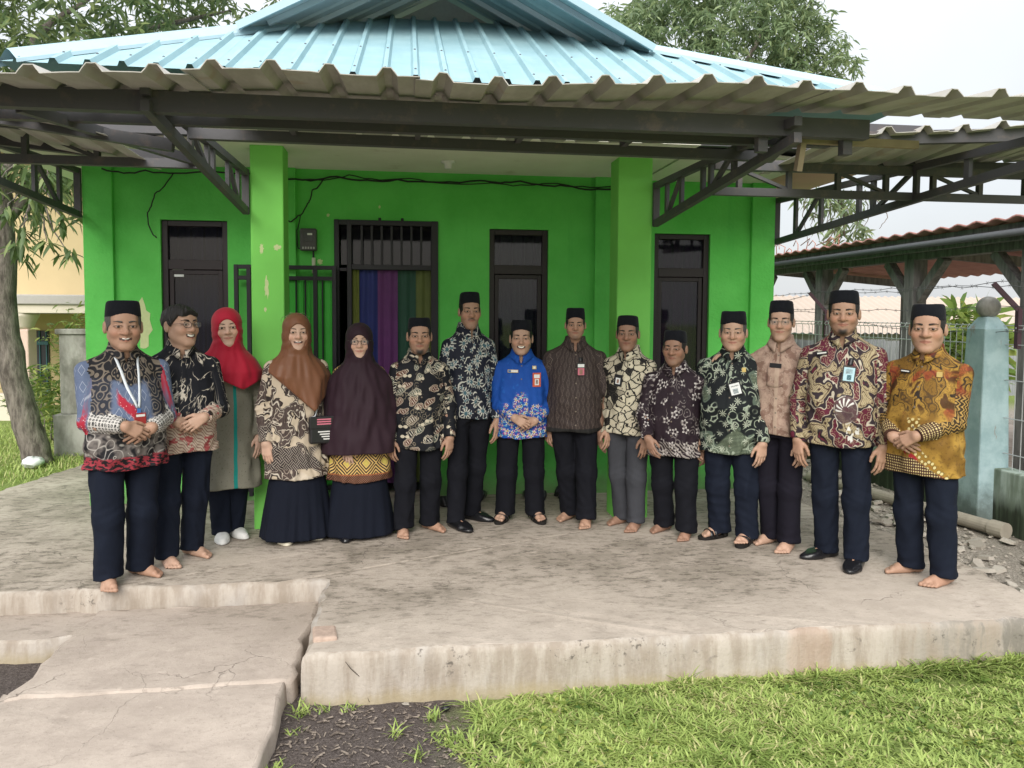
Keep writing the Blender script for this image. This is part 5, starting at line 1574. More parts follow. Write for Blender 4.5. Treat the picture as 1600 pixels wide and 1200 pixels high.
            s.arms.append(dict(S=S, E=E, W=w, hd=hd, n=nn, c=cr, left=sx > 0, skip=a.get('skip', False), nohand=a.get('nohand', False)))
    def belly_y(s, z):
        K = np.array(s.tkeys()); K = K[np.argsort(K[:, 0])]
        return float(np.interp(z, K[:, 0], K[:, 4]) - np.interp(z, K[:, 0], K[:, 2]))
    def tkeys(s):
        k, h, W = s.k, s.ht, s.W
        hem = k['hem']; hw = k.get('hw', .195) ; ww = k.get('ww', .180); cw = k.get('cw', .175)
        dp = k.get('dep', .72); b = k.get('belly', .0)
        return [(hem - .05, hw * 1.01, hw * dp, 0, .012), (hem, hw, hw * dp, 0, .012),
                (h * .60, ww * 1.02, ww * dp + b * .5, 0, .004 - b * .5), (h * .665, (ww + cw) * .5, (ww + cw) * .5 * dp * .98 + b * .3, 0, .004 - b * .3),
                (h * .725, cw, cw * .66, 0, .010), (h * .768, cw * .93, cw * .56, 0, .016), (h * .800, cw * .74, .083, 0, .022),
                (h * .824, cw * .50, .070, 0, .024), (h * .842, .080, .067, 0, .022), (h * .870, .074, .066, 0, .020)]
    def body(s):
        h = s.h; k = s.k
        for a in s.arms:
            if a['skip'] or a['nohand']: continue
            V, Q = arm_mesh(a['E'], a['W'], a['hd'], a['n'], a['left'], .105 * h * k.get('hand', 1.0), a['c'], rf=k.get('armr', 1.0))
            s.add(V, Q)
        # trunk and limbs under the clothes
        g = G((-s.jx - .16, -.25, .05), (s.jx + .16, .20, h * .86), .018)
        K = [(z, rx * (.72 if z < h * .75 else .86), ry * (.70 if z < h * .75 else .86), cx, cy) for z, rx, ry, cx, cy in s.tkeys()]
        d = loft(g, K, h * .46, h * .845)
        for a in s.arms:
            d = smin(d, cone(g, a['S'], a['E'], .046, .038), .03)
            d = smin(d, cone(g, a['E'], a['W'], .036, .026), .02)
        for sx, f in ((-1, s.la), (1, s.lb)):
            hip = np.array([sx * .085, .01, h * .50]); an = np.array([f[0], f[1], .08]); kn = (hip + an) / 2 + np.array([0, -.015, 0])
            d = smin(d, cone(g, hip, kn, .072, .050), .03); d = smin(d, cone(g, kn, an, .050, .034), .02)
        V, Q = g.mesh(d, 0); s.add(V, Q)
    # ---------------------------------------------------------------- feet and shoes
    def feet(s):
        k = s.k; fk = .158 * s.h / .255 * k.get('fs', 1.0)
        for i, (fw, yawd) in enumerate(zip((s.fa, s.fb), k.get('fyaw', (-14, 14)))):
            p = s.loc(fw); a = R(yawd); left = i == 1
            off = np.array([math.sin(a), -math.cos(a)]) * .058
            an = p - off
            if i == 0: s.la = an
            else: s.lb = an
            rot = np.array([[math.cos(a), -math.sin(a), 0], [math.sin(a), math.cos(a), 0], [0, 0, 1]])
            T = lambda V: V @ rot.T + np.array([an[0], an[1], .0012 if k.get('shoes', 'bare') != 'sandal' else .022])
            kind = k.get('shoes', 'bare')
            if kind in ('bare', 'sandal'):
                V, Q = bare_foot(left, fk); s.add(T(V), Q)
            if kind == 'sandal':
                sg = -1 if left else 1
                m = MB(); ring = []
                for t in range(28):
                    b = 2 * math.pi * t / 28; y = math.cos(b) * .135 - .062; wdt = .044 + .012 * max(0, -(y + .06)) / .1 - .004 * (y > .03)
                    ring.append((math.sin(b) * wdt * fk, y * fk))
                T0 = lambda P: (np.array(P) @ rot.T + np.array([an[0], an[1], .0012]))
                top = [(x, y, .0225) for x, y in ring]; bot = [(x * .97, y * .985, 0) for x, y in ring]
                m.v = [tuple(v) for v in T0(top + bot)]; n = 28
                m.f = [tuple(range(n))[::-1], tuple(range(n, 2 * n))] + [(j, (j + 1) % n, n + (j + 1) % n, n + j) for j in range(n)]
                so = m.build('sandal', M_RUBBER, s.root)
                for y0, y1, zz, wd in ((-.115, -.095, .055, .026), (-.075, -.055, .068, .024), (.0, .01, .088, .020)):
                    st = MB(); N = 12
                    def sf(u, v):
                        b = math.pi * u; y = y0 + (y1 - y0) * u + (v - .5) * wd
                        return (math.cos(b) * .052 * fk, y * fk, .016 + math.sin(b) ** .75 * (zz - .004) * fk)
                    st.grid(sf, N, 2); st.v = [tuple(v) for v in T0(st.v)]
                    o = st.build('strap', M_SHOE, so, True); o.modifiers.new('thick', 'SOLIDIFY').thickness = .004
            elif kind != 'bare':
                V, Q = shoe_mesh(left, fk, kind)
                np_mesh({'loafer': 'shoe', 'sneaker': 'shoe', 'croc': 'clog'}[kind], T(V), Q, {'loafer': M_SHOE, 'sneaker': M_WSHOE, 'croc': M_CROC}[kind], s.root)
                if kind == 'loafer':
                    V, Q = bare_foot(left, fk * .9, .008); V = V[:, :]; s.add(T(V) + np.array([0, 0, .004]), Q)
    # ---------------------------------------------------------------- clothes
    def trousers(s, mat):
        h, k = s.h, s.k; tw = k.get('tw', 1.0); r0, r1, r2 = .088 * tw, .071 * tw, k.get('thr', .072) * .92
        hz = k.get('thz', .042)
        xs = [s.la[0], s.lb[0], -.2, .2]; ys = [s.la[1], s.lb[1]]
        g = G((min(xs) - .14, min(ys + [-.16]) - .12, .0), (max(xs) + .14, max(ys + [.12]) + .12, h * .60), .0085)
        TK = np.array(sorted(s.tkeys())); rx = float(np.interp(h * .55, TK[:, 0], TK[:, 1])) * .86; ry = float(np.interp(h * .55, TK[:, 0], TK[:, 2])) * .84
        d = loft(g, [(h * .46, rx * .94, ry * .94, 0, .012), (h * .54, rx, ry, 0, .012), (h * .62, rx * .96, ry, 0, .01)], h * .462, h * .62)
        legs = None
        for sx, f in ((-1, s.la), (1, s.lb)):
            hip = np.array([sx * .088 * tw, .012, h * .475]); an = np.array([f[0], f[1] - .004, hz - .02])
            kn = hip + (an - hip) * .5 + np.array([0, -.022, 0])
            l = cone(g, hip, kn, r0, r1); l = smin(l, cone(g, kn, an, r1, r2), .035)
            l = smin(l, cone(g, an + np.array([0, -.012, .02]), an + np.array([0, -.012, .0]), r2 * .9, r2 * .98), .02)
            legs = l if legs is None else smin(legs, l, .012)
        d = smin(d, legs, .045)
        lowz = np.clip(1 - g.z / (.26), 0, 1)
        rg = np.random.default_rng(s.seed)
        ph = rg.uniform(0, 6)
        wv = np.sin(g.z * 2 * math.pi / .062 + 2.2 * np.sin(g.x * 31 + ph) + g.y * 24 + ph)
        d = d + wv * .0022 * lowz + folds(g, s.seed + 5, .0036, .09, 5, (1, .8, .25))
        kz = np.exp(-((g.z - h * .27) / .07) ** 2); cz_ = np.exp(-((g.z - h * .43) / .06) ** 2)
        d = d + .0014 * (kz + cz_) * np.sin(g.z * 2 * math.pi / .05 + np.abs(g.x) * 60 + ph)
        d = np.maximum(d, (hz + .006 * np.sin(g.x * 22 + ph) + .10 * np.clip(-(g.y - min(s.la[1], s.lb[1])) - .03, 0, .1)) - g.z)
        V, Q = g.mesh(d, 1)
        np_mesh('trousers', V, Q, mat, s.root)
    def skirt(s, mat, r0, r1, ztop, zb=.012, nf=15, dep=.72, cxb=0.0):
        hem = s.k['hem']
        g = G((-r1 - .06 + min(0, cxb), -r1 - .05, 0.0), (r1 + .06 + max(0, cxb), r1 + .05, ztop + .02), .010)
        ph = s.seed * 1.3
        def mod(X, Y, Z):
            th = np.arctan2(X, -Y); t = np.clip((hem + .02 - Z) / hem, 0, 1)
            return 1 + t ** .8 * (.034 * np.sin(nf * th + ph + 1.2 * np.sin(3 * th + t * 2)) + .022 * np.sin((nf * 1.7) * th - ph + 2 * t))
        d = loft(g, [(0, r1, r1 * dep, cxb, .01), (hem * .45, r1 * .62 + r0 * .38, (r1 * .62 + r0 * .38) * dep, cxb * .6, .01), (hem - .01, r0 * 1.01, r0 * 1.01 * dep, 0, .012), (ztop, r0 * .92, r0 * .92 * dep, 0, .012)], zb, ztop, 2.1, mod)
        V, Q = g.mesh(d, 1); np_mesh('skirt', V, Q, mat, s.root)
    def shirt(s, mat, name='shirt', slv=1.0, grid=.0072, collar=True, notch=True, srm=1.0, cuffr=.043):
        """slv: how far down the arm the sleeve runs (0..1 elbow=.54)"""
        h, k = s.ht, s.k; hem = k['hem']; K = s.tkeys(); W = s.k.get('sleeve', 1.0) * srm
        A = s.arms; rg = np.random.default_rng(s.seed + 9); ph = rg.uniform(0, 6)
        ends = []
        for a in A:
            S, E, Wr = a['S'], a['E'], a['W']
            if slv <= .55: e = S + (E - S) * (slv / .54); ends.append((S, e, None))
            else: ends.append((S, E, E + (Wr - E) * ((slv - .54) / .46) * .97))
        def tor(g):
            d = loft(g, K, hem - .03, h * .868)
            for a in A: d = smin(d, cone(g, (np.sign(a['S'][0]) * .05, .024, h * .806), a['S'] + np.array([-np.sign(a['S'][0]) * .012, .004, -.004]), .048, .050 * W), .045)
            return d
        def slvs(g, i):
            S, E, C = ends[i]
            if C is None: return cone(g, S, E, .053 * W, .062 * W)
            d = smin(cone(g, S, E, .053 * W, .052 * W), cone(g, E, C, .052 * W, cuffr * W), .022)
            # gather at the elbow and along the forearm
            t = (g.x - E[0]) ** 2 + (g.y - E[1]) ** 2 + (g.z - E[2]) ** 2
            u = C - E; L = np.linalg.norm(u); u = u / L
            al = (g.x - E[0]) * u[0] + (g.y - E[1]) * u[1] + (g.z - E[2]) * u[2]
            d = d + .0045 * np.exp(-t / .012) * np.sin(al * 2 * math.pi / .040 + 30 * (g.x + g.y) + ph)
            d = d + .0030 * np.clip(al / L, 0, 1) * np.sin(al * 2 * math.pi / .058 + 22 * (g.x - g.y) + ph)
            return np.maximum(d, al - L)
        def fn(g):
            d = tor(g)
            lowt = np.clip((h * .72 - g.z) / (h * .72 - hem + .01), 0, 1)
            d = d + (folds(g, s.seed, .0070, .14, 6, (1, .9, .30)) + folds(g, s.seed + 31, .0040, .07, 4, (1, .8, .6))) * (.28 + .95 * lowt)
            th = np.arctan2(g.x, -(g.y - .01))
            d = d + .0050 * lowt ** 1.5 * np.sin(th * 7 + 3 * np.sin(th * 2 + ph) + ph)
            # button band stands proud
            fb = (g.y < 0) * (np.abs(g.x - .003) < .017) * (g.z < h * .82)
            d = d - .0034 * fb * k.get('placket', 1)
            if notch:
                zv = h * k.get('vz', .792); zn = h * .85
                wv = np.abs(g.x) - .034 * np.clip((g.z - zv) / (zn - zv), -1, 1.4)
                d = np.maximum(d, -np.maximum(wv, g.y + .0))
            d = np.maximum(d, hem + .006 * np.sin(th * 3 + ph) - g.z)
            for i in (0, 1):
                if not A[i]['skip']: d = smin(d, slvs(g, i), .020)
            return d
        s.shirt_fn = fn
        P = np.array([p for e in ends for p in e if p is not None])
        hw = max(q_[1] for q_ in K)
        lo = np.minimum(P.min(0) - .075, (-hw - .03, -.30, hem - .012)); hi = np.maximum(P.max(0) + .075, (hw + .03, .24, h * .875))
        lo[2] = min(hem - .012, P[:, 2].min() - .075)
        g = G(lo, hi, grid)
        V, Q = g.mesh(fn(g), 1)
        # pattern coordinates: torso wraps round the body, sleeves run down the arm
        p = PT(V); dt = tor(p); d0 = slvs(p, 0); d1 = slvs(p, 1)
        cyi = np.interp(V[:, 2], *[np.array(sorted([(q_[0], q_[4]) for q_ in K]))[:, c] for c in (0, 1)])
        th = np.arctan2(V[:, 0], -(V[:, 1] - cyi))
        pats = [np.stack([th * hw * .95, V[:, 2] - hem, np.zeros(len(V))], 1)]; own = np.zeros(len(V), int)
        for i, dd in ((0, d0), (1, d1)):
            S, E, C = ends[i]
            if not A[i]['skip']:
                on = dd < dt - .004
                if i == 1: on &= d1 < d0
                own[on] = i + 1
            u = unit(E - S); e2 = unit(np.cross(u, (0, 1, 0))); e3 = np.cross(u, e2); rel = V - S
            ang = np.arctan2(rel @ e2, -(rel @ e3)); al = rel @ u
            if C is not None:
                u2 = unit(C - E); L1 = np.linalg.norm(E - S); r2 = V - E; bl = r2 @ u2
                f2 = unit(np.cross(u2, (0, 1, 0))); f3 = np.cross(u2, f2); ang2 = np.arctan2(r2 @ f2, -(r2 @ f3))
                lower = bl > 0
                al = np.where(lower, L1 + bl, al); ang = np.where(lower, ang2, ang)
            pats.append(np.stack([ang * .055 + 2.0 + i, .62 - al, np.full(len(V), 1.0)], 1))
        pats = np.stack(pats); fo = own[Q].max(1)
        pc = pats[fo[:, None], Q]                                            # per face corner
        jump = (pc[:, :, 0].max(1) - pc[:, :, 0].min(1)) > .12                # seam round the back: flatten
        pc[jump, :, 0] = pc[jump, :1, 0]
        pat = pc.reshape(-1, 3)
        s.shirt_o = np_mesh(name, V, Q, mat, s.root, attrs={'pat': ('FLOAT_VECTOR', pat, 'CORNER')})
        if collar:
            s.collar(mat)
            for i in range(6):
                zz = hem + .06 + (h * .785 - hem - .06) * i / 5
                inst('button', BUTTON, s.root, (.004, s.front(.004, zz) - .0015, zz), (R(90), 0, 0))
    def collar(s, mat):
        h = s.ht; m = MB(); z0 = h * .840; nf = 30; c = np.array([s.hc[0] * .35, .016])
        prof = [(-.006, -.012), (.000, .020), (.005, .026), (.014, .020), (.026, -.004), (.032, -.016)]
        for i in range(nf + 1):
            f = i / nf; a = R(10) + f * R(340); fr = math.cos(a)                      # 0 = front
            tip = max(math.exp(-((a) / R(30)) ** 2), math.exp(-((2 * math.pi - a) / R(30)) ** 2))
            for j, (dr, dz) in enumerate(prof):
                rx, ry = .064 + dr, .066 + dr
                ex = .010 * tip * (j >= 4); zz = z0 + dz * (1 + .15 * (1 - fr)) - .030 * max(0, fr) ** 1.5 - (.030 * tip if j == 5 else .014 * tip if j == 4 else 0) + .006 * (fr < 0) * -fr
                x = math.sin(a) * (rx + ex); y = -math.cos(a) * (ry + ex)
                m.v.append((c[0] + x, c[1] + y - .010 * tip * (j >= 3), zz))
        n = len(prof)
        for i in range(nf):
            for j in range(n - 1):
                q = i * n + j; m.f.append((q, q + 1, q + n + 1, q + n))
        o = m.build('collar', mat, s.root, True)
        at = o.data.attributes.new('pat', 'FLOAT_VECTOR', 'POINT')
        at.data.foreach_set('vector', (np.array(m.v) * np.array([1, 0, 1]) + np.array([0.0, 0, 0]))[:, [0, 2, 1]].astype(f32).ravel() + np.tile(np.array([0, -s.k['hem'], 0], f32), len(m.v)))
        o.modifiers.new('thick', 'SOLIDIFY').thickness = .0035
    def front(s, x, z):
        ys = np.linspace(-.40, .05, 451); P = np.stack([np.full(451, x), ys, np.full(451, z)], 1)
        return float(ys[np.argmax(s.shirt_fn(PT(P)) < 0)])
    def badge(s, x, z, w, hh, parts, name='badge', tilt=0.0, back=M_BLK):
        """flat card pinned on the chest: back plate plus coloured fields (x0,x1,z0,z1,mat) in fractions"""
        ya = self_y = min(s.front(x - w / 2, z), s.front(x + w / 2, z), s.front(x, z + hh / 2), s.front(x, z - hh / 2)) - .005
        e = bpy.data.objects
        m = MB().box(-w / 2, w / 2, -.003, .003, -hh / 2, hh / 2)
        o = m.build(name, back, s.root, loc=(x, ya, z)); 
        dy = (s.front(x + .03, z) - s.front(x - .03, z)) / .06
        o.rotation_euler = (0, tilt, math.atan(dy) * .8)
        for x0, x1, z0, z1, mt in parts:
            MB().box((x0 - .5) * w, (x1 - .5) * w, -.0042, -.0032, (z0 - .5) * hh, (z1 - .5) * hh).build('print', mt, o)
        return o
    def watch(s, i, mat=M_BLK, t=.93):
        a = s.arms[i]; E, W = a['E'], a['W']; u = unit(W - E); c = E + (W - E) * t
        nn = np.array(a['n']); out = unit(-nn + u * np.dot(nn, u))
        m = MB(); e2 = np.cross(u, out); ring = []
        for j in range(17):
            b = 2 * math.pi * j / 16; ring.append(c + (out * math.cos(b) + e2 * math.sin(b)) * .0325)
        for du in (-.006, 0, .006): m.tube([tuple(p + u * du) for p in ring], .0045, 6)
        o = m.build('wristwatch', mat, s.root, True)
        f = MB(); f.tube([tuple(c + out * .033), tuple(c + out * .043)], .017, 16); f.build('watch_face', mat, o)
        f = MB(); f.tube([tuple(c + out * .0432), tuple(c + out * .0445)], .0135, 16); f.build('dial', M_GLFRAME if mat is M_BLK else M_CARD, o)
    def ribbon(s, pts, w, mat, name, off=.004):
        m = MB(); P = []
        for a, b in zip(pts[:-1], pts[1:]):
            for j in range(6): P.append((a[0] + (b[0] - a[0]) * j / 6, a[1] + (b[1] - a[1]) * j / 6))
        P.append(pts[-1])
        for x, z in P:
            for sx in (-1, 1): m.v.append((x + sx * w / 2, s.front(x + sx * w / 2, z) - off, z))
        m.f = [(2 * i, 2 * i + 1, 2 * i + 3, 2 * i + 2) for i in range(len(P) - 1)]
        o = m.build(name, mat, s.root, True); o.modifiers.new('thick', 'SOLIDIFY').thickness = .0015
        return o
    def finish(s, tone):
        V = np.concatenate(s.bodyV); Q = np.concatenate(s.bodyQ); A = np.concatenate(s.bodyA)
        np_mesh('body', V, Q, skin_mat(tone), s.root, attrs={'face': ('FLOAT_VECTOR', A)})
    def hijab(s, mat, keys, zlo, open_=(.050, .070, -.012), slope=0.0, sx=0.0, seedf=1, amp=.005, undercap=None):
        """head cloth: hood round the face that falls over the shoulders. keys (z, rx, ry, cx, cy) in person space"""
        h = s.h; q = s.q
        top = s.hc[2] + .13 * s.hs
        rx = max(k_[1] for k_ in keys) + .03
        g = G((-rx, -.34, zlo - .20), (rx, .26, top), .0072)
        # transform grid into head space
        Rm = s.hr; X = g.x - s.hc[0]; Y = g.y - s.hc[1]; Z = g.z - s.hc[2]
        class O: pass
        l = O(); l.x = (X * Rm[0, 0] + Y * Rm[1, 0] + Z * Rm[2, 0]) / s.hs; l.y = (X * Rm[0, 1] + Y * Rm[1, 1] + Z * Rm[2, 1]) / s.hs; l.z = (X * Rm[0, 2] + Y * Rm[1, 2] + Z * Rm[2, 2]) / s.hs
        d = smin(ell(l, (0, .010, .032), (.091, .114, .097)), ell(l, (0, -.004, -.050), (.080, .088, .085)), .03)
        d = d * s.hs
        n0 = s.hc[2] - .07 * s.hs
        cape = loft(g, keys, zlo - .19, n0 + .05, 2.1)
        d = smin(d, cape, .05)
        th = np.arctan2(g.x, -g.y); dz = np.clip((n0 + .05 - g.z) / .3, 0, 1)
        # soft drape: folds that fall from the chin and the shoulders
        ph = s.seed
        fo = np.sin(th * 6 + 3 * np.sin(g.z * 6 + ph) + ph); d = d + amp * dz * (fo * (1 - .5 * fo) + .55 * np.sin(th * 11 - g.z * 18 + 2 * np.sin(th * 2) + ph * 2) + .35 * np.sin(th * 19 + g.z * 9))
        d = d + .5 * amp * np.exp(-((g.z - n0) / .05) ** 2) * np.sin((g.z + .75 * np.abs(g.x + .02) + .25 * g.x) * 2 * math.pi / .058 + ph) * (g.y < .05)
        d = d + folds(g, seedf, amp * .55, .13, 4, (1, 1, .5)) * (.25 + .75 * dz)
        # face opening
        ow, oh, oz = open_
        op = ell(l, (0, -.095, oz), (ow, .085, oh)) * s.hs
        d = smax(d, -op, .008)
        d = np.maximum(d, (zlo + slope * np.abs(g.x - sx) + .02 * np.clip(g.y, 0, 1) * 4) - g.z)
        V, Q = g.mesh(d, 1)
        np_mesh('hijab', V, Q, mat, s.root)
        if undercap:
            g2 = G((-.09, -.12, -.06), (.09, .06, .125), .005)
            d2 = head_sdf(g2, q, False) - .003
            d2 = np.maximum(d2, -(ell(g2, (0, -.085, oz - .006), (ow - .0045, .085, oh - .006))))
            V, Q = g2.mesh(d2, 0); np_mesh('undercap', s.HT(V), Q, undercap, s.root)
# ------------------------------------------------------------------ printed cloths
def cloth(name, rough=.74):
    M = MAT(name, rough, .22); p = M.attr('pat'); M.u, M.v, M.sl = M.xyz(p)
    M.uv = M.vec(M.u, M.v, M.sl * 3.0)
    return M
def done(M, c, bump=.25):
    n = M.noise(M.obj(), 6.0, 4.0)
    M.base(M.mix(n * .22, c, (0.02, 0.02, 0.02)))
    w = M.noise(M.vop('MULTIPLY', M.uv, (420, 420, 60)), 1.0, 2.0)
    M.bump(n + w * .25, bump, .008)
    return M.m
def scroll(M, sc=9.0, freq=5.0, th=.25, warp=.06, ws=7.0):
    """curling line work: rings about scattered centres"""
    d = M.voro(M.warp(M.uv, ws, warp), sc)
    return M.ss(th, th + .35, M.sin(d * freq * 6.283))
BLK = (.010, .010, .013); CREAM = (.62, .56, .44); WHT = (.66, .66, .62)

def batik_p1():
    M = cloth('blue grey and black batik'); u, v = M.u, M.v
    n = M.noise(M.uv, 9.0, 3.0)
    dia = M.abs(M.fract(u * 17.0) - .5) + M.abs(M.fract(v * 10.5) - .5)
    blue = M.mix(M.noise(M.uv, 70.0, 3.0), (.085, .115, .20), (.15, .19, .29))
    blue = M.mix(M.ss(.05, .01, M.abs(dia - .33)) * .65, blue, (.42, .45, .52))
    yoke = M.mix(scroll(M, 17, 3.2, .25) * .85, BLK, (.20, .165, .13))
    c = M.mix(M.ss(.46, .485, v - M.abs(u) * .25 + (n - .5) * .10) * M.ss(.6, .4, M.sl), blue, yoke)
    side = M.ss(.115, .15, M.abs(u) + (n - .5) * .05) * M.ss(.6, .4, M.sl)
    c = M.mix(side * .9, c, yoke)
    red = M.mix(M.ss(.22, .16, M.voro(M.uv, 75.0)) * .9, (.40, .022, .045), (.75, .6, .58))
    c = M.mix(M.ss(.05, .03, M.abs(v - .335 + u * .9 + (n - .5) * .09)) * M.ss(.10, .07, M.abs(u + .01)), c, red)
    hexd = M.voro(M.uv, 48.0, rand=.15)
    hx = M.mix(M.ss(.30, .40, hexd), (.015, .015, .015), (.55, .53, .50)); hx = M.mix(M.ss(.18, .10, hexd), hx, (.6, .58, .55))
    low = M.mix(M.ss(.40, .60, M.noise(M.warp(M.uv, 8, .05), 16.0, 2.0)), (.17, .15, .14), BLK)
    low = M.mix(scroll(M, 14, 2.5, .75, .08) * .8, low, (.50, .47, .43))
    c = M.mix(M.ss(.27, .25, v + (n - .5) * .06) * M.ss(.6, .4, M.sl), c, low)
    c = M.mix(M.ss(.30, .28, v + (n - .5) * .05) * M.ss(.4, .6, M.sl), c, hx)
    c = M.mix(M.ss(.035, .02, M.abs(v - .325)) * M.ss(.4, .6, M.sl) * M.ss(.45, .55, n), c, red)
    br = M.noise(M.vop('MULTIPLY', M.uv, (26, 60, 1)), 1.0, 2.0)
    hem = M.mix(M.ss(.48, .52, br), (.30, .035, .05), BLK)
    c = M.mix(M.ss(.085, .07, v + (n - .5) * .05) * M.ss(.6, .4, M.sl), c, hem)
    return done(M, c)
def batik_p2():
    M = cloth('black batik with white branches'); u, v = M.u, M.v
    n = M.noise(M.uv, 6.0, 3.0)
    def twig(cx, cy, ph, lo, hi, wd):
        q = M.warp(M.vec(cx, cy, M.sl * 3.0 + ph), 3.0, .25, 3.0)
        a_ = M.noise(q, 2.6, 2.0, .5)
        return M.ss(wd, wd * .35, M.abs(a_ - .5)) * M.ss(lo, hi, M.noise(M.vop('ADD', M.uv, (ph, 3.0, 0)), 7.0, 2.0))
    ln = twig((u + v * .75) * 1.6, (v - u * .55) * 5.0, 1.0, .42, .52, .020)
    ln = M.mx(ln, twig((u - v * .35) * 4.6, (v + u * .5) * 2.0, 5.0, .46, .54, .017))
    ln = M.mx(ln, twig((u + v * .2) * 2.2, (v - u * 1.1) * 6.0, 9.0, .50, .58, .016))
    c = M.mix(ln, (.008, .009, .014), (.60, .54, .46))
    wav = M.sin((u * .7 + v) * 300.0 + M.sin(u * 90.0) * 2.0 + M.noise(M.uv, 20, 2.0) * 6)
    bot = M.mix(M.ss(.35, .75, wav) * .75, (.56, .45, .36), (.16, .05, .05))
    bot = M.mix(M.ss(.55, .6, M.noise(M.vop('ADD', M.uv, (3, 0, 0)), 15.0, 2.0)) * .8, bot, (.34, .018, .035))
    lim = M.mn(M.ss(.205, .19, v - M.abs(M.sin(u * 22.0)) * .05 + (n - .5) * .08), 1.0)
    c = M.mix(M.mx(lim * M.ss(.6, .4, M.sl), M.ss(.235, .22, v + (n - .5) * .05) * M.ss(.4, .6, M.sl)), c, bot)
    return done(M, c)
def coat_p3():
    M = cloth('grey olive woven coat'); u, v = M.u, M.v
    f = M.noise(M.uv, 160.0, 3.0)
    c = M.mix(f, (.155, .150, .115), (.26, .25, .20))
    c = M.mix(M.ss(.62, .70, M.noise(M.uv, 55.0, 2.0)) * .7, c, (.07, .075, .055))
    st = M.ss(.020, .017, M.abs(u - .055 - (v - .3) * .03)) * M.ss(.6, .4, M.sl)
    c = M.mix(st, c, (.008, .23, .20))
    return done(M, c)
def batik_p4():
    M = cloth('brown and cream batik tunic'); u, v = M.u, M.v
    w = M.warp(M.uv, 5.0, .16, 3.0)
    n = M.noise(w, 8.0, 2.0, .4)
    lines = M.sin(u * 520.0 + M.noise(M.uv, 6, 2.0) * 30.0)
    dark = M.mix(M.ss(.0, .6, lines) * .55, (.045, .030, .028), (.17, .125, .105))
    c = M.mix(M.ss(.455, .475, n), (.55, .46, .35), dark)
    edge = M.ss(.014, .004, M.abs(n - .50)) + M.ss(.010, .003, M.abs(n - .60)); c = M.mix(M.mn(edge, 1.0), c, (.60, .54, .45))
    c = M.mix(M.ss(.018, .006, M.abs(n - .465)), c, (.025, .017, .016))
    c = M.mix(scroll(M, 13, 3.0, .6, .10) * M.ss(.56, .60, n) * .7, c, (.50, .42, .34))
    k1 = M.fract((u + v) * 17.0); k2 = M.fract((u - v) * 17.0); ck = M.ss(.0, .05, M.sin((u + v) * 53.4) * M.sin((u - v) * 53.4))
    kk = M.mix(ck, M.ss(.36, .42, M.abs(M.fract((u + v) * 51.0) - .5)), M.ss(.36, .42, M.abs(M.fract((u - v) * 51.0) - .5)))
    key = M.mix(kk, (.030, .022, .022), (.46, .40, .34))
    c = M.mix(M.ss(.235, .225, v + (M.noise(M.uv, 5.0, 1.0) - .5) * .1) * M.ss(.05, .06, v - .02 - M.abs(M.sin(u * 9.0)) * .0) * M.ss(.46, .54, M.noise(M.vop('ADD', M.uv, (5, 1, 0)), 4.0, 1.0)), c, key)
    c = M.mix(M.ss(.045, .03, v - .02 + M.abs(u - .0) * .55) * M.ss(.6, .4, M.sl), c, (.60, .52, .42))
    return done(M, c)
def border_p5():
    M = cloth('gold and black diamond border'); u, v = M.u, M.v
    d = M.abs(M.fract(u * 6.0 + .2) - .5) * 2.0 + M.abs(M.fract((v - .06) * 6.4) - .5) * 2.0
    r = M.ss(-.1, .25, M.sin(d * 20.0))
    c = M.mix(r, (.022, .014, .012), (.62, .42, .15))
    c = M.mix(M.ss(.36, .30, d) * .9, c, (.55, .45, .10))
    fr = M.ss(.0, .4, M.sin(u * 420.0) * M.sin(v * 420.0))
    low = M.mix(fr, (.035, .014, .012), (.30, .14, .08))
    c = M.mix(M.ss(.055, .05, v), c, low)
    c = M.mix(M.ss(.006, .003, M.abs(v - .056)) , c, (.30, .10, .04))
    return done(M, c)
def batik_p6():
    M = cloth('black paisley batik'); u, v = M.u, M.v
    w = M.warp(M.vec((u + v * .6) * .95, (v - u * .6) * 1.7, M.sl * 3.0), 7.0, .13, 2.0)
    d = M.voro(w, 8.5, dim='2D'); cell = M.voro(w, 8.5, out='Color', dim='2D'); r, g_, b = M.xyz(cell)
    body = M.ss(.46, .44, d); ringl = M.ss(.03, .015, M.abs(d - .42)) + M.ss(.025, .012, M.abs(d - .31))
    leaf = M.ss(.35, .65, M.sin((u * 1.2 + v) * 230.0)) * M.ss(.22, .20, d)
    fillc = M.mix(M.ss(.4, .45, r), (.12, .045, .030), M.mix(M.ss(.7, .75, r), (.075, .095, .075), (.012, .012, .014)))
    c = M.mix(body * M.ss(.25, .3, g_), (.007, .008, .012), fillc)
    c = M.mix(M.mn(ringl, 1.0) * M.ss(.25, .3, g_), c, (.56, .50, .40))
    c = M.mix(leaf * M.ss(.25, .3, g_) * .9, c, (.60, .56, .48))
    pet, core, _ = M.flower(M.vop('ADD', M.uv, (.3, .17, 0)), 9.0, 2, .040, depth=.75)
    c = M.mix(pet * M.ss(.45, .5, M.noise(M.uv, 5.0, 1.0)), c, (.58, .52, .40))
    fine = scroll(M, 24, 3.0, .6)
    c = M.mix(fine * M.ss(.52, .56, M.noise(M.vop('ADD', M.uv, (9, 0, 0)), 6.0, 1.0)) * .6, c, (.34, .29, .21))
    return done(M, c)
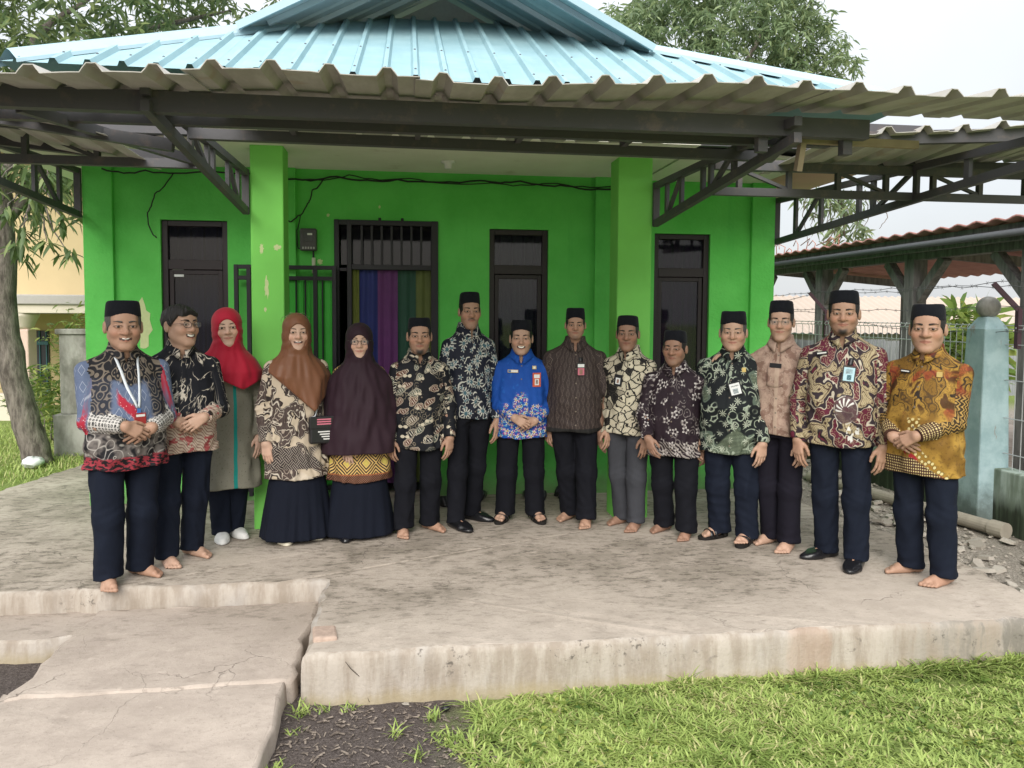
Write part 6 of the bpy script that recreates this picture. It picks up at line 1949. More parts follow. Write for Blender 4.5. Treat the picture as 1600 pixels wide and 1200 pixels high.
def batik_p7():
    M = cloth('navy floral batik'); u, v = M.u, M.v
    c = M.mix(M.noise(M.uv, 12.0, 2.0), (.007, .009, .018), (.016, .020, .036))
    pet, core, r = M.flower(M.warp(M.uv, 18, .012), 8.5, 9, .048, depth=.38)
    arcs = M.ss(.05, .02, M.abs(M.voro(M.warp(M.uv, 9, .1), 8.0, dim='2D') - .44)) * M.ss(.50, .55, M.noise(M.uv, 9.0, 1.0))
    c = M.mix(arcs, c, (.55, .55, .50))
    c = M.mix(pet, c, M.mix(M.ss(.35, .65, M.noise(M.uv, 40.0, 2.0)), (.62, .60, .52), (.30, .34, .34)))
    c = M.mix(core, c, (.05, .12, .15))
    p2, c2, _ = M.flower(M.vop('ADD', M.uv, (.61, .27, 0)), 13.0, 5, .026, depth=.5)
    c = M.mix(p2 * .8, c, (.48, .50, .48)); c = M.mix(c2, c, (.08, .17, .20))
    return done(M, c)
def batik_p8():
    M = cloth('royal blue batik with flower border'); u, v = M.u, M.v
    c = M.mix(M.noise(M.uv, 10.0, 3.0), (.006, .055, .30), (.012, .095, .44))
    pat = M.noise(M.vop('ADD', M.uv, (1, 2, 0)), 14.0, 2.0)
    c = M.mix(M.ss(.60, .66, pat) * .35, c, (.02, .16, .58))
    zone = M.mx(M.ss(.13, .10, v), M.mx(M.ss(.075, .055, M.abs(u)) * M.ss(.33, .30, v) * M.ss(.10, .14, v), M.ss(.06, .04, M.abs(u)) * M.ss(.36, .32, v)))
    zone = M.mx(zone, M.ss(.205, .18, M.sqrt((M.abs(u) - .14) * (M.abs(u) - .14) * 9.0 + (v - .19) * (v - .19) * 6.0)) * .9)
    zone = M.mx(zone * M.ss(.6, .4, M.sl), M.ss(.24, .215, v) * M.ss(.4, .6, M.sl))
    p1, k1, _ = M.flower(M.uv, 21.0, 5, .021, depth=.45)
    p2, k2, _ = M.flower(M.vop('ADD', M.uv, (.37, .11, 0)), 24.0, 6, .016, depth=.5)
    p3, k3, _ = M.flower(M.vop('ADD', M.uv, (.77, .51, 0)), 30.0, 2, .018, depth=.7)
    c = M.mix(p3 * zone, c, (.16, .40, .45))
    c = M.mix(p2 * zone, c, (.55, .06, .10)); c = M.mix(p1 * zone, c, (.66, .64, .60)); c = M.mix(k1 * zone, c, (.55, .34, .04)); c = M.mix(k2 * zone, c, (.60, .50, .5))
    return done(M, c)
def batik_p9():
    M = cloth('dark brown ikat batik'); u, v = M.u, M.v
    a = (u * 24.0 + M.sin(v * 96.0) * .34)
    cell = M.abs(M.fract(a) - .5)
    row = M.sin(v * 48.0 * 3.14159 / 3.0)
    d = M.abs(M.fract(u * 22.0) - .5) * 1.5 + M.abs(M.fract(v * 12.0 + M.math('FLOOR', u * 22.0) * .5) - .5) * 1.1
    line = M.ss(.06, .02, M.abs(d - .52)) * .8 + M.ss(.05, .02, M.abs(d - .26)) * .5
    c = M.mix(M.noise(M.uv, 90.0, 3.0), (.024, .017, .017), (.060, .044, .040))
    c = M.mix(M.mn(line, 1.0) * .8, c, (.21, .165, .145))
    c = M.mix(M.ss(.035, .025, v) * .85, c, (.012, .014, .014))
    return done(M, c)
def batik_p10():
    M = cloth('cream leaf batik on black'); u, v = M.u, M.v
    w = M.warp(M.vop('MULTIPLY', M.vec(u + v * .35, v - u * .3, M.sl * 3), (1.0, 1.4, 1)), 9.0, .07, 2.0)
    e = M.voro(w, 13.0, 'DISTANCE_TO_EDGE', dim='2D'); d = M.voro(w, 13.0, dim='2D')
    cell = M.xyz(M.voro(w, 13.0, out='Color', dim='2D'))[0]
    m = M.ss(.055, .085, e) * M.ss(.10, .14, cell) * M.ss(.36, .40, M.noise(M.warp(M.uv, 14, .04), 21.0, 1.0))
    n = M.noise(M.uv, 28.0, 2.0)
    c = M.mix(m, (.012, .011, .011), M.mix(n, (.50, .45, .32), (.68, .63, .50)))
    vein = M.ss(.55, .85, M.sin((u * 1.4 + v) * 330.0 + n * 8)) * M.ss(.40, .5, cell)
    c = M.mix(vein * m * .6, c, (.10, .085, .06))
    c = M.mix(M.ss(.018, .006, M.abs(e - .16)) * .5, c, (.20, .17, .12))
    return done(M, c)
def batik_p11():
    M = cloth('black batik with white blossoms'); u, v = M.u, M.v
    n = M.noise(M.uv, 5.0, 2.0)
    c = M.mix(M.noise(M.uv, 14.0, 2.0), (.010, .006, .010), (.026, .013, .020))
    zone = M.mx(M.ss(.44, .50, n), M.ss(.14, .11, v) * M.ss(.6, .4, M.sl))
    p, k, r = M.flower(M.warp(M.uv, 20, .01), 12.0, 5, .030, depth=.25)
    c = M.mix(p * zone * M.ss(.010, .013, r), c, (.55, .52, .50)); c = M.mix(M.ss(.020, .017, r) * M.ss(.010, .013, r) * p * zone * .5, c, (.10, .07, .08))
    sc = scroll(M, 19, 2.6, .65)
    c = M.mix(sc * M.ss(.47, .53, M.noise(M.vop('ADD', M.uv, (4, 4, 0)), 6.0, 1.0)) * .55, c, (.34, .30, .29))
    low = M.ss(.115, .10, v + (n - .5) * .06) * M.ss(.6, .4, M.sl)
    lf = M.ss(.1, .5, M.sin((u + v * 1.2) * 190.0 + M.noise(M.uv, 16, 2.0) * 16))
    c = M.mix(low * lf * .7, c, (.42, .38, .35))
    return done(M, c)
def batik_p12():
    M = cloth('black batik with sage swirls'); u, v = M.u, M.v
    n = M.noise(M.uv, 4.5, 2.0)
    c = (.007, .010, .012)
    w = M.warp(M.uv, 6.0, .10, 2.0)
    nn = M.noise(w, 6.0, 1.0) - .035
    c = M.mix(M.ss(.55, .57, nn) * M.ss(.64, .62, nn), c, (.10, .135, .105))
    lat = M.ss(.2, .5, M.sin((u + v) * 330.0) * M.sin((u - v) * 330.0))
    hemz = M.ss(.20, .18, v + M.abs(u - .06) * .8) * M.ss(.6, .4, M.sl)
    tex = M.mx(M.ss(.60, .62, nn), hemz)
    c = M.mix(tex, c, M.mix(lat, (.035, .05, .035), (.30, .36, .25)))
    sc = scroll(M, 15, 2.6, .55, .05)
    c = M.mix(sc * M.ss(.46, .52, M.noise(M.vop('ADD', M.uv, (2, 7, 0)), 6.0, 1.0)) * .85, c, (.36, .42, .33))
    p, k, _ = M.flower(M.uv, 11.0, 8, .030, depth=.55)
    c = M.mix(p * M.ss(.42, .48, n) * .9, c, (.48, .52, .42))
    return done(M, c)
def batik_p13():
    M = cloth('rose tan batik'); u, v = M.u, M.v
    w = M.warp(M.uv, 8.0, .10, 3.0); n = M.noise(w, 11.0, 4.0); f = M.noise(M.uv, 80.0, 3.0)
    c = M.mix(M.ss(.36, .62, n), (.21, .125, .095), (.43, .31, .245))
    c = M.mix(M.ss(.012, .004, M.abs(n - .47)) * .5, c, (.52, .42, .34)); c = M.mix(M.ss(.58, .66, f) * .35, c, (.15, .085, .065))
    c = M.mix(M.ss(.60, .66, M.noise(M.vop('ADD', w, (4, 4, 0)), 15.0, 3.0)) * .6, c, (.16, .09, .075))
    c = M.mix(M.ss(.016, .014, M.abs(u - .002)) * M.ss(.6, .4, M.sl) * .6, c, (.46, .35, .27))
    c = M.mix(M.ss(.17, .155, v) * M.ss(.4, .6, M.sl) * .7, c, (.42, .32, .23))
    return done(M, c)
def batik_p14():
    M = cloth('maroon and gold batik'); u, v = M.u, M.v
    w = M.warp(M.uv, 6.0, .14, 2.0); n = M.noise(w, 7.5, 2.0, .45)
    c = M.mix(M.ss(.44, .46, n), (.105, .014, .032), (.030, .020, .026))
    gold = M.mix(M.noise(M.uv, 60, 2.0), (.30, .23, .12), (.52, .45, .30))
    c = M.mix(M.ss(.515, .535, n) * M.ss(.64, .62, n), c, gold)
    c = M.mix(M.ss(.014, .005, M.abs(n - .455)) , c, (.50, .45, .36)); c = M.mix(M.ss(.010, .004, M.abs(n - .56)), c, (.05, .02, .02))
    c = M.mix(M.ss(.66, .68, n), c, (.13, .018, .04))
    sc = scroll(M, 26, 3.0, .55); c = M.mix(sc * M.ss(.46, .43, n) * .7, c, (.34, .27, .17))
    hat = M.ss(.3, .6, M.sin((u - v * .7) * 420.0 + n * 60.0)); c = M.mix(hat * M.ss(.52, .54, n) * M.ss(.64, .60, n) * .55, c, (.10, .06, .035))
    hx = M.voro(M.uv, 60.0, rand=.2)
    c = M.mix(M.ss(.05, .08, u - 2.99 - .05) * 0.0, c, gold)
    # big fan of wings on the belly
    du, dv = u - .045, v - .24; rr = M.sqrt(du * du * 1.3 + dv * dv); aa = M.atan2(dv, du)
    disc = M.ss(.095, .085, rr + (n - .5) * .10) * M.ss(.6, .4, M.sl)
    fan = M.ss(.1, .4, M.sin(aa * 13.0 + rr * 60.0)) * M.ss(.080, .072, rr) * M.ss(.022, .028, rr) * M.ss(.25, .55, M.sin(aa * 1.0 - .5) + .3)
    c = M.mix(disc * .85, c, M.mix(M.noise(M.uv, 30, 3.0), (.06, .018, .03), (.14, .10, .10)))
    c = M.mix(M.ss(.005, .002, M.abs(rr - .088)) * M.ss(.45, .55, M.noise(M.uv, 20, 1.0)), c, (.5, .47, .42))
    c = M.mix(fan * disc, c, (.68, .67, .64))
    wl = M.ss(.05, .04, M.sqrt((u - .10) * (u - .10) + (v - .09) * (v - .09) * .5)) * M.ss(.52, .56, M.noise(M.warp(M.uv, 12, .05), 24.0, 1.0)) * M.ss(.6, .4, M.sl)
    c = M.mix(wl, c, (.68, .67, .64))
    return done(M, c)
def batik_p15():
    M = cloth('golden brown batik'); u, v = M.u, M.v
    w = M.warp(M.uv, 6.0, .12, 2.0); n = M.noise(w, 7.0, 2.0, .45)
    c = M.mix(M.ss(.40, .62, n), (.20, .105, .018), (.40, .235, .045))
    up = M.ss(.34, .42, v)
    c = M.mix(M.ss(.56, .60, n) * up, c, (.075, .032, .010))
    c = M.mix(M.ss(.016, .006, M.abs(n - .50)) * up, c, (.018, .012, .010))
    c = M.mix(M.ss(.018, .006, M.abs(n - .43)) * up * .8, c, (.05, .03, .015))
    c = M.mix(M.ss(.52, .60, M.noise(M.vop('ADD', M.uv, (6, 2, 0)), 5.5, 2.0)) * M.ss(.30, .40, M.v) * .75, c, (.25, .035, .018))
    sc_ = scroll(M, 30, 3.0, .55); c = M.mix(sc_ * up * .45, c, (.05, .028, .010))
    c = M.mix(M.ss(.55, .62, M.noise(M.uv, 55.0, 2.0)) * .45, c, (.09, .045, .012))
    wig = M.ss(.1, .45, M.sin(u * 260.0 + M.sin(v * 190.0) * 2.2 + M.noise(M.uv, 25, 2.0) * 9.0))
    slv = M.mix(wig, (.035, .022, .010), (.38, .235, .07))
    c = M.mix(M.ss(.4, .6, M.sl) * M.ss(.52, .46, v), c, slv)
    tor = M.ss(.6, .4, M.sl)
    # cream parang chain on the diagonal
    dg = v - .17 + u * .9
    ch = M.ss(.040, .034, M.abs(dg)) * tor * M.ss(-.02, .02, u)
    pr = M.voro(M.vec(u - v, (u + v) * .8, 0.0), 26.0, rand=.4, dim='2D')
    c = M.mix(ch, c, (.30, .17, .03)); c = M.mix(ch * M.ss(.36, .30, pr), c, (.66, .56, .27)); c = M.mix(ch * M.ss(.04, .02, M.abs(pr - .34)), c, (.03, .02, .01))
    ch2 = M.ss(.05, .04, M.abs(v - .30)) * M.ss(.05, .035, M.abs(u - .01)) * tor
    c = M.mix(ch2 * M.ss(.36, .30, pr), c, (.66, .56, .27))
    # dotted brown foot of the shirt
    gx, gy = M.fract(u * 68.0) - .5, M.fract(v * 60.0) - .5
    dot = M.ss(.34, .24, M.sqrt(gx * gx + gy * gy))
    dots = M.mix(dot, (.055, .022, .014), (.58, .46, .22))
    lim = M.ss(.005, -.005, v - .105 + M.mx(u, 0.0) * .55) * tor
    red = M.ss(.035, .025, M.abs(v - .115 + u * .75)) * tor * M.ss(.44, .5, M.noise(M.uv, 16, 1.0))
    c = M.mix(red, c, (.33, .022, .030)); c = M.mix(lim, c, dots)
    c = M.mix(M.ss(.21, .19, v) * M.ss(.4, .6, M.sl), c, dots)
    return done(M, c)
def plain_scarf(name, col, sheen=.4, rough=.7):
    M = MAT(name, rough, .25); p = M.obj(); n = M.noise(p, 7.0, 4.0); w = M.noise(p, 220.0, 2.0)
    M.base(M.mix(n * .7 + w * .3, tuple(v * .8 for v in col), tuple(v * 1.2 for v in col)))
    M.bs.inputs['Sheen Weight'].default_value = sheen * .25; M.bump(n + w * .2, .2, .006)
    return M.m
# ================================================================== the fifteen people
T_LIGHT, T_MID, T_BROWN, T_DARK = (.53, .355, .27), (.43, .275, .20), (.365, .220, .153), (.275, .160, .110)
CLASP = lambda z, top=-1, x=0.0: (dict(mode='clasp', z=z, top=top, x=x), dict(mode='clasp', z=z, top=top, x=x))
def man(mat, tr, tone, slv=1.0, **k):
    p = Person(**k)
    p.feet(); p.arm_setup(); p.head(); p.body(); p.trousers(tr); p.shirt(mat, slv=slv); p.finish(tone)
    return p
PEOPLE = {}
ra, la = CLASP(.93, -1, .015)
PEOPLE[1] = man(batik_p1(), M_TR_NAVY, T_BROWN, feet=((-1.73, 4.648), (-1.584, 4.851)), capt=dict(h=.080, rim=.050), browz=.0, hs=1.17, h=1.640, rel=14, hfollow=.55, hem=.690, sw=.262, hw=.215, ww=.205, cw=.195, belly=.05,
    ra=ra, la=la, fyaw=(-10, 34), seed=1, face=dict(nose=1.12, cheek=1.1, wid=1.04, jaw=1.10, smile=.8, open=.6, fat=.7, eye=.8), hairmat=M_GREYHAIR, thr=.082, tw=1.12, htilt=0,
    label='stocky man in blue grey and red batik shirt with lanyard, barefoot, at the left end')
ra, la = CLASP(.92, 1, .02)
PEOPLE[2] = man(batik_p2(), M_TR_NAVY, T_MID, feet=((-1.504, 5.022), (-1.377, 5.202)), hs=1.13, h=1.635, rel=8, hyaw=30, hem=.715, sw=.245, hw=.205, ww=.195, cw=.185, belly=.04, ra=ra, la=la,
    fyaw=(8, 36), seed=2, cap=False, hair='full', glasses=(M_GLFRAME, .021), face=dict(nose=1.05, cheek=1.15, wid=1.05, jaw=1.12, smile=1.0, open=1.3, fat=1.0, eye=.7), thr=.078, tw=1.08, hpitch=-4,
    label='laughing bareheaded man with glasses in black batik shirt with white branches')
PEOPLE[6] = man(batik_p6(), M_TR_BLACK, T_BROWN, feet=((-.047, 5.508), (.186, 5.631)), capt=dict(h=.078, tilt=.02), hs=1.15, h=1.555, rel=6, hfollow=.6, hem=.625, sw=.215, hw=.180, ww=.170, cw=.165, fyaw=(-4, 42), seed=6,
    beard=(.5, 1.0, .12), face=dict(nose=1.0, chin=.002, wid=.97, jaw=1.0, eye=.8), thr=.078, label='man with goatee in black paisley batik shirt beside the striped door curtain')
PEOPLE[7] = man(batik_p7(), M_TR_BLACK, T_BROWN, feet=((.367, 5.645), (.52, 5.886)), capt=dict(h=.090, rim=.050, tilt=.10), browz=.001, bt=1.022, hs=0.99, h=1.727, rel=20, hfollow=.5, hem=.815, sw=.215, hw=.170, ww=.160, cw=.165, fyaw=(14, 40), seed=7, shoes='loafer',
    beard=(.95, .25, .12), face=dict(nose=1.05, chin=.006, eye=.75, wid=.95, jaw=.92), ra=dict(fy=-.07), label='tallest man, slim, with moustache, in navy floral batik shirt and black shoes')
ra, la = CLASP(.80, -1, .03)
PEOPLE[8] = man(batik_p8(), M_TR_BLACK, T_MID, feet=((.71, 5.821), (.98, 5.791)), capt=dict(h=.084, rim=.054, tilt=.0), bt=1.006, hs=1.13, h=1.528, rel=0, hem=.660, sw=.240, hw=.195, ww=.185, cw=.175, belly=.03, ra=ra, la=la, fyaw=(-18, 20), seed=8, shoes='sandal',
    face=dict(nose=.98, cheek=1.15, wid=1.0, jaw=1.05, smile=1.0, open=1.3, eye=.65), thr=.080, tw=1.05, label='smiling man in royal blue flowered shirt with clasped hands, middle of the row')
PEOPLE[9] = man(batik_p9(), M_TR_BLACK, T_BROWN, slv=.46, feet=((1.213, 5.821), (1.317, 5.609)), capt=dict(h=.098, rim=.050, tilt=.02), browz=-.001, bt=1.022, hs=0.92, h=1.615, rel=2, hfollow=.6, hem=.715, sw=.245, hw=.200, ww=.190, cw=.185, belly=.04, fyaw=(-40, -8), seed=9,
    beard=(.3, .55, .15), ra=dict(out=.02, fy=.04), la=dict(out=.075, fy=-.08), face=dict(nose=1.08, eye=.85, wid=1.03, jaw=1.08, fat=.4), thr=.085, tw=1.05, shift=(-.02, 0),
    label='man in dark brown short sleeved batik shirt with wristwatch and hanging badge')
PEOPLE[10] = man(batik_p10(), M_TR_GREY, T_DARK, slv=.60, feet=((1.578, 5.651), (1.649, 5.468)), capt=dict(h=.082, tilt=.12), bt=1.008, hs=1.10, h=1.570, rel=-20, hfollow=.75, hem=.715, sw=.220, hw=.180, ww=.170, cw=.168, fyaw=(-30, 2), seed=10,
    beard=(.25, 0, .05), la=dict(out=.035, fy=-.13), ra=dict(out=.05, fy=-.02), face=dict(nose=1.12, chin=.003, eye=.75, wid=.98, jaw=1.0), label='man in cream leaf patterned shirt and charcoal grey trousers')
PEOPLE[11] = man(batik_p11(), M_TR_BLACK, T_DARK, feet=((1.829, 5.414), (1.948, 5.205)), capt=dict(h=.090, rim=.046, tilt=.04), hs=1.12, h=1.465, rel=-8, hyaw=-6, hem=.590, sw=.232, hw=.188, ww=.182, cw=.178, belly=.03, fyaw=(-34, -4), seed=11,
    beard=(.25, .2, .1), ra=dict(w=(-.15, -.20, .73), d=(.35, -.25, -.85), n=(.5, .8, 0)), la=dict(out=.05, fy=.05), face=dict(nose=1.2, cheek=1.05, eye=.7, wid=1.03, jaw=1.06, fat=.5), thr=.080, tw=1.04,
    label='shortest man, in black shirt with white blossoms, barefoot, before the right window')
PEOPLE[12] = man(batik_p12(), M_TR_NAVY, T_MID, feet=((2.167, 5.212), (2.321, 5.040)), capt=dict(h=.088, rim=.056, tilt=.0), browz=.002, bt=1.010, hs=1.10, h=1.595, rel=-6, hfollow=.6, hem=.640, sw=.250, hw=.205, ww=.205, cw=.190, belly=.06, fyaw=(-42, -12), seed=12, shoes='sandal',
    hairmat=M_GREYHAIR, la=dict(out=.03, fy=-.13), ra=dict(out=.06, fy=-.02), face=dict(nose=1.15, cheek=1.15, eye=.65, wid=1.06, jaw=1.12, fat=.8, smile=.3), thr=.085, tw=1.12,
    label='older man in black and sage green batik shirt, sandals, with a hand on his shoulder')
PEOPLE[13] = man(batik_p13(), M_TR_PURP, T_MID, feet=((2.487, 5.052), (2.541, 4.868)), capt=dict(h=.086, rim=.052, tilt=.10), bt=1.014, hs=1.04, h=1.670, rel=-12, hfollow=.6, hem=.790, sw=.225, hw=.180, ww=.172, cw=.172, fyaw=(-34, -6), seed=13,
    glasses=(M_WIRE, .020), beard=(.2, .1, .05), la=dict(out=.02, fy=-.12), ra=dict(w=(-.335, .02, 1.335), d=(-.65, -.75, -.12), n=(.1, -.25, -1), pole=(-.3, .6, -.7), c=.35),
    face=dict(nose=.98, chin=.005, eye=.75, wid=.97, jaw=.95, smile=.4), thr=.080, label='man with glasses in plain rose tan batik shirt, barefoot')
PEOPLE[14] = man(batik_p14(), M_TR_NAVY, T_BROWN, feet=((2.695, 4.712), (2.796, 4.468)), capt=dict(h=.080, rim=.054, tilt=.08), bt=1.014, hs=1.05, h=1.733, rel=-4, hfollow=.5, hem=.775, sw=.262, hw=.215, ww=.205, cw=.198, belly=.05, fyaw=(-44, -8), seed=14, shoes='loafer',
    beard=(.35, 1.0, .22), ra=dict(out=.05, fy=-.04), la=dict(out=.055, fy=-.08), face=dict(nose=1.1, cheek=1.1, eye=.75, wid=1.05, jaw=1.10, fat=.7, smile=.5), thr=.080, tw=1.08,
    label='bearded man in maroon and gold batik shirt and polished black shoes')
ra, la = CLASP(.875, 1, -.03)
PEOPLE[15] = man(batik_p15(), M_TR_NAVY, T_BROWN, feet=((3.054, 4.365), (3.119, 4.128)), capt=dict(h=.082, rim=.046, tilt=.0), hs=1.19, h=1.655, rel=-22, hfollow=.75, hem=.655, sw=.255, hw=.205, ww=.198, cw=.190, belly=.04, ra=ra, la=la, fyaw=(-38, -14), seed=15,
    face=dict(nose=1.08, cheek=1.1, wid=1.0, jaw=1.06, fat=.4, eye=.8), thr=.080, tw=1.08, label='man in golden brown batik shirt, barefoot, at the right end')

# ---- women
w = Person(feet=((-1.302, 5.524), (-1.215, 5.623)), h=1.615, rel=4, hfollow=.8, hem=.375, sw=.205, hw=.215, ww=.165, cw=.160, dep=.66, seed=3, shoes='sneaker', cap=False, hair=False, fyaw=(-4, 26),
    brow=.0022, face=dict(fem=1, wid=.93, jaw=.88, nose=.88, smile=.3), thr=.075, placket=0, htilt=-4, fs=.94, hs=1.15,
    label='woman in red headscarf and long grey olive coat with a teal stripe')
w.feet(); w.arm_setup(); w.head(); w.body(); w.trousers(M_TR_NAVY); w.shirt(coat_p3(), 'coat', collar=False, notch=False)
h_ = w.h
w.hijab(plain_scarf('red chiffon', (.36, .008, .028)), [(h_ * .62, .205, .155, .02, -.02), (h_ * .735, .222, .150, .01, -.01), (h_ * .785, .190, .128, 0, .0), (h_ * .825, .125, .108, 0, .005), (h_ * .87, .086, .09, 0, .0)], h_ * .660, (.053, .080, -.026), .50, .09, 3, .005)
w.finish(T_LIGHT); PEOPLE[3] = w
w = Person(feet=((-.864, 5.444), (-.692, 5.533)), h=1.58, rel=10, hfollow=.35, hem=.455, sw=.225, hw=.215, ww=.180, cw=.178, dep=.70, seed=4, shoes='croc', cap=False, hair=False, fyaw=(-2, 26),
    brow=.0022, face=dict(fem=1, wid=.98, jaw=.98, nose=.92, smile=.8, open=.6, fat=.3, eye=.8), placket=0, hs=1.12, fs=.92, ra=dict(out=.055, fy=-.06), la=dict(out=.03, fy=.0),
    label='woman in brown satin headscarf and brown cream batik tunic with a small black bag')
w.feet(); w.arm_setup(); w.head(); w.body(); w.skirt(M_SKIRT, .190, .258, .56, .030, 13)
w.shirt(batik_p4(), 'tunic', collar=False, notch=False)
h_ = w.h
w.hijab(plain_scarf('brown satin', (.165, .070, .035), .2, .45), [(h_ * .60, .10, .150, .07, -.03), (h_ * .66, .150, .150, .04, -.02), (h_ * .735, .215, .145, .01, -.01), (h_ * .785, .188, .126, 0, .0), (h_ * .825, .115, .105, 0, .005), (h_ * .87, .086, .09, 0, .0)], h_ * .585, (.055, .080, -.024), .95, .085, 4, .006)
w.finish(T_LIGHT); PEOPLE[4] = w
w = Person(feet=((-.449, 5.459), (-.256, 5.613)), h=1.515, rel=2, hfollow=.6, hem=.415, sw=.190, hw=.215, ww=.185, cw=.170, dep=.72, seed=5, shoes='loafer', cap=False, hair=False, fyaw=(-4, 24),
    brow=.0022, glasses=(M_GLFRAME, .021), face=dict(fem=1, wid=.95, jaw=.92, nose=.9, smile=.4), placket=0, hs=1.15, fs=.90, ra=dict(w=(-.09, -.155, .655), d=(.05, -.1, -1), n=(.2, 1, 0), pole=(-.3, .7, -.2)), la=dict(w=(.12, -.10, .80), nohand=True, pole=(.3, .7, -.2)),
    label='woman with glasses in long dark plum headscarf over a gold diamond bordered tunic')
w.feet(); w.arm_setup(); w.head(); w.body(); w.skirt(M_SKIRT, .190, .250, .52, .022, 9)
w.shirt(border_p5(), 'tunic', collar=False, notch=False)
h_ = w.h
w.hijab(plain_scarf('dark plum crepe', (.024, .010, .017), .1), [(h_ * .34, .262, .200, 0, -.01), (h_ * .48, .262, .195, 0, -.01), (h_ * .62, .245, .180, 0, -.005), (h_ * .735, .215, .150, 0, 0), (h_ * .785, .175, .125, 0, .0), (h_ * .825, .112, .105, 0, .005), (h_ * .87, .084, .09, 0, .0)], .625, (.051, .074, -.028), -.05, 0, 5, .006)
w.finish(T_LIGHT); PEOPLE[5] = w
# ================================================================== badges, watches, bag
P_ = PEOPLE
M_RIB = simple('white lanyard', (.62, .66, .70), .6, .3); M_BLUEP = simple('blue print', (.05, .16, .42), .5); M_REDP = simple('red print', (.50, .03, .03), .5)
M_ORG = simple('orange red card', (.55, .10, .05), .4, .4); M_PALEB = simple('pale blue print', (.40, .58, .66), .4); M_FACEP = simple('portrait print', (.30, .18, .13), .5); M_PINKP = simple('pink print', (.55, .16, .22), .5)
M_WTXT = simple('white lettering', (.68, .68, .66), .5)
p = P_[1]; z = .815 * p.h
lan = p.ribbon([(-.060, z + .015), (-.018, 1.16), (.022, 1.05)], .015, M_RIB, 'lanyard'); p.ribbon([(.062, z + .015), (.048, 1.16), (.030, 1.05)], .013, M_RIB, 'lanyard')
p.badge(.026, 1.030, .018, .035, [], 'clip', back=M_BLUEP)
p.badge(.030, .985, .062, .075, [(.1, .9, .72, .9, M_WTXT)], 'badge', back=simple('maroon card', (.30, .03, .03), .4))
P_[2].watch(1)
p = P_[8]
p.badge(-.060, 1.168, .080, .022, [(.05, .30, .15, .85, M_BLUEP), (.33, .97, .15, .85, M_CARD)], 'name_badge', back=M_GOLD)
p.badge(.100, 1.195, .030, .026, [(.2, .8, .2, .8, M_WTXT)], 'pin', back=M_GOLD)
p.badge(.118, 1.105, .064, .105, [(.15, .85, .62, .88, M_CARD), (.25, .75, .12, .56, M_CARD), (.38, .62, .2, .5, M_FACEP)], 'badge', back=M_ORG)
p = P_[9]
p.badge(.040, 1.19, .058, .100, [(.08, .92, .66, .9, M_CARD), (.08, .92, .08, .60, M_PINKP), (.3, .7, .14, .5, M_FACEP)], 'badge'); p.ribbon([(.040, 1.275), (.040, 1.245)], .03, M_BLK, 'clip')
p.watch(1)
p = P_[10]; p.badge(-.030, 1.115, .064, .085, [(.22, .78, .18, .72, M_CARD), (.36, .64, .25, .6, M_FACEP)], 'badge', .12); p.watch(1)
p.ribbon([(-.075, 1.140), (-.165, 1.112)], .012, M_BLK, 'clip')
p = P_[12]; p.badge(.040, 1.100, .085, .092, [(.10, .90, .08, .92, M_CARD), (.28, .68, .15, .52, M_PALEB), (.2, .8, .68, .76, M_BLK)], 'badge', -.28); p.badge(.085, 1.225, .026, .030, [], 'pin', back=M_GOLD)
p = P_[13]; p.watch(1, M_BLK)
p.badge(-.010, 1.262, .078, .030, [], 'phone', .05)
pk = MB(); x0, x1, z0, z1 = -.065, .045, 1.125, 1.255
pk.grid(lambda u, v: (x0 + (x1 - x0) * u, p.front(x0 + (x1 - x0) * u, z0 + (z1 - z0) * v) - .005, z0 + (z1 - z0) * v - (.012 * (1 - abs(u - .5) * 2) if v == 0 else 0)), 8, 8)
o = pk.build('pocket', p.shirt_o.data.materials[0], p.root, True); o.modifiers.new('thick', 'SOLIDIFY').thickness = .003
at = o.data.attributes.new('pat', 'FLOAT_VECTOR', 'POINT'); at.data.foreach_set('vector', np.array([(v[0], v[2] - p.k['hem'] + .01, 0) for v in pk.v], np.float32).ravel())
p = P_[14]; p.badge(.050, 1.238, .078, .105, [(.10, .90, .10, .90, M_PALEB), (.25, .75, .52, .82, M_CARD), (.38, .7, .16, .46, M_TEAL)], 'badge', .10, back=simple('brown card holder', (.06, .05, .045), .4)); p.badge(-.115, 1.362, .070, .022, [(.08, .92, .3, .7, M_WTXT)], 'name_badge', -.15)
p.ribbon([(.060, 1.335), (.052, 1.290)], .030, M_BLK, 'clip')
p = P_[15]; p.badge(-.085, 1.270, .062, .018, [(.08, .92, .3, .7, M_WTXT)], 'name_badge', .06); p.badge(.105, 1.260, .030, .030, [], 'pin', back=M_GOLD)
p = P_[6]
# handbag of the woman in brown
p = P_[4]; c, s_ = math.cos(p.rz), math.sin(p.rz); rt_ = p.root.location
lx, lz = .135, .80; ly = p.front(lx, lz) - .045
wx, wy = rt_.x + c * lx - s_ * ly, rt_.y + s_ * lx + c * ly
bag = thing('handbag', 'small black crossbody bag with red and white printed lines hanging at the hip', 'handbag', (wx, wy, lz - .10), p.rz)
MB().box(-.082, .082, -.036, .036, 0, .185).build('body', simple('black leatherette', (.010, .010, .012), .4, .5, .3, 30), bag, bevel=.014)
MB().box(-.084, .084, -.041, -.030, .105, .189).build('flap', simple('black flap', (.013, .013, .016), .35, .5, .3, 30), bag, bevel=.008)
for k in range(3): MB().box(-.035, .060, -.0435, -.0412, .165 - k * .016, .174 - k * .016).build('print', M_PINKP, bag)
for k in range(4): MB().box(-.028 + k * .012, .066, -.0385, -.0362, .080 - k * .017, .088 - k * .017).build('print', M_WTXT, bag)
m = MB(); pts = []
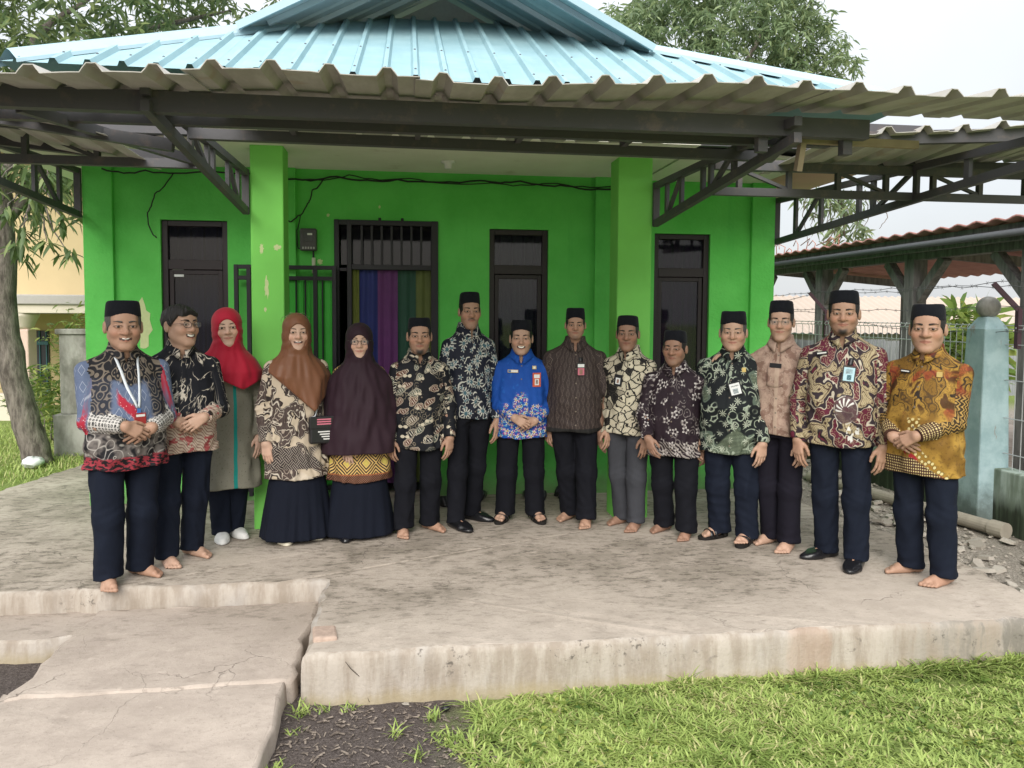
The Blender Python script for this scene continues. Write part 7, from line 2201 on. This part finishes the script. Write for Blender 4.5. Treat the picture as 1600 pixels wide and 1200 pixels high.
for lx2, lz2 in ((.10, 1.10), (.108, 1.00), (.112, .92), (.10, .885)):
    ly2 = p.front(lx2, lz2) - .008 if lz2 < 1.09 else p.front(lx2, lz2) - .02
    d = np.array([lx2 - lx, ly2 - ly, lz2 - (lz - .10)]); pts.append(tuple(d))
m.tube(pts + [(-.07, 0, .18)], .0045, 6); m.build('strap', M_RIB, bag, True)
# sunglasses pushed up on the same scarf
m = MB()
for sx in (-1, 1):
    m.tube([tuple(q) for q in p.HT([(sx * .034 + math.cos(a) * .024, -.070 + .012 * math.cos(a) ** 2 + .035, .098 + math.sin(a) * .018 + .012) for a in np.linspace(0, 6.283, 19)])], .0014, 5)
    m.tube([tuple(q) for q in p.HT([(sx * .058, -.03, .110), (sx * .090, .0, .098), (sx * .092, .05, .075)])], .0014, 5)
m.build('sunglasses', M_WIRE, p.root, True)
P_[4].badge(.135, 1.225, .016, .016, [], 'brooch', back=M_GOLD) if False else None

# ================================================================== shoes left by the wall
shs = [shoe_mesh(i == 1, 1.0, 'loafer', .006) for i in (0, 1)]
shm = []
for V, Q in shs:
    o = np_mesh('shoe', V, Q, M_SHOE); shm.append(o.data); bpy.data.objects.remove(o)
spots = [((.50, 6.52), 160, 'black shoe left by the wall, leftmost of the pairs under the middle window'), ((.60, 6.54), 170, 'black shoe left by the wall, second from the left under the middle window'), ((.27, 6.36), 200, 'black shoe lying beside the doorway behind the tall man'),
         ((1.02, 6.50), 175, 'black shoe seen between the legs of the man in blue'), ((1.12, 6.48), 185, 'black shoe right of the one between the blue shirted man’s legs'), ((1.34, 6.58), 100, 'black shoe by the wall between the man in blue and the man in brown'), ((1.36, 6.48), 95, 'black shoe in front of its pair beside the man in brown')]
for i, ((x, y), a, lb) in enumerate(spots):
    tag(inst('shoe', shm[i % 2], None, (x, y, .001), (0, 0, R(a))), lb.replace('’', ''), 'shoe', 'shoes left by the wall')

# ================================================================== grass, weeds, litter
def grass_mat():
    M = MAT('grass blade', .55, .3); v = M.attrf('var'); q = M.attrf('tip')
    c = M.mix(M.ss(.1, .7, v), (.165, .25, .055), (.37, .46, .135))
    c = M.mix(M.ss(.80, .86, v), c, (.48, .44, .22)); c = M.mix(q * .3, c, (.40, .50, .14))
    M.base(c)
    t = M.node('ShaderNodeBsdfTranslucent'); mx = M.node('ShaderNodeMixShader'); mx.inputs[0].default_value = .25
    M.put(t.inputs['Color'], c); out = next(n for n in M.t.nodes if n.type == 'OUTPUT_MATERIAL')
    M.t.links.new(M.bs.outputs[0], mx.inputs[1]); M.t.links.new(t.outputs[0], mx.inputs[2]); M.t.links.new(mx.outputs[0], out.inputs['Surface'])
    return M.m
M_GRASS = grass_mat()
def blades(X, Y, Z, L, W, lean, rng):
    n = len(X); a = rng.uniform(0, 2 * math.pi, n); dx, dy = np.cos(a), np.sin(a); sx, sy = -dy, dx
    V = np.zeros((n, 8, 3), np.float32); tip = np.zeros((n, 8), np.float32)
    for k, (t, w) in enumerate(((0, .55), (.4, 1.0), (.75, .75), (1.0, .06))):
        out = lean * L * t ** 1.6; up = L * t * (1 - .38 * lean * t)
        for j, s in enumerate((-1, 1)):
            V[:, 2 * k + j, 0] = X + dx * out + sx * s * W * w / 2; V[:, 2 * k + j, 1] = Y + dy * out + sy * s * W * w / 2; V[:, 2 * k + j, 2] = Z + up
        tip[:, 2 * k:2 * k + 2] = t
    base = np.arange(n)[:, None] * 8
    Q = np.concatenate([base + np.array([[2 * k, 2 * k + 1, 2 * k + 3, 2 * k + 2]]) for k in range(3)])
    return V.reshape(-1, 3), Q, tip.ravel()
rg = np.random.default_rng(77)
def nz(x, y): return (np.sin(x * 3.1 + 1.3 * np.sin(y * 4.2)) * np.sin(y * 3.7 + 1.1 * np.sin(x * 2.9)) + .5 * np.sin(x * 9.3 + y * 7.1))
def scatter(n, x0, x1, y0, y1, f):
    x, y = rg.uniform(x0, x1, n * 3), rg.uniform(y0, y1, n * 3); k = f(x, y) > rg.uniform(0, 1, n * 3)
    return x[k][:n], y[k][:n]
def edge(x, y): return np.clip((x - .24 - .10 * np.sin(y * 9) - .12 * nz(x * 2, y * 2)) / .16, 0, 1) * (1 - .9 * np.clip(nz(x * 1.3 + 4, y * 1.3) - .45, 0, 1) * 1.6).clip(.12, 1)
ax, ay = scatter(43000, .05, 3.7, 2.55, 3.60, edge)
bx, by = scatter(16000, .1, 5.5, 1.0, 2.55, edge)
cx_, cy_ = rg.uniform(.9, 3.5, 2600), 3.585 - np.abs(rg.normal(0, .03, 2600))          # taller fringe under the slab
X, Y = np.concatenate([ax, bx, cx_]), np.concatenate([ay, by, cy_]); n = len(X)
L = rg.uniform(.022, .060, n) * (1 + .40 * nz(X, Y).clip(-1, 1)) * (1 + .35 * nz(X * 4 + 1, Y * 4).clip(-1, 1)); L[-2600:] = rg.uniform(.05, .13, 2600) * np.clip((X[-2600:] - .5) / 2, .35, 1.2)
Z = np.full(n, -.252) + np.where(X > 3.3, .03, 0) + .012 * np.sin(X * 3.1 + Y) * np.sin(Y * 2.3)
V, Q, tip = blades(X, Y, Z, L, rg.uniform(.005, .0115, n), rg.uniform(.6, 1.6, n), rg)
var = np.clip(rg.uniform(0, .78, n) * .75 + .14 + .16 * nz(X * .7, Y * .7) + .14 * nz(X * 3.3, Y * 3.3), 0, .79); dry = rg.uniform(0, 1, n) < .10 + .16 * np.clip(nz(X * .9 + 2, Y * .9), 0, 1); var[dry] = .95
o = np_mesh('grass', V, Q, M_GRASS, None, True, {'var': ('FLOAT', np.repeat(var, 8)), 'tip': ('FLOAT', tip)}); tag(o, 'bright green broad bladed grass in front of the terrace', 'grass', kind='stuff')
# broad leaved weeds mixed into the turf
bx2, by2 = scatter(260, .4, 3.6, 2.6, 3.56, edge); cs = []
for x_, y_ in zip(bx2, by2):
    k_ = rg.integers(4, 8); a_ = rg.uniform(0, 6.28, k_)
    cs.append((np.stack([np.full(k_, x_), np.full(k_, y_), np.full(k_, -.235)], 1), np.stack([np.cos(a_), np.sin(a_), rg.uniform(.25, .9, k_)], 1), rg.uniform(.02, .045, k_)))
C_, D_, L_ = (np.concatenate([c_[i] for c_ in cs]) for i in range(3))
V, Q, vv = leaves(C_, D_, L_, L_ * .45, rg)
tag(np_mesh('turf_weeds', V, Q, M_SHRUB, None, True, {'var': ('FLOAT', vv)}), 'small broad leaved weeds scattered through the front grass', 'weeds', kind='stuff')
# lawn on the left, thinner
lx_, ly_ = scatter(16000, -7.5, -3.45, 7.0, 12.0, lambda x, y: np.clip((y - 7.4 + .3 * nz(x, y)) / .8, 0, 1)); n = len(lx_)
V, Q, tip = blades(lx_, ly_, np.full(n, -.085), rg.uniform(.04, .10, n), rg.uniform(.006, .012, n), rg.uniform(.3, 1.0, n), rg)
o = np_mesh('lawn', V, Q, M_GRASS, None, True, {'var': ('FLOAT', np.repeat(rg.uniform(.3, .95, n), 8)), 'tip': ('FLOAT', tip)}); tag(o, 'sparse lawn round the mango trunk on the left', 'grass', kind='stuff')
# weeds on the bare soil
def weed(x, y, n, L, label):
    xx, yy = x + rg.normal(0, .018, n), y + rg.normal(0, .018, n)
    V, Q, tip = blades(xx, yy, np.full(n, -.252), rg.uniform(.4, 1.1, n) * L, rg.uniform(.004, .009, n), rg.uniform(.4, 1.3, n), rg)
    return tag(np_mesh('weed', V, Q, M_GRASS, None, True, {'var': ('FLOAT', np.repeat(rg.uniform(.1, .8, n), 8)), 'tip': ('FLOAT', tip)}), label, 'weed', 'weeds on the bare soil')
for x, y, n, L, lb in ((-.50, 3.52, 34, .09, 'weed tuft at the corner where terrace meets walkway slab'), (-.40, 3.55, 26, .05, 'low weed against the terrace face, second from the walkway'), (-.28, 3.56, 24, .045, 'low weed against the terrace face, third from the walkway'),
                       (-.50, 3.36, 20, .05, 'pale weed on the soil beside the walkway edge'), (-.53, 3.08, 36, .06, 'leafy weed by the walkway at the bottom edge'), (-.06, 3.30, 18, .08, 'dry looking tuft in the middle of the bare soil'), (.10, 3.42, 30, .07, 'weed at the soil edge nearest the grass'), (.03, 3.12, 24, .07, 'weed tuft on the soil near the lower edge of the grass')): weed(x, y, n, L, lb)
for x, y, lb in ((2.05, 3.575, 'weed clump growing up the terrace face below its brick red patch'), (2.7, 3.57, 'weed clump at the broken stretch of the terrace edge'), (1.35, 3.57, 'weed tuft at the foot of the terrace in the middle'), (3.2, 3.57, 'tall weed clump at the right end of the terrace face')): weed(x, y, 40, .13, lb)
# crumbs, straw and pebbles on the soil
m = MB()
for _ in range(700):
    x, y = rg.uniform(-.56, .35), rg.uniform(2.7, 3.58); a = rg.uniform(0, 6.28); L = rg.uniform(.004, .022); w = rg.uniform(.001, .006); z = -.246 + .012 * math.sin(x * 3.1 + y) * math.sin(y * 2.3) + rg.uniform(0, .003)
    c, s = math.cos(a), math.sin(a); m.add([(x + c * L + s * w, y + s * L - c * w, z), (x + c * L - s * w, y + s * L + c * w, z + .002), (x - c * L - s * w, y - s * L + c * w, z), (x - c * L + s * w, y - s * L - c * w, z + .002)], [(0, 1, 2, 3)])
M_STRAW = MAT('straw and crumbs', .9, .1); M_STRAW.base(M_STRAW.mix(M_STRAW.ss(.3, .7, M_STRAW.noise(M_STRAW.pos(), 40.0, 2.0)), (.09, .072, .06), (.27, .225, .185))); M_STRAW = M_STRAW.m
tag(m.build('soil_litter', M_STRAW), 'straw bits and crumbs scattered on the bare soil', 'litter', kind='stuff')
for i, (x, y, r, lb) in enumerate(((-.43, 3.38, .035, 'largest flat pebble on the soil beside the walkway'), (-.05, 3.34, .02, 'small pale pebble mid soil'), (-.30, 3.57, .022, 'pebble against the terrace foot left'), (-.02, 3.575, .020, 'pebble against the terrace foot right of the crack'), (-.46, 3.18, .014, 'tiny bluish pebble near the walkway weed'))):
    tag(inst('pebble', stm[i], None, (x, y, -.245), (0, 0, i), (r, r * .7, r * .6)), lb, 'pebble')
lump('plastic_scrap', 'crumpled black plastic scrap on the soil at the terrace foot', 'plastic scrap', (.165, 3.50, -.25), .022, M_BLK, 8)
# mounds of soil crumbs along the terrace foot are part of the ground; cracks run up the face
for pts, lb in (([(-.30, 3.594, -.035), (-.275, 3.594, -.07), (-.235, 3.593, -.11), (-.215, 3.592, -.16), (-.19, 3.591, -.235)], 'a'), ([(.825, 3.594, -.005), (.815, 3.594, -.06), (.80, 3.593, -.12), (.77, 3.592, -.19), (.745, 3.591, -.235)], 'b')):
    m = MB(); m.tube(pts, [.0012, .0022, .0016, .0022, .0018], 5); o = m.build('crack', M_CRACK, bpy.data.objects['terrace'])
